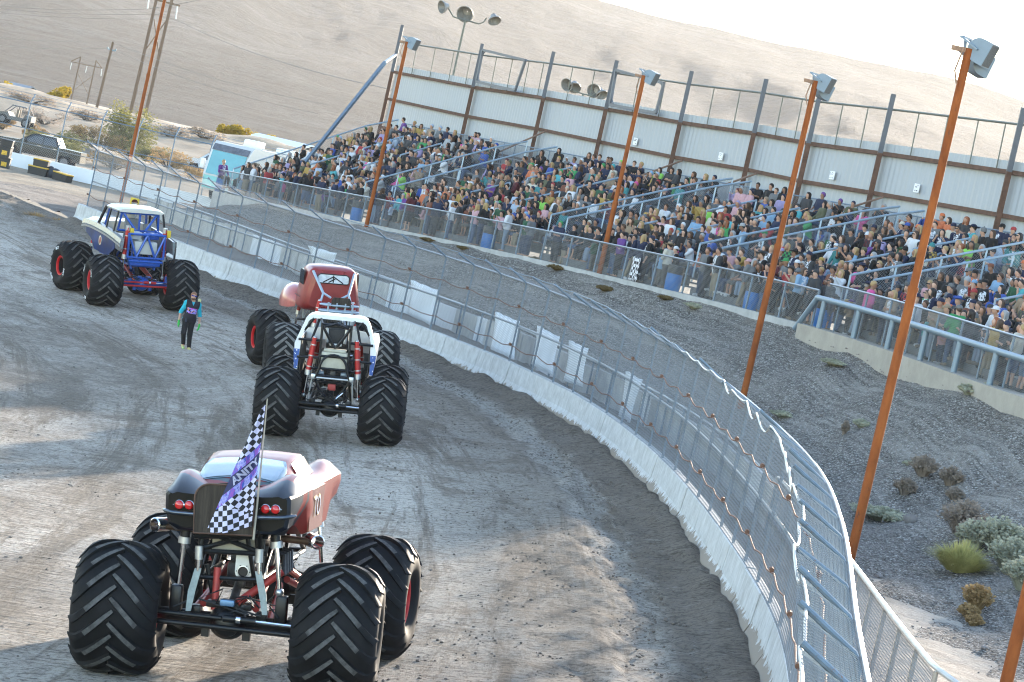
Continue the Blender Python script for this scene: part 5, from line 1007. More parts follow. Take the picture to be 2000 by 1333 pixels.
def fast_mesh(name,V,Q,mat,col=None):
    me=bpy.data.meshes.new(name); me.vertices.add(len(V)); me.vertices.foreach_set('co',np.asarray(V,np.float32).ravel()); m=len(Q)
    me.loops.add(m*4); me.loops.foreach_set('vertex_index',np.asarray(Q,np.int32).ravel()); me.polygons.add(m); me.polygons.foreach_set('loop_start',np.arange(0,m*4,4,dtype=np.int32)); me.polygons.foreach_set('use_smooth',np.ones(m,bool))
    if col is not None: a=me.color_attributes.new('Col','FLOAT_COLOR','POINT'); a.data.foreach_set('color',np.asarray(col,np.float32).ravel())
    me.materials.append(mat); me.update(calc_edges=True); me.validate(); return me
def pose(sit=True,lean=0.,hands=((-.15,.36,.62),(.15,.36,.62)),elb=((-.28,.06,.82),(.28,.06,.82)),head=(0,.02),knee=.42,feet=None,spread=.13):
    j={}; zb=.52 if sit else .93; sz=.55 if sit else .53
    j['hip']=[(s*.09,0,zb) for s in (-1,1)]
    if sit: j['knee']=[(s*spread,knee,.50) for s in (-1,1)]; j['ank']=[(s*(spread-.01),knee+.01,.09) for s in (-1,1)]
    else: j['knee']=[(s*.105,.02,.50) for s in (-1,1)]; j['ank']=[(s*.11,-.02,.09) for s in (-1,1)]
    if feet: j['knee'],j['ank']=feet
    j['toe']=[(a[0]*1.1,a[1]+.17,.04) for a in j['ank']]
    j['sho']=[(s*.19,lean*.9,zb+sz) for s in (-1,1)]; j['chest']=(0,lean*.7,zb+.40); j['belly']=(0,lean*.25+.02,zb+.14); j['neck']=(0,lean*1.05,zb+sz+.10); j['head']=(head[0],lean*1.25+head[1],zb+sz+.25); j['elb']=elb;j['hand']=hands; j['zb']=zb; return j
def body_fun(j,which,inf=0.,long=False,shorts=False):
    def f(P):
        d=None
        def U(x,k=.05):
            nonlocal d; d=x if d is None else smin(d,x,k)
        h=np.array(j['head'])
        if which in('body','shirt'):
            U(cap_sd(P,j['belly'],j['chest'],.145+inf,.155+inf)); U(cap_sd(P,j['sho'][0],j['sho'][1],.075+inf,.075+inf),.08)
            for s in (0,1): 
                U(cap_sd(P,j['sho'][s],j['elb'][s],.058+inf*1.2,.046+inf*1.3),.05)
                if which=='body' or long: U(cap_sd(P,j['elb'][s],np.array(j['elb'][s])+(np.array(j['hand'][s])-np.array(j['elb'][s]))*(.8 if which=='shirt' else 1),.044+inf,.030+inf),.03)
            if which=='shirt': U(cap_sd(P,(j['hip'][0][0],0,j['zb']+.04),(j['hip'][1][0],0,j['zb']+.04),.115+inf,.115+inf),.06)
        if which in('body','trousers'):
            U(cap_sd(P,j['hip'][0],j['hip'][1],.11+inf,.11+inf),.06)
            for s in (0,1):
                U(cap_sd(P,j['hip'][s],j['knee'][s],.088+inf,.062+inf),.04)
                if which=='body' or not shorts: U(cap_sd(P,j['knee'][s],np.array(j['ank'][s])+np.array([0,0,.03 if which=='trousers' else 0]),.058+inf,.042+inf*1.3),.04)
        if which in('body','shoes'):
            for s in (0,1): U(cap_sd(P,np.array(j['ank'][s])-np.array([0,.02,.03]),j['toe'][s],.045+inf,.038+inf),.03)
        if which=='body':
            U(cap_sd(P,j['chest'],j['neck'],.07,.055),.05); U(cap_sd(P,j['neck'],h-np.array([0,.01,.04]),.054,.056),.03)
            U(ell_sd(P,h,(.080,.098,.115)),.03); U(ell_sd(P,h+np.array([0,.03,-.06]),(.058,.065,.06)),.03); U(ell_sd(P,h+np.array([0,.102,-.015]),(.016,.022,.028)),.015)
            for s in (0,1): U(ell_sd(P,np.array(j['hand'][s]),(.045,.05,.04)),.02)
        return d
    return f
def hair_fun(j,long):
    h=np.array(j['head'])
    def f(P):
        d=ell_sd(P,h+np.array([0,-.012,.02]),(.096,.112,.118)); cut=(P[...,1]-h[1])*.9-(P[...,2]-h[2])*1.0-.005; d=np.maximum(d,cut*.7)
        if long: 
            d=smin(d,cap_sd(P,h+np.array([0,-.07,.02]),h+np.array([0,-.105,-.27]),.085,.06),.04)
            for s in (-1,1): d=smin(d,cap_sd(P,h+np.array([s*.08,-.01,.02]),h+np.array([s*.10,.02,-.2]),.04,.03),.03)
        return d
    return f
SKINM=M('skin',(.5,.3,.2),.55,0,.07,9,objcol=True); CLOTH=M('cloth',(.5,.5,.5),.9,0,.2,14,objcol=True); HAIRM=M('hair',(.1,.07,.05),.6,0,.35,40,objcol=True)
def cloth_print(name,kind):
    m,nt,b=new_mat(name); L=nt.links; v=coord(nt,'Object'); oi=nt.nodes.new('ShaderNodeObjectInfo').outputs['Color']; sp=nt.nodes.new('ShaderNodeSeparateXYZ'); L.new(v,sp.inputs[0])
    if kind=='plaid':
        w1=nt.nodes.new('ShaderNodeTexChecker'); w1.inputs['Scale'].default_value=11; w1.inputs[1].default_value=(1,1,1,1); w1.inputs[2].default_value=(0,0,0,1); L.new(v,w1.inputs[0]); c=mix(nt,w1.outputs[1],oi,(.03,.03,.04))
    else:
        ax=mth(nt,'LESS_THAN',mth(nt,'ABSOLUTE',sp.outputs[0]),.11); fy=mth(nt,'GREATER_THAN',sp.outputs[1],.07); z1=mth(nt,'GREATER_THAN',sp.outputs[2],.78)
        msk=mth(nt,'MULTIPLY',mth(nt,'MULTIPLY',ax,fy),mth(nt,'MULTIPLY',z1,ramp(nt,noise(nt,v,16,3,.6),[(.46,(0,0,0)),(.5,(1,1,1))]))); c=mix(nt,msk,oi,(.62,.62,.64))
    L.new(c,b.inputs['Base Color']); b.inputs['Roughness'].default_value=.9; return m
CLOTHP=cloth_print('printed_cloth','print'); PLAID=cloth_print('plaid_cloth','plaid')
SITS=[pose(),pose(lean=.22,hands=((-.05,.50,.66),(.05,.50,.64)),elb=((-.24,.28,.70),(.24,.28,.70))),pose(lean=.03,hands=((.12,.20,.90),(-.12,.21,.87)),elb=((-.27,.10,.84),(.27,.10,.84)),head=(.01,.02)),pose(lean=.12,hands=((-.03,.27,1.16),(.12,.36,.62)),elb=((-.22,.30,.88),(.28,.12,.80)),head=(-.02,.02)),pose(lean=.02,hands=((-.09,.36,1.16),(.09,.36,1.18)),elb=((-.26,.16,.92),(.26,.16,.92))),pose(lean=-.05,hands=((-.1,.3,.64),(.16,.34,.62)),elb=((-.29,.0,.82),(.29,.0,.82)),head=(.03,.0),spread=.2)]
STND=[pose(False,0,((-.24,.06,.78),(.24,.05,.78)),((-.26,-.02,1.1),(.26,-.02,1.1))),pose(False,.02,((.12,.20,1.22),(-.12,.21,1.19)),((-.27,.08,1.16),(.27,.08,1.16))),pose(False,.05,((-.12,.32,1.2),(.2,.1,.85)),((-.25,.12,1.12),(.27,-.02,1.12)))]
PN=[(j,True) for j in SITS]+[(j,False) for j in STND]
def nets(j,h):
    lo,hi=(-.5,-.35,-.02),(.5,.85,1.62 if j['zb']<.6 else 2.0); o={}
    o['body']=net(body_fun(j,'body'),lo,hi,h)
    i=.02 if h<.04 else .028
    o['shirt']=net(body_fun(j,'shirt',i),lo,hi,h); o['long']=net(body_fun(j,'shirt',i,True),lo,hi,h); o['trousers']=net(body_fun(j,'trousers',i),lo,hi,h); o['shorts']=net(body_fun(j,'trousers',i,False,True),lo,hi,h)
    o['shoes']=net(body_fun(j,'shoes',i*.8),lo,hi,h); hh=min(h,.03); hz=np.array(j['head']); o['hair']=net(hair_fun(j,False),hz-.2,hz+.2,hh); o['hairlong']=net(hair_fun(j,True),hz-np.array([.25,.25,.42]),hz+.2,hh); return o
def hat_parts(j,kind):
    h=np.array(j['head']); mb=MB()
    if kind in('cap','backcap'):
        s=1 if kind=='cap' else -1; mb.lathe([(.105,.035),(.108,.06),(.095,.11),(.06,.14),(.001,.15)],h+np.array([0,-.01,0]),(0,0,1),14); V=[];n=7
        for i in range(n):
            a=math.pi*(i/(n-1)); x=.085*math.cos(a); V+= [(h[0]+x,h[1]+s*(.05+.03*math.sin(a)),h[2]+.045),(h[0]+x*1.0,h[1]+s*(.09+.10*math.sin(a)),h[2]+.03)]
        mb.add(V,[(2*i,2*i+1,2*i+3,2*i+2) for i in range(n-1)])
    elif kind=='beanie': mb.lathe([(.108,.0),(.112,.04),(.1,.11),(.06,.15),(.02,.16),(.02,.19),(.001,.195)],h+np.array([0,-.015,.01]),(0,0,1),14)
    else: mb.lathe([(.1,.05),(.2,.045),(.235,.075),(.2,.055),(.105,.065),(.1,.13),(.06,.155),(.001,.14)],h+np.array([0,-.01,0]),(0,0,1),16)
    return mb
TEMPL=[]
for j,_ in PN:
    o=nets(j,.03); t={k:fast_mesh('person' if k=='body' else k,*v_,SKINM if k=='body' else HAIRM if 'hair' in k else CLOTH) for k,v_ in o.items()}
    for k in ('cap','backcap','beanie','cowboy'): t[k]=hat_parts(j,k).mesh(k,CLOTH)
    for k in ('shirt','long'): 
        for nm,mt in (('p',CLOTHP),('q',PLAID)): t[k+nm]=t[k].copy(); t[k+nm].materials[0]=mt
    mb=MB(); hz=np.array(j['head']); mb.box(hz+np.array([0,.098,.012]),(.13,.02,.036)); t['sunglasses']=mb.mesh('sunglasses',BLK); TEMPL.append(t)
CLR={'black':(.012,.012,.014),'charcoal':(.045,.047,.052),'navy':(.012,.022,.07),'royal blue':(.012,.08,.42),'sky blue':(.2,.4,.62),'pale blue':(.4,.5,.66),'teal':(.02,.26,.27),'turquoise':(.03,.42,.46),'forest green':(.015,.11,.045),'bright green':(.03,.36,.09),'lime green':(.28,.75,.05),'olive':(.11,.115,.05),'maroon':(.13,.012,.02),'red':(.45,.018,.02),'orange':(.75,.16,.02),'rust brown':(.24,.07,.03),'tan':(.36,.25,.15),'cream':(.62,.56,.44),'white':(.74,.74,.76),'light grey':(.4,.41,.42),'grey':(.17,.175,.18),'hot pink':(.8,.03,.3),'pale pink':(.66,.34,.38),'purple':(.16,.035,.3),'lavender':(.36,.28,.52),'mustard':(.5,.3,.03)}
CW={'black':26,'charcoal':12,'navy':11,'grey':9,'white':8,'lime green':.7,'bright green':.8,'teal':1.2,'hot pink':1.2,'turquoise':1.2}; CLR={k:tuple((.62*x+.16*sum(v)/3) for x in v) for k,v in CLR.items()}; CN=list(CLR); CWT_=[CW.get(k,1.7) for k in CN]
SK=[(.5,.29,.2),(.44,.245,.165),(.52,.31,.22),(.38,.2,.13),(.26,.135,.085)]; HR={'dark':(.018,.012,.01),'brown':(.065,.035,.02),'blonde':(.36,.24,.11),'grey':(.3,.29,.28),'ginger':(.25,.08,.03)}
TRC=[(.05,.085,.16),(.07,.11,.19),(.03,.045,.085),(.015,.015,.018),(.015,.015,.018),(.11,.1,.085),(.2,.26,.34),(.03,.03,.034),(.24,.2,.14)]
def rand_look():
    hw=rnd.choices(['cap','backcap','beanie','cowboy','none','none','long','long'],[22,4,5,3,26,0,26,6])[0]
    return dict(pose=rnd.randrange(6),top=rnd.choices(CN,CWT_)[0],sl=rnd.choice(['shirt','shirt','long']),pat=rnd.choices(['','p','q'],[66,24,10])[0],hw=hw,hatc=rnd.choices(CN,[CW.get(k,1.7) for k in CN])[0],hair=rnd.choices(list(HR),[45,28,14,8,5])[0],skin=rnd.choice(SK),legs=rnd.choice(TRC),shorts=rnd.random()<.12,gl=rnd.random()<.2,sc=rnd.choice([1,1,1,1,.97,1.04,.94,.72,.62]))
ROWW=['front','second','third','fourth','fifth','sixth','seventh','eighth','ninth','tenth','top']
def place_person(lk,pos,rz,label,group):
    t=TEMPL[lk['pose']]
    def mk(key,name,col,par):
        o=bpy.data.objects.new(name,t[key]); COL.objects.link(o); o.color=(*col,1); o.parent=par; return o
    p=mk('body','person',lk['skin'],None); p.location=pos; p.rotation_euler=(rnd.gauss(-.02,.06),rnd.gauss(0,.06),rz); p.scale=(lk['sc'],)*3; tag(p,label,'person',group)
    mk(lk['sl']+lk['pat'],'shirt',CLR[lk['top']],p); mk('shorts' if lk['shorts'] else 'trousers','shorts' if lk['shorts'] else 'trousers',lk['legs'],p); mk('shoes','shoes',rnd.choice([(.02,.02,.02),(.5,.5,.5),(.2,.15,.1)]),p)
    mk('hairlong' if lk['hw']=='long' else 'hair','hair',HR[lk['hair']],p)
    if lk['hw'] in('cap','backcap','beanie','cowboy'): mk(lk['hw'],{'cap':'cap','backcap':'cap','beanie':'beanie','cowboy':'cowboy_hat'}[lk['hw']],CLR[lk['hatc']],p)
    if lk['gl']: mk('sunglasses','sunglasses',(0,0,0),p)
    return p
used_lab=set()
BLK_N=['nearest right','second right','middle','second left','far left']
def mk_label(lk,where):
    kid='child' if lk['sc']<.8 else 'spectator'; pt={'':'','p':'printed ','q':'checked '}[lk['pat']]; g='top' if lk['sl']=='long' else 'tee'
    hw={'cap':lk['hatc']+' cap','backcap':'backward '+lk['hatc']+' cap','beanie':lk['hatc']+' beanie','cowboy':lk['hatc']+' cowboy hat','none':'short '+lk['hair']+' hair','long':'long '+lk['hair']+' hair'}[lk['hw']]
    return f"{kid} in {pt}{lk['top']} {g} and {hw}, {where}"
seats=[]
for si,(a,b) in enumerate(SEC):
    for r in range(NR):
        t=a+.55+rnd.random()*.4; occ=.86 if r<NR-2 else (.74 if r==NR-2 else .5)
        while t<b-.55:
            if rnd.random()<occ: seats.append((t+rnd.uniform(-.08,.08),r,si,0))
            t+=rnd.uniform(.50,.66)
for (a,b) in AIS:
    for r in range(1,NR-2):
        if rnd.random()<.06: seats.append(((a+b)/2+rnd.uniform(-.3,.3),r,5,0))
t=TL-2
while t>T0+2:                                # people standing and sitting along the walkway
    t-=rnd.choice([.5,.6,.8,1.6,2.8]); seats.append((t,-1,5,1))
pp=[]
for (t,r,si,st) in seats:
    if st: e=.5+rnd.uniform(-.1,.25); z=float(zf(t))+.02
    else: e=float(rowe(r))+.14; z=float(rowz(t,r))
    p=SF.off(t,e); x,y=proj((*p,z+.9)); pp.append((p[1],t,r,si,st,(float(p[0]),float(p[1]),z-(.03 if not st else 0)),x,y))
pp=[q for q in pp if -30<q[6]<2022]; pp.sort(key=lambda q:q[0]); print('seats',len(pp))
nI=0; STV=[];STQ=[];STC=[];nn_=0; LOW=[nets(j,.055) for j,_ in PN]
CUT=[]
for (yd,t,r,si,st,pos,x,y) in pp:
    n2=SF.nrm(t); rz=math.atan2(-n2[1],-n2[0])-math.pi/2+rnd.gauss(.22,.3)
    lk=rand_look()
    if st:
        lk['pose']=6+rnd.randrange(3); rz+=rnd.choice([0,0,1.6,3.1,-1.2]) 
    if nI<292:
        for _ in range(60):
            wh='standing at the walkway fence' if st else ('on the aisle steps' if si==5 else f"{ROWW[r]} row, {BLK_N[min(si,4)]} block"); lb=mk_label(lk,wh)
            if lb not in used_lab and len(lb.split())<=16: break
            k=rand_look(); k['pose']=lk['pose']; lk=k
        used_lab.add(lb); place_person(lk,pos,rz,lb,'spectators in the grandstand'); nI+=1
    else:
        o=LOW[lk['pose']]; c,s=math.cos(rz)*lk['sc'],math.sin(rz)*lk['sc']
        top=CLR[lk['top']]; hatted=lk['hw'] in('cap','backcap','beanie','cowboy')
        for key,col in (('body',lk['skin']),(lk['sl'],top),('shorts' if lk['shorts'] else 'trousers',lk['legs']),('hairlong' if lk['hw']=='long' else 'hair',CLR[lk['hatc']] if hatted else HR[lk['hair']])):
            V,Q=o[key]; W=np.column_stack([V[:,0]*c-V[:,1]*s+pos[0],V[:,0]*s+V[:,1]*c+pos[1],V[:,2]*lk['sc']+pos[2]]); STV.append(W);STQ.append(Q+nn_);nn_+=len(V); STC.append(np.tile((*col,1),(len(V),1)))
m,nt,b=new_mat('crowd_cloth_and_skin'); at=nt.nodes.new('ShaderNodeAttribute'); at.attribute_name='Col'; v=coord(nt,'Object'); hs=nt.nodes.new('ShaderNodeHueSaturation'); nt.links.new(at.outputs['Color'],hs.inputs['Color']); nt.links.new(mth(nt,'MULTIPLY_ADD',noise(nt,v,14,4,.6),.6,.7),hs.inputs['Value']); nt.links.new(hs.outputs[0],b.inputs['Base Color']); b.inputs['Roughness'].default_value=.85
o=bpy.data.objects.new('crowd',fast_mesh('crowd',np.vstack(STV),np.vstack(STQ),m,np.vstack(STC))); COL.objects.link(o); tag(o,'dense far crowd of seated spectators filling the middle and left of the grandstand','crowd',None,'stuff')
# ---------------------------------------------------------------- the track marshal
def marshal():
    s,e=W0.near(np.array([-9.94,92.1])); z=z_at(-9.94,92.1)
    j=pose(False,.03,((-.33,.10,.83),(.33,.10,.82)),((-.31,-.03,1.13),(.31,-.03,1.13)),head=(.03,.03),feet=([(-.11,.05,.50),(.12,.18,.52)],[(-.17,.03,.09),(.0,-.13,.15)]))
    lo,hi=(-.55,-.45,-.02),(.55,.6,1.95); h=.017
    def fingers(P,d):
        for sg in (-1,1):
            hx=np.array([sg*.33,.10,.83]); d=smin(d,ell_sd(P,hx+np.array([0,.0,-.03]),(.026,.045,.055)),.02)
            for k,(ln) in enumerate((.075,.085,.08,.062)):
                b0=hx+np.array([sg*.002,.036-.024*k,-.075]); m_=b0+np.array([-sg*.008,.004,-ln*.55]); t_=m_+np.array([-sg*.026,.0,-ln*.42]); d=smin(d,np.minimum(cap_sd(P,b0,m_,.0125,.011),cap_sd(P,m_,t_,.011,.009)),.006)
            b0=hx+np.array([-sg*.005,.045,-.02]); d=smin(d,np.minimum(cap_sd(P,b0,b0+np.array([-sg*.012,.032,-.035]),.014,.012),cap_sd(P,b0+np.array([-sg*.012,.032,-.035]),b0+np.array([-sg*.03,.034,-.06]),.012,.01)),.008)
        return d
    fb=body_fun(j,'body'); V,Q=net(lambda P: fingers(P,fb(P)),lo,hi,h)
    p=bpy.data.objects.new('person',fast_mesh('person',V,Q,SKINM)); COL.objects.link(p); p.color=(.5,.28,.18,1); p.location=(-9.94,92.1,z-.01); p.rotation_euler=(0,0,R(180)+.30); p.scale=(.99,)*3
    tag(p,'track marshal standing alone on the dirt in black vest, turquoise sleeves and green gloves','person')
    def ch(name,fun,mat,col=None,h=h,lo=lo,hi=hi):
        V,Q=net(fun,lo,hi,h); o=bpy.data.objects.new(name,fast_mesh(name,V,Q,mat)); COL.objects.link(o); o.parent=p
        if col: o.color=(*col,1)
        return o
    ch('trousers',body_fun(j,'trousers',.02),CLOTH,(.012,.012,.014))
    sh=body_fun(j,'shirt',.016); ch('shirt',sh,M('turquoise_sleeve',(.02,.4,.5),.8,0,.15,12))
    m,nt,b=new_mat('black_vest_with_logo'); L=nt.links; v=coord(nt,'Object'); sp=nt.nodes.new('ShaderNodeSeparateXYZ'); L.new(v,sp.inputs[0])
    n_=noise(nt,v,11,3,.6,.6,'Color'); vib=ramp(nt,noise(nt,v,9,3,.6,1.),[(.3,(.75,.03,.35)),(.42,(.25,.2,.7)),(.5,(.35,.4,.8)),(.58,(.8,.2,.04)),(.66,(.03,.3,.5))],'CONSTANT')
    msk=mth(nt,'MULTIPLY',mth(nt,'LESS_THAN',mth(nt,'ABSOLUTE',mth(nt,'SUBTRACT',sp.outputs[2],1.25)),.085),mth(nt,'MULTIPLY',mth(nt,'GREATER_THAN',sp.outputs[1],.03),mth(nt,'LESS_THAN',mth(nt,'ABSOLUTE',sp.outputs[0]),.16)))
    c=mix(nt,mth(nt,'MULTIPLY',msk,ramp(nt,noise(nt,v,17,2,.5),[(.38,(0,0,0)),(.42,(1,1,1))])),(.014,.013,.02),vib); L.new(c,b.inputs['Base Color']); b.inputs['Roughness'].default_value=.8
    fv=body_fun(dict(j,elb=j['sho']),'shirt',.036); ch('vest',lambda P: np.maximum(fv(P),np.maximum(np.abs(P[...,0])-.215,P[...,2]-1.60+np.clip(.075-np.abs(P[...,0]),0,1)*2.6*(P[...,1]>0))),m)
    ch('collar',lambda P: cap_sd(P,(0,.05,1.50),(0,.10,1.37),.055,.015),M('pink_undershirt',(.85,.03,.3),.7,0,.1,9),h=.012,lo=(-.1,-.05,1.3),hi=(.1,.2,1.6))
    for sg in (-1,1):
        hx=np.array([sg*.33,.10,.83]); 
        ch('glove',lambda P: np.where(hx[0]*P[...,0]<0,1.,fingers(P,ell_sd(P,hx+np.array([0,0,.01]),(.03,.04,.05)))-.007),M('green_glove',(.03,.42,.06),.7,0,.3,14,wear=(.03,.03,.03),wamt=.5),h=.012,lo=hx-np.array([.09,.1,.2]),hi=hx+np.array([.09,.12,.1]))
    fs=body_fun(j,'shoes',.012); ch('shoes',fs,M('pink_and_green_trainer',(.75,.1,.12),.6,0,.1,9,col2=(.35,.8,.25)),lo=(-.3,-.3,-.02),hi=(.3,.4,.25))
    ch('hair',hair_fun(j,False),HAIRM,(.22,.09,.035),h=.014,lo=np.array(j['head'])-.2,hi=np.array(j['head'])+.2)
    hz=np.array(j['head']); ch('beard',lambda P: np.maximum(ell_sd(P,hz+np.array([0,.035,-.075]),(.064,.072,.055)),-(P[...,1]-hz[1]-.0)),HAIRM,(.14,.06,.03),h=.012,lo=hz-.2,hi=hz+.15)
    mb=MB(); mb.tube([hz+np.array([x,.105-abs(x)*.5,.012]) for x in (-.08,-.06,-.02,.02,.06,.08)],.018,8); o=mb.build('sunglasses',M('blue_mirror_lens',(.03,.05,.35),.15,.3,.1,9),p)
    mb=MB(); c=np.array([-.19,.02,1.60]); mb.lathe([(.0,-.02),(.06,-.02),(.07,.0),(.06,.02),(.0,.02)],c,(-.6,.8,0),14,0); mb.tube([c,c+np.array([.09,-.09,.0]),c+np.array([.2,-.1,.0])],.012,6,1); o=mb.build('headset',[M('yellow_white_headset',(.75,.7,.35),.4,0,.2,20),BLK],p)
    mb=MB(); mb.lathe([(.165,-.025),(.17,0),(.165,.025),(.15,.0)],(0,.0,.985),(0,0,1),20,close=True); mb.box((.12,.14,.94),(.06,.04,.13),0,bev=.01); mb.build('tool_belt',M('dark_belt',(.03,.035,.06),.7,0,.3,9),p)
marshal()
# ---------------------------------------------------------------- paddock end: boundary wall, fence, vehicles
WALLP=M('white_wall_paint',(.72,.73,.74),.8,0,.06,.6,bmp=.3,bsc=14,wear=(.5,.49,.47),wamt=.6)
A=np.array([-44.,191.5]);B=np.array([-14.5,188.8]); ab=nv(B-A); L_ab=np.linalg.norm(B-A); pa=lambda t,e=0.: A+ab*t+np.array([-ab[1],ab[0]])*e
mb=MB(); mb.loft([[(*pa(t,-.15),-.9),(*pa(t,-.11),.42),(*pa(t,.11),.42),(*pa(t,.15),-.9)] for t in np.linspace(0,L_ab,20)],closed=True,caps=True,smooth=False)
tag(mb.build('boundary_wall',WALLP),'low white painted concrete wall across the far paddock end','wall')
bf=empty('barbed_fence',(*A,.4),0,'tall chain link fence with barbed wire arms on top of the low white wall','fence')
for t in np.arange(.9,L_ab,2.42):
    mb=MB(); mb.tube([(*pa(t,.05),.2),(*pa(t,.05),3.75),(*pa(t+.05,.5),4.35)],.045,7); keep(mb.build('fence_post',BLUP),bf)
for z,r in ((3.72,.04),(2.1,.035),(1.15,.03)):
    mb=MB(); mb.tube([(*pa(t,.05),z) for t in np.arange(.5,L_ab,2.)],r,6); keep(mb.build('fence_rail',BLUP if z>2 else GALV),bf)
for e,z in ((.2,3.93),(.35,4.13),(.49,4.33)):
    mb=MB(); mb.tube([(*pa(t+(.0),e),z) for t in np.arange(.9,L_ab,2.42)],.012,5); keep(mb.build('barbed_wire',GALVD),bf)
mb=MB(); chainlink(mb,lambda s_,h: np.column_stack([pa(0)[0]+ab[0]*s_,pa(0)[1]+ab[1]*s_,.42+h]),L_ab,3.3,.16,.0055,2); keep(mb.build('fence_mesh',WIRE,sharp=0),bf)
BIN=M('black_plastic_bin',(.02,.02,.022),.5,0,.3,5); LID=M('yellow_bin_lid',(.55,.33,.03),.5,0,.12,5)
def crate(px,d,z,sz,rz,label,lid=True,mark=False,tilt=0):
    p=at_d(*px,d); o=empty('storage_bin',(p[0],p[1],z),rz,label,'storage bin','black bins by the white wall'); o.rotation_euler=(0,tilt,rz); mb=MB(); x,y,h=sz
    mb.box((0,0,h/2),(x*.92,y*.92,h),0,taper=1.06); mb.beam((-x/2,-y/2,h*.82),(x/2,-y/2,h*.82),.03,.05); b_=mb.build('tub',BIN,o)
    mb=MB(); mb.rbox((0,0,h+.035),(x*1.03,y*1.03,.08),.02); mb.build('lid',LID if lid else BIN,o)
    if mark:
        mb=MB()
        for k in range(6): mb.box((rnd.uniform(-.13,.13),-y*.475,h*.5+rnd.uniform(-.12,.12)),(rnd.uniform(.04,.14),.012,rnd.uniform(.04,.1)))
        mb.box((0,-y*.47,h*.52),(.34,.012,.34)); mb.build('yellow_sticker',M('yellow_sticker',(.6,.36,.03),.6,0,.5,12),b_)
crate((76,330),187.5,-.62,(1.25,.7,.55),R(-6),'long black bin with yellow lid under another bin'); crate((82,316),187.6,-.0,(1.0,.6,.42),R(-4),'shorter black bin with yellow lid on top of a longer one'); crate((122,345),186.6,-.62,(1.15,.7,.52),R(-28),'black bin with yellow lid turned askew, nearest the fence corner',tilt=.05)
crate((6,333),187.,-.62,(.72,.7,.66),R(3),'bottom black box of the stack with yellow stickers',False,True); crate((8,312),187.,.12,(.72,.7,.62),R(-3),'middle black box of the stack with yellow stickers',False,True); crate((11,298),187.,.82,(.74,.7,.34),R(2),'flat black box topping the stickered stack',False,False)
p=at_d(108,333,187.8); mb=MB(); mb.ball((p[0],p[1],-.3),(.5,.35,.42),0,14,9); mb.ball((p[0]-.25,p[1]-.1,-.3),(.35,.3,.5),0,12,8); tag(mb.build('rubbish_sack',M('dark_blue_sack',(.02,.03,.045),.5,0,.3,5,bmp=.8,bsc=7)),'lumpy dark sack between the bins and white wall','sack')
PBLK=M('black_car_paint',(.006,.0065,.008),.3,0,.1,3,coat=.25,spec=.3); PWHT=M('white_car_paint',(.6,.63,.66),.3,.1,.05,3,coat=1.); PGRY=M('dusty_grey_paint',(.09,.095,.1),.45,.2,.2,5)
def vehicle(name,label,cat,px,d,z,rz,paint,prof,glass,wb,wr,wid,extra=None):
    p=at_d(*px,d); o=empty(name,(p[0],p[1],z),rz,label,cat)
    mb=MB(); w_=wid/2
    def ring(k,ins): return [(x,k*(w_-ins-(.16 if zz>1.15 else .0)*(zz-1.15)/.8),zz) for x,zz in prof]
    mb.loft([ring(-1,.06),ring(-1,0),ring(1,0),ring(1,.06)],closed=True,caps=True,smooth=False); mb.build('body',paint,o,sharp=25)
    for s_ in (-1,1):
        for g in glass:
            m_=MB(); m_.poly([(x,s_*(w_+.012-(.16 if zz>1.15 else 0)*(zz-1.15)/.8),zz) for x,zz in g][::-s_],.02,(0,s_,0)); m_.build('side_window',GLD,o)
    for x in wb:
        for s_ in (-1,1):
            m_=MB(); m_.lathe([(.0,.13),(wr*.55,.13),(wr*.62,.12),(wr,.1),(wr,-.1),(wr*.6,-.12),(0,-.12)],(x,s_*(w_-.08),wr),(0,s_,0),20,0,[1,1,0,0,0,0]); m_.build('wheel',[RUB,GRIL],o)
    if extra: extra(o,w_)
    return o
def pk(o,w_):
    mb=MB(); mb.loft([[(-1.28,-.66,1.30),(-1.28,.66,1.30)],[(-.52,-.6,1.80),(-.52,.6,1.80)]],smooth=False); mb.xf(np.array([[1,0,0,-.02],[0,1,0,0],[0,0,1,.03],[0,0,0,1]])); mb.build('windscreen',M('sky_glass',(.12,.2,.25),.08,.2,.1,2,coat=1),o)
    for s_ in (-1,1): mb=MB(); mb.rbox((-.95,s_*(w_+.12),1.3),(.14,.22,.2),.03); mb.build('wing_mirror',PBLK,o); mb=MB(); mb.rbox((-2.85,s_*.72,1.0),(.12,.4,.2),.03); mb.build('headlight',CHR,o); mb=MB(); mb.beam((-.1,s_*(w_+.02),1.12),(.15,s_*(w_+.02),1.12),.03,.04); mb.beam((.95,s_*(w_+.02),1.12),(1.2,s_*(w_+.02),1.12),.03,.04); mb.build('door_handle',CHR,o)
    mb=MB(); mb.box((-2.93,0,.85),(.08,1.3,.3),0); mb.build('grille',CHR,o)
pprof=[(-2.9,.55),(-2.92,1.05),(-2.75,1.2),(-1.35,1.28),(-.55,1.84),(-.2,1.9),(1.05,1.88),(1.38,1.3),(2.85,1.28),(2.88,.55),(2.3,.5),(2.2,.8),(1.5,.8),(1.4,.5),(-1.4,.45),(-1.5,.8),(-2.2,.8),(-2.3,.5)]
vehicle('pickup_truck','black crew cab pickup parked behind the white wall and fence','pickup truck',(82,288),197.5,-.12,R(-3),PBLK,pprof,[[(-1.05,1.27),(-.42,1.74),(.18,1.76),(.18,1.27)],[(.26,1.27),(.26,1.76),(.98,1.74),(1.2,1.3)]],(-1.85,1.85),.42,1.95,pk)
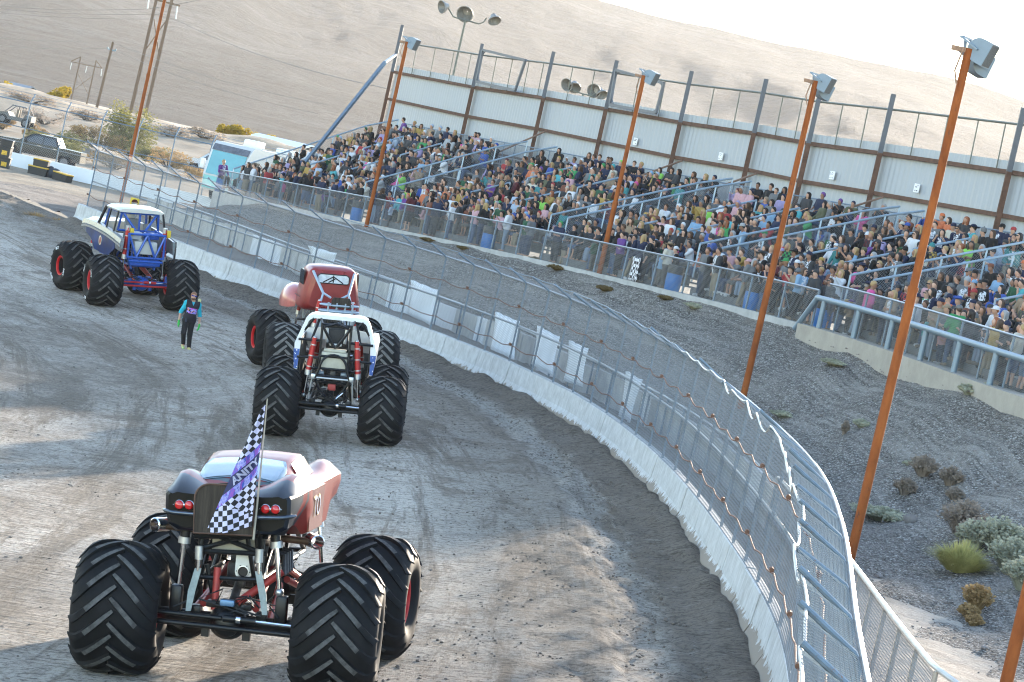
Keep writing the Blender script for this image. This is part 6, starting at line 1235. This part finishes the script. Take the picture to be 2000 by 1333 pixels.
sprof=[(-2.2,.5),(-2.25,.95),(-2.1,1.08),(-1.1,1.15),(-.5,1.7),(1.7,1.72),(2.15,1.2),(2.2,.5),(1.8,.45),(1.7,.75),(1.1,.75),(1.,.45),(-1.,.45),(-1.1,.75),(-1.7,.75),(-1.8,.45)]
vehicle('parked_car','pale silver estate car parked on the bank beyond the motorhome','car',(428,276),232,.62,R(-4),PWHT,sprof,[[(-.85,1.15),(-.42,1.6),(.4,1.62),(.4,1.15)],[(.48,1.15),(.48,1.62),(1.55,1.6),(1.8,1.2)]],(-1.4,1.4),.36,1.8)
def bug(o,w_):
    mb=MB(); 
    for s_ in (-1,1): mb.tube([(-.9,s_*.6,.95),(-.35,s_*.58,1.55),(.75,s_*.58,1.55),(1.15,s_*.6,1.0)],.035,6); mb.tube([(.2,s_*.58,1.55),(.2,s_*.6,.8)],.03,6)
    mb.box((.2,0,1.58),(1.2,1.2,.04)); mb.build('roll_cage',PGRY,o); mb=MB(); 
    for s_ in (-1,1): mb.rbox((.1,s_*.3,1.0),(.15,.42,.6),.04)
    mb.build('seats',M('tan_seat',(.2,.15,.1),.8,0,.2,6),o)
vehicle('off_road_buggy','dark off road buggy with roll cage parked on the dirt lot','buggy',(34,226),236,1.0,R(-5),PGRY,[(-1.35,.5),(-1.35,.85),(-.6,.98),(-.4,.7),(.7,.7),(.8,1.0),(1.35,.98),(1.35,.5),(.9,.4),(-.9,.4)],[],(-.95,.95),.36,1.45,bug)
# motorhome
RVP=at_d(447,352,188); rv=empty('motorhome',(RVP[0]+2.2,RVP[1]+3.8,.3),R(62),'white motorhome with huge turquoise windscreen beside the bleacher end','motorhome')
rv.scale=(1.2,1.2,1.22); rp=[(-4.4,.5),(-4.5,1.3),(-4.2,2.75),(-3.95,3.1),(4.4,3.05),(4.5,.5)]
mb=MB(); mb.loft([[(x,k,z) for x,z in rp] for k in (-1.25,-1.2,1.2,1.25)],closed=True,caps=True,smooth=False); mb.build('body',M('motorhome_panel',(.55,.56,.56),.4,.05,.06,2,coat=.4),rv)
TQ=M('turquoise_glass',(.12,.33,.36),.15,.1,.1,1.5,coat=.5); mb=MB(); mb.poly([(-4.53,-1.1,1.35),(-4.53,1.1,1.35),(-4.28,1.1,2.6),(-4.28,-1.1,2.6)][::-1],.02,(-1,0,.2)); mb.build('windscreen',TQ,rv)
mb=MB(); mb.poly([(-4.30,-1.15,2.62),(-4.30,1.15,2.62),(-4.15,1.15,2.95),(-4.15,-1.15,2.95)][::-1],.02,(-1,0,.2)); mb.build('visor_band',M('dark_visor',(.1,.11,.14),.5,0,.4,6),rv)
mb=MB(); mb.poly([(-4.54,-1.15,.6),(-4.54,1.15,.6),(-4.56,1.15,1.25),(-4.56,-1.15,1.25)][::-1],.02,(-1,0,0)); mb.build('front_panel',M('pale_turquoise_panel',(.2,.5,.52),.3,.1,.1,2,coat=.8),rv)
for s_ in (-1,1):
    mb=MB(); mb.poly([(-4.1,s_*1.262,1.5),(-3.2,s_*1.262,1.5),(-3.2,s_*1.262,2.4),(-3.95,s_*1.262,2.4)][::-s_],.02,(0,s_,0)); mb.build('cab_window',GLD,rv); mb=MB(); mb.poly([(-2.0,s_*1.262,1.6),(0,s_*1.262,1.6),(0,s_*1.262,2.3),(-2.,s_*1.262,2.3)][::-s_],.02,(0,s_,0)); mb.build('side_window',GLD,rv)
    mb=MB(); mb.rbox((-4.3,s_*1.55,1.8),(.15,.25,.5),.04); mb.build('mirror',WPNT,rv)
    for x in (-3.2,2.6): mb=MB(); mb.lathe([(0,.1),(.25,.1),(.45,.08),(.45,-.15),(0,-.15)],(x,s_*1.15,.45),(0,s_,0),18); mb.build('wheel',RUB,rv)
mb=MB(); mb.rbox((-2.2,0,3.28),(.95,.8,.42),.08); mb.build('roof_unit',WPNT,rv); mb=MB(); mb.rbox((1.2,0,3.22),(1.2,.9,.3),.08); mb.build('roof_box',WPNT,rv)
# ---------------------------------------------------------------- power lines
WOOD=M('creosoted_wood',(.13,.085,.055),.85,0,.3,3,col2=(.2,.14,.1),stretch=(4,4,.3)); INS=M('pale_insulator',(.6,.62,.62),.3,0,.1,9)
def post(mb,a,b,d,r): p=at_d(*a,d);q=at_d(*b,d); dn=p+(p-q)*.35; mb.tube([dn,p,q],[r,r,r*.8],8); return q
def pylon(d,L,Rr,br,arm,ins,label):
    o=empty('power_pylon',tuple(at_d(*L[0],d)),0,label,'pylon','timber power pylons')
    for a,b in (L,Rr): mb=MB(); post(mb,a,b,d,.2); keep(mb.build('timber_pole',WOOD),o)
    mb=MB(); 
    for a,b in br: mb.beam(at_d(*a,d),at_d(*b,d),.12,.12)
    keep(mb.build('cross_brace',WOOD),o); mb=MB()
    for a,b in arm: mb.beam(at_d(*a,d),at_d(*b,d),.18,.2)
    keep(mb.build('crossarm',WOOD),o)
    for a,b in ins: mb=MB(); mb.tube([at_d(*a,d),at_d(*b,d)],.09,6); keep(mb.build('insulator',INS),o)
pylon(330,((262,188),(312,-30)),((290,198),(345,-40)),[((301,38),(310,105)),((329,35),(285,97))],[((289,-4),(352,12))],[((292,-8),(288,18)),((319,-4),(317,28)),((347,10),(343,38))],'large timber H frame pylon crossing the top picture edge behind the pole')
pylon(700,((141,186),(158,111)),((172,191),(188,118)),[((153,145),(172,184)),((179,150),(145,176))],[((139,121),(200,134)),((139,120),(157,112)),((188,119),(199,133))],[((140,123),(137,136)),((170,130),(167,142)),((199,135),(197,149))],'small distant timber H frame pylon on the ridge')
o=empty('utility_pole',tuple(at_d(187,218,315)),0,'single leaning wooden utility pole with small blue crossarm','utility pole'); mb=MB(); post(mb,(187,218),(221,82),315,.16); keep(mb.build('timber_pole',WOOD),o); mb=MB(); mb.beam(at_d(211,96,315),at_d(226,100,315),.12,.12)
for x in (211,218,226): mb.tube([at_d(x,96+(x-211)*.27,315),at_d(x,92+(x-211)*.27,315)],.08,6)
keep(mb.build('crossarm',M('blue_grey_crossarm',(.15,.25,.32),.6,.1,.2,9)),o)
CAB=M('power_cable',(.1,.1,.11),.5,.3,.2,2)
for i,(a,b,da,db,sg,lab) in enumerate((((-60,4),(288,18),520,330,.6,'upper power cable left of the large pylon'),((-60,9),(317,28),520,330,.6,'middle power cable left of the large pylon'),((-60,17),(343,37),520,330,.6,'lower power cable left of the large pylon'),((343,38),(800,182),330,210,.8,'power cable dropping right from the large pylon to the stand'),((288,18),(520,-30),330,300,.2,'power cable leaving the large pylon over the top edge'),((-60,66),(220,82),420,315,.4,'upper wire left of the wooden utility pole'),((-60,82),(211,95),420,315,.4,'lower wire left of the wooden utility pole'),((221,83),(640,205),315,250,.6,'upper wire right of the wooden utility pole'),((226,99),(620,222),315,250,.6,'lower wire right of the wooden utility pole'))):
    P0=at_d(*a,da);P1=at_d(*b,db); t=np.linspace(0,1,20)[:,None]; Q=P0+(P1-P0)*t; Q[:,2]-=sg*4*t[:,0]*(1-t[:,0]); mb=MB(); mb.tube(Q,.026 if i<5 else .018,5); tag(mb.build('power_cable',CAB),lab,'cable','overhead cables')
# ---------------------------------------------------------------- plants
def leafm(name,a,b_):
    m=M(name,a,.8,0,.3,1.5,col2=b_,spec=.2); nt=m.node_tree; p_=nt.nodes['Principled BSDF']; t_=nt.nodes.new('ShaderNodeBsdfTranslucent'); nt.links.new(p_.inputs['Base Color'].links[0].from_socket,t_.inputs[0]); x_=nt.nodes.new('ShaderNodeMixShader'); x_.inputs[0].default_value=.4; o_=nt.nodes['Material Output']; nt.links.new(p_.outputs[0],x_.inputs[1]); nt.links.new(t_.outputs[0],x_.inputs[2]); nt.links.new(x_.outputs[0],o_.inputs[0]); return m
LG=[leafm('olive_leaf',(.17,.165,.06),(.33,.30,.12)),leafm('yellow_leaf',(.3,.2,.02),(.5,.36,.04)),leafm('dry_brush_leaf',(.19,.135,.06),(.31,.22,.1)),leafm('sage_leaf',(.34,.345,.25),(.68,.66,.5)),leafm('straw_blade',(.42,.39,.13),(.75,.68,.3)),leafm('dusty_purple_brush',(.3,.24,.19),(.5,.41,.33)),leafm('amber_brush',(.4,.25,.11),(.55,.38,.19))]
BARK=M('shrub_bark',(.09,.065,.045),.9,0,.3,8)
def leaf_cloud(rg,n,R3,cl,size,c0=(0,0,0)):
    cs=[np.array([rg.uniform(-1,1),rg.uniform(-1,1),rg.uniform(-.35,1)])*np.array(R3)*.72 for _ in range(cl)]; rs=[rg.uniform(.28,.55) for _ in cs]; V=[];Fq=[]
    for k in range(n):
        i=rg.randrange(cl); d=nv([rg.gauss(0,1) for _ in range(3)]); c=cs[i]+d*np.array(R3)*rs[i]*rg.uniform(.35,1)**.5+np.array(c0); x,y,_=frame([rg.gauss(0,1) for _ in range(3)]); s_=size*rg.uniform(.6,1.3)
        V+=[c-x*s_*.5,c+y*s_*.32,c+x*s_*.5,c-y*s_*.32]; Fq.append((4*k,4*k+1,4*k+2,4*k+3))
    return np.array(V),Fq,cs
def bush(name,label,cat,pos,R3,mat,n,size,seed,group=None,trunk=True,cl=12):
    rg=random.Random(seed); o=empty(name,pos,0,label,cat,group); V,Fq,cs=leaf_cloud(rg,n,R3,cl,size,(0,0,R3[2]*.55)); mb=MB(); mb.add(V,Fq,0,False); mb.build('crown',mat,o,sharp=0)
    mb=MB()
    for c in cs: mb.tube([(rg.uniform(-.05,.05),rg.uniform(-.05,.05),-.1),c*.5+np.array([0,0,R3[2]*.3]),c+np.array([0,0,R3[2]*.5])],[.05*R3[0]**.5,.03*R3[0]**.5,.012],5)
    mb.build('trunk' if trunk else 'stems',BARK,o); return o
def gpos(px,d): p=at_d(*px,d); return (p[0],p[1],float(ground_z(p[0],p[1])))
pt=gpos((262,238),238); bush('desert_tree','broad olive green tree behind the fence beneath the large pylon','tree',pt,(2.3,1.9,2.9),LG[0],6500,.2,1,cl=26)
for i,(px,d,R3,mt,lab) in enumerate((((108,262),215,(2.2,1.4,1.0),0,'wide yellow green shrub behind the black pickup roof'),((140,250),228,(1.6,1.2,1.1),0,'rounded olive shrub next to the wide one behind the pickup'),((205,262),232,(1.8,1.4,1.1),2,'tan dry brush left of the broad olive tree'),((300,270),232,(1.6,1.3,1.0),0,'olive shrub right of the broad tree'),((335,285),228,(1.7,1.2,.9),6,'amber brown brush in front of the dune'),((230,300),215,(2.4,1.4,.7),2,'low dry brush at the fence foot under the tree'),((375,300),222,(1.3,1.1,.7),6,'small amber brush by the parked silver car'),((180,240),246,(1.8,1.5,.9),2,'pale brush below the wooden utility pole'),((90,225),262,(2.4,1.5,.8),5,'dusty brush on the slope above the buggy'),((175,205),285,(2.4,1.4,.7),5,'dusty grey brush mound on the ridge by the poles'),((340,232),285,(2.0,1.2,.7),5,'dark brush on the ridge right of the tree'),((400,252),290,(2.2,1.2,.6),5,'low brush along the ridge above the silver car'),((60,205),285,(2.6,1.3,.6),5,'flat brush along the left ridge'),((8,228),240,(1.2,1.0,.8),6,'orange brush left of the buggy'),((70,240),240,(1.1,1.0,.8),6,'orange brush right of the buggy'))):
    bush('desert_shrub',lab,'shrub',gpos(px,d),R3,LG[mt],1500,.17,20+i,'shrubs beyond the paddock fence',False)
for i,(px,d,R3,lab) in enumerate((((110,186),420,(1.5,1.4,1.6),'bright yellow tree on the skyline left of the small pylon'),((122,186),425,(1.1,1.,1.4),'smaller yellow tree beside the one left of the pylon'),((438,256),400,(1.2,1.1,1.2),'green yellow tree beyond the motorhome roof'),((466,268),400,(1.4,1.2,1.6),'tall bright yellow tree beyond the motorhome'),((511,272),430,(2.4,1.8,1.2),'dome shaped yellow tree left of the bleacher end'),((22,182),430,(1.8,1.6,1.6),'yellow tree by the white roofed shed'))):
    p=at_d(*px,d); bush('yellow_tree',lab,'tree',(p[0],p[1],p[2]-1.),R3,LG[1],1600,.3,60+i,'yellow autumn trees behind the ridge')
# distant sheds
def shed(px,d,sz,rz,label,roof):
    p=at_d(*px,d); o=empty('shed',(p[0],p[1],p[2]-sz[2]*.7),rz,label,'shed','sheds behind the ridge'); x,y,z=sz; mb=MB(); mb.box((0,0,z*.3),(x,y,z*.8)); mb.build('wall',M('pale_shed_wall',(.5,.5,.49),.7,0,.1,1),o)
    mb=MB(); mb.loft([[(-x*.53,-y*.55,z*.68),(0,-y*.55,z),(x*.53,-y*.55,z*.68)],[(-x*.53,y*.55,z*.68),(0,y*.55,z),(x*.53,y*.55,z*.68)]],smooth=False); q=mb.build('roof',roof,o); md=q.modifiers.new('t','SOLIDIFY'); md.thickness=.12
RFW=M('white_metal_roof',(.66,.67,.68),.4,.3,.06,1); RFG=M('grey_roof',(.25,.26,.28),.7,0,.2,1)
shed((8,186),400,(5.,9,3.),R(65),'long white roofed shed at the left picture edge',RFW); shed((41,177),460,(5,5,3.2),R(50),'grey roofed house on the left skyline',RFG); shed((556,283),420,(6,9,2.6),R(60),'pale low shed left of the bleacher end',RFW)
BV=BANK.reshape(-1,3); BPX,BPY=proj(BV)
def bankp(x,y): i=int(np.argmin((BPX-x)**2+(BPY-y)**2)); return tuple(BV[i])
def tuft(name,label,cat,pos,rad,hgt,n,mat,seed,group,droop=.5,wd=.012,twig=False):
    rg=random.Random(seed); mb=MB(); V=[];Fq=[]
    for k in range(n):
        a=rg.uniform(0,6.283); q=rg.random()**.6; b0=np.array([math.cos(a),math.sin(a),0])*rad*.35*q; out=np.array([math.cos(a+rg.gauss(0,.3)),math.sin(a+rg.gauss(0,.3)),0]); l=hgt*rg.uniform(.6,1.1); sp_=rad*q*rg.uniform(.7,1.1); side=np.array([-out[1],out[0],0])*wd*rg.uniform(.7,1.4)
        p0=b0;p1=b0+out*sp_*.45+np.array([0,0,l*.6*(1-.3*q)]);p2=b0+out*sp_+np.array([0,0,l*(1-droop*q*q)]); o=len(V)
        V+=[p0-side*.6,p0+side*.6,p1-side,p1+side,p2+np.array([rg.gauss(0,.01),rg.gauss(0,.01),0])]; Fq+=[(o,o+1,o+3,o+2),(o+2,o+3,o+4)]
        if twig:
            for _ in range(5): 
                f=rg.uniform(.3,1); c=p1+(p2-p1)*f; x,y,_z=frame([rg.gauss(0,1) for _ in range(3)]); s_=wd*3.2; o=len(V); V+=[c-x*s_,c+y*s_*.6,c+x*s_,c-y*s_*.6]; Fq.append((o,o+1,o+2,o+3))
    mb.add(np.array(V),Fq,0,False); o=mb.build(name,mat,None,(pos[0],pos[1],pos[2]-.03),sharp=0); return tag(o,label,cat,group)
G_='bushes on the gravel bank'
tuft('desert_bush','big round yellow green spiky bush at the foot of the bank','bush',bankp(1868,1116),.72,.72,1500,LG[4],1,G_,.6,.011)
for i,(x,y,r,h,mt,lab) in enumerate(((1942,1075,.55,.55,3,'pale sage bush right behind the big spiky bush'),(1905,1070,.40,.48,3,'sage bush directly behind the spiky bush'),(1968,1110,.5,.55,3,'sunlit sage bush right of the big spiky bush'),(1998,1145,.5,.5,3,'sage bush cut by the right picture edge'),(1880,1040,.55,.6,5,'grey brown brush above the sage bushes'),(1905,1055,.42,.4,5,'purple brown brush among the sage bushes'),(1848,946,.3,.36,5,'reddish dry brush on the middle of the bank'),(1800,926,.36,.4,5,'grey dry brush left of the reddish one'),(1768,958,.26,.32,5,'thin dry brush below the grey one'),(1870,972,.22,.26,5,'small faded brush under the reddish one'),(1720,1015,.75,.25,3,'low spreading green weed beside the thick orange pole'),(1605,965,.3,.16,3,'small flat weed near the fence top'),(1908,1190,.28,.42,6,'upright amber weed on the sandy path'),(1880,1205,.2,.2,6,'small amber weed left of the upright one'),(1905,1222,.16,.18,6,'tiny amber weed cluster on the path edge'),(1530,820,.35,.15,3,'flat green tuft on the bank left of the pole'),(1685,838,.22,.18,3,'small green tuft high on the bank'),(1650,850,.1,.3,5,'single upright dead stalk on the bank'),(1770,910,.14,.1,3,'tiny green tuft near the brush'),(1625,720,.35,.16,3,'flat weed below the kerb wall'),(1893,768,.3,.22,3,'sage tuft under the kerb near the right edge'),(1928,764,.28,.18,3,'green tuft under the kerb at the right edge'),(1355,607,.35,.16,3,'flat green weed below the walkway fence middle'),(1300,590,.3,.12,2,'tan weed on the bank crest'),(1090,528,.4,.16,2,'dry weed on the crest near the rusty pole'),(1045,512,.35,.14,2,'dry weed on the crest left of the rusty pole'),(1180,565,.35,.16,2,'tan weed right of the rusty pole'),(905,490,.25,.12,2,'small dry weed on the crest by a blue barrel'),(832,472,.3,.12,2,'dry grass tuft on the crest below the left blocks'))):
    tuft('desert_bush' if r>.3 else 'weed_tuft',lab,'bush' if r>.3 else 'weed',bankp(x,y),r*.9,h*1.35,int((150+300*r)*(1 if mt in(0,2,6,5) else 1.5)),LG[mt],100+i,G_,.35,.014,True)
p=at_d(118,417,131.5); 
for k,(dx,lab) in enumerate(((0,'long golden grass clump at the end of the barrier wall'),(-1.1,'shorter golden grass clump left of the barrier end'))): tuft('grass_clump',lab,'grass clump',(p[0]+dx,p[1]+k*.6,-.35),.9,.4,500,LG[6],200+k,'grass at the wall end',.5,.02)
# stones: the ones that show, and loose gravel
ROCK=M('grey_stone',(.24,.21,.19),.9,0,.25,6,bmp=.5,bsc=20)
def rock(pos,r,seed,mb=None):
    rg=np.random.RandomState(seed); bm=bmesh.new(); bmesh.ops.create_icosphere(bm,subdivisions=1 if mb is not None else 2,radius=1)
    s_=rg.uniform(.6,1.2,3)*r; s_[2]*=.7; V=np.array([np.array(v.co)*(1+rg.uniform(-.16,.16)) for v in bm.verts])*s_+np.array(pos); f=[tuple(v.index for v in p_.verts) for p_ in bm.faces]; bm.free(); return V,f
for i,(x,y,r,lab) in enumerate(((1720,1124,.085,'lone round brown stone on the sand near the low fence'),(1918,1278,.075,'grey stone on the sandy path near the right edge'),(1775,1020,.2,'flat grey slab stone beside the spreading weed'),(1690,1212,.06,'small dark stone near the low fence end'))):
    V,f=rock((0,0,0),r,i); mb=MB(); mb.add(V,f); q=bankp(x,y); tag(mb.build('stone',ROCK,None,(q[0],q[1],q[2]+r*.35)),lab,'stone','stones on the sandy path')
rg=np.random.RandomState(8); mb=MB(); vis=np.where((BPX>1380)&(BPX<2040)&(BPY>640)&(BPY<1360))[0]
for k in range(5200):
    q=BV[rg.choice(vis)]+np.array([rg.uniform(-.35,.35),rg.uniform(-.45,.45),0]); V,f=rock(q,rg.uniform(.012,.04)*(1.5 if rg.rand()<.08 else 1),k,mb); mb.add(V,f,0,False)
tag(mb.build('loose_gravel',ROCK,None,None,sharp=0),'loose pebbles scattered over the gravel bank and sandy path','gravel',None,'stuff')
mb=MB(); CLOD=M('dirt_clod',(.17,.14,.115),.95,0,.3,9)
for k in range(7000):
    if k<5000: s_=rg.uniform(16,110); e=-abs(rg.choice([rg.normal(.6,.4),rg.normal(3.4,1.2),rg.normal(3.0,.8),rg.normal(1.2,.5)]))
    else: s_=rg.uniform(8,100); e=-rg.uniform(1,17)
    p=W0.off(s_,e); z=float(z_track(s_,e,p[1])); V,f=rock((p[0],p[1],z),rg.uniform(.010,.034)*(1.7 if rg.rand()<.04 else 1),k,mb); mb.add(V,f,0,False)
tag(mb.build('dirt_clods',CLOD,None,None,sharp=0),'clods of dirt scattered over the track','dirt',None,'stuff')
# ---------------------------------------------------------------- small things by the fence and stand
p=at_d(262,399,121); o=empty('track_signal',(p[0],p[1],p[2]-.4),0,'yellow track signal box with dark round lens behind the blue framed truck','signal light')
YEL=M('yellow_signal_paint',(.62,.42,.02),.5,0,.1,6); mb=MB(); mb.rbox((p[0],p[1],p[2]),(.36,.16,.5),.03); keep(mb.build('housing',YEL),o); mb=MB(); mb.lathe([(.0,.085),(.1,.09),(.13,.1),(.13,.08)],(p[0]+.02,p[1],p[2]+.07),(0,-1,0),18); keep(mb.build('lens',M('dark_red_lens',(.06,.015,.012),.2,0,.2,9,coat=1)),o); mb=MB(); mb.tube([(p[0],p[1]+.12,p[2]+.1),(p[0],p[1]+.12,-.1)],.04,8); keep(mb.build('stand',YEL),o)
BARB=M('blue_plastic_barrel',(.01,.14,.42),.45,0,.12,4); BAG=M('black_bin_bag',(.02,.02,.022),.4,0,.3,5,bmp=.9,bsc=9)
for x,y,lab in ((695,421,'blue barrel with black bag on the walkway behind the second rusty pole'),(949,482,'blue barrel with sagging black bag in front of the middle left block'),(1311,562,'pair front blue barrel by the walkway fence right of the chequered cloth'),(1462,610,'blue barrel behind the fence next to the orange pole'),(1602,640,'blue barrel at the end of the pipe guardrail')):
    t=tfind(SF,x,y,.35)[0]; q=SF.off(t,.38); z=float(zf(t))+.02; o=empty('blue_barrel',(*q,z),0,lab,'barrel','blue barrels on the walkway')
    mb=MB(); mb.lathe([(.0,0),(.27,0),(.29,.05),(.30,.3),(.305,.33),(.30,.36),(.29,.85),(.0,.86)],(*q,z),(0,0,1),18); keep(mb.build('drum',BARB),o); mb=MB(); mb.lathe([(.305,.62),(.315,.8),(.30,.93),(.2,.9),(.0,.86)],(*q,z),(0,0,1),14); keep(mb.build('bin_bag',BAG),o)
CHK=bpy.data.materials.new('chequered_cloth'); CHK.use_nodes=True; nt=CHK.node_tree; k=nt.nodes.new('ShaderNodeTexChecker'); k.inputs['Scale'].default_value=9.; k.inputs[1].default_value=(.68,.68,.72,1); k.inputs[2].default_value=(.02,.02,.03,1); nt.links.new(coord(nt,'Object'),k.inputs[0]); nt.links.new(k.outputs[0],nt.nodes['Principled BSDF'].inputs['Base Color'])
t=tfind(SF,1234,545,-.2)[0]; tx=np.r_[SF.tan(t),0]; q=np.array((*SF.off(t,-.18),float(zf(t))+.5)); mb=MB(); n=8; V=[q+tx*(-.42+.84*i/n)+np.array([0,0,-.45+.9*j/n])-np.r_[SF.nrm(t),0]*.04*math.sin(i*1.2+j*.3) for j in range(n+1) for i in range(n+1)]
mb.add(np.array(V),[(j*(n+1)+i,j*(n+1)+i+1,(j+1)*(n+1)+i+1,(j+1)*(n+1)+i) for j in range(n) for i in range(n)]); o=mb.build('chequered_cloth',CHK); md=o.modifiers.new('t','SOLIDIFY'); md.thickness=.01; tag(o,'square black and white chequered cloth tied low on the walkway fence','flag')
def pushchair(x,y,label):
    t=tfind(SF,x,y,.5)[0]; q=SF.off(t,.55); o=empty('pushchair',(*q,float(zf(t))+.02),R(-150),label,'pushchair','pushchairs on the walkway'); mb=MB()
    for s_ in (-.24,.24): mb.tube([(s_,.35,.12),(s_,-.05,.55),(s_,-.42,1.02)],.018,6); mb.tube([(s_,-.32,.12),(s_,.05,.5)],.018,6)
    mb.tube([(-.24,-.42,1.02),(.24,-.42,1.02)],.022,6); mb.build('frame',GALVD,o); mb=MB(); mb.loft([[(s_,.22,.42),(s_,-.1,.4),(s_,-.3,.85),(s_,-.34,.83),(s_,-.14,.36),(s_,.22,.38)] for s_ in (-.22,.22)],closed=True,caps=True,smooth=False); mb.loft([[(s_,-.33+.3*math.sin(a),.82+.28*math.cos(a)*1) for a in np.linspace(-1.2,1.1,8)] for s_ in (-.23,.23)]); mb.build('seat_and_hood',M('dark_pushchair_fabric',(.025,.027,.035),.8,0,.3,9),o)
    for s_ in (-.26,.26):
        for yv in (.36,-.33): mb=MB(); mb.lathe([(.0,.02),(.11,.025),(.12,0),(.11,-.025),(0,-.02)],(s_,yv,.12),(1,0,0),16); mb.build('wheel',BLK,o)
pushchair(1548,592,'dark pushchair beside the guardrail end post'); pushchair(640,408,'dark pushchair behind the fence in front of the far left block')
# purple jacket steward on a barrel at the far end
t=tfind(SF,438,365,.3)[0]+.4; q=SF.off(t,.2); z=float(zf(t)); 
place_person(dict(pose=0,top='purple',sl='long',pat='p',hw='none',hair='blonde',skin=SK[0],legs=(.02,.02,.02),shorts=False,gl=False,sc=1.05,hatc='black'),(q[0],q[1],z+.32),math.pi+.8,'seated person in purple jacket at the far open end of the bleachers','spectators in the grandstand')
o=empty('blue_barrel',(q[0],q[1],z),0,'blue barrel under the seated person in purple','barrel','blue barrels on the walkway'); mb=MB(); mb.lathe([(.0,0),(.27,0),(.29,.05),(.30,.4),(.29,.78),(.0,.79)],(q[0],q[1],z),(0,0,1),18); keep(mb.build('drum',BARB),o)
# ---------------------------------------------------------------- the bright dusty air
HZ=MB(); HZ.box((0,2620,430),(6600,5600,920)); m=bpy.data.materials.new('haze_air'); m.use_nodes=True; nt=m.node_tree; nt.nodes.clear(); out=nt.nodes.new('ShaderNodeOutputMaterial'); pv=nt.nodes.new('ShaderNodeVolumePrincipled')
pv.inputs['Color'].default_value=(1,.985,.965,1); pv.inputs['Density'].default_value=.000042; pv.inputs['Anisotropy'].default_value=.28; nt.links.new(pv.outputs[0],out.inputs['Volume'])
tag(HZ.build('haze',m,None,None),'pale dusty haze over the valley','haze',None,'stuff')
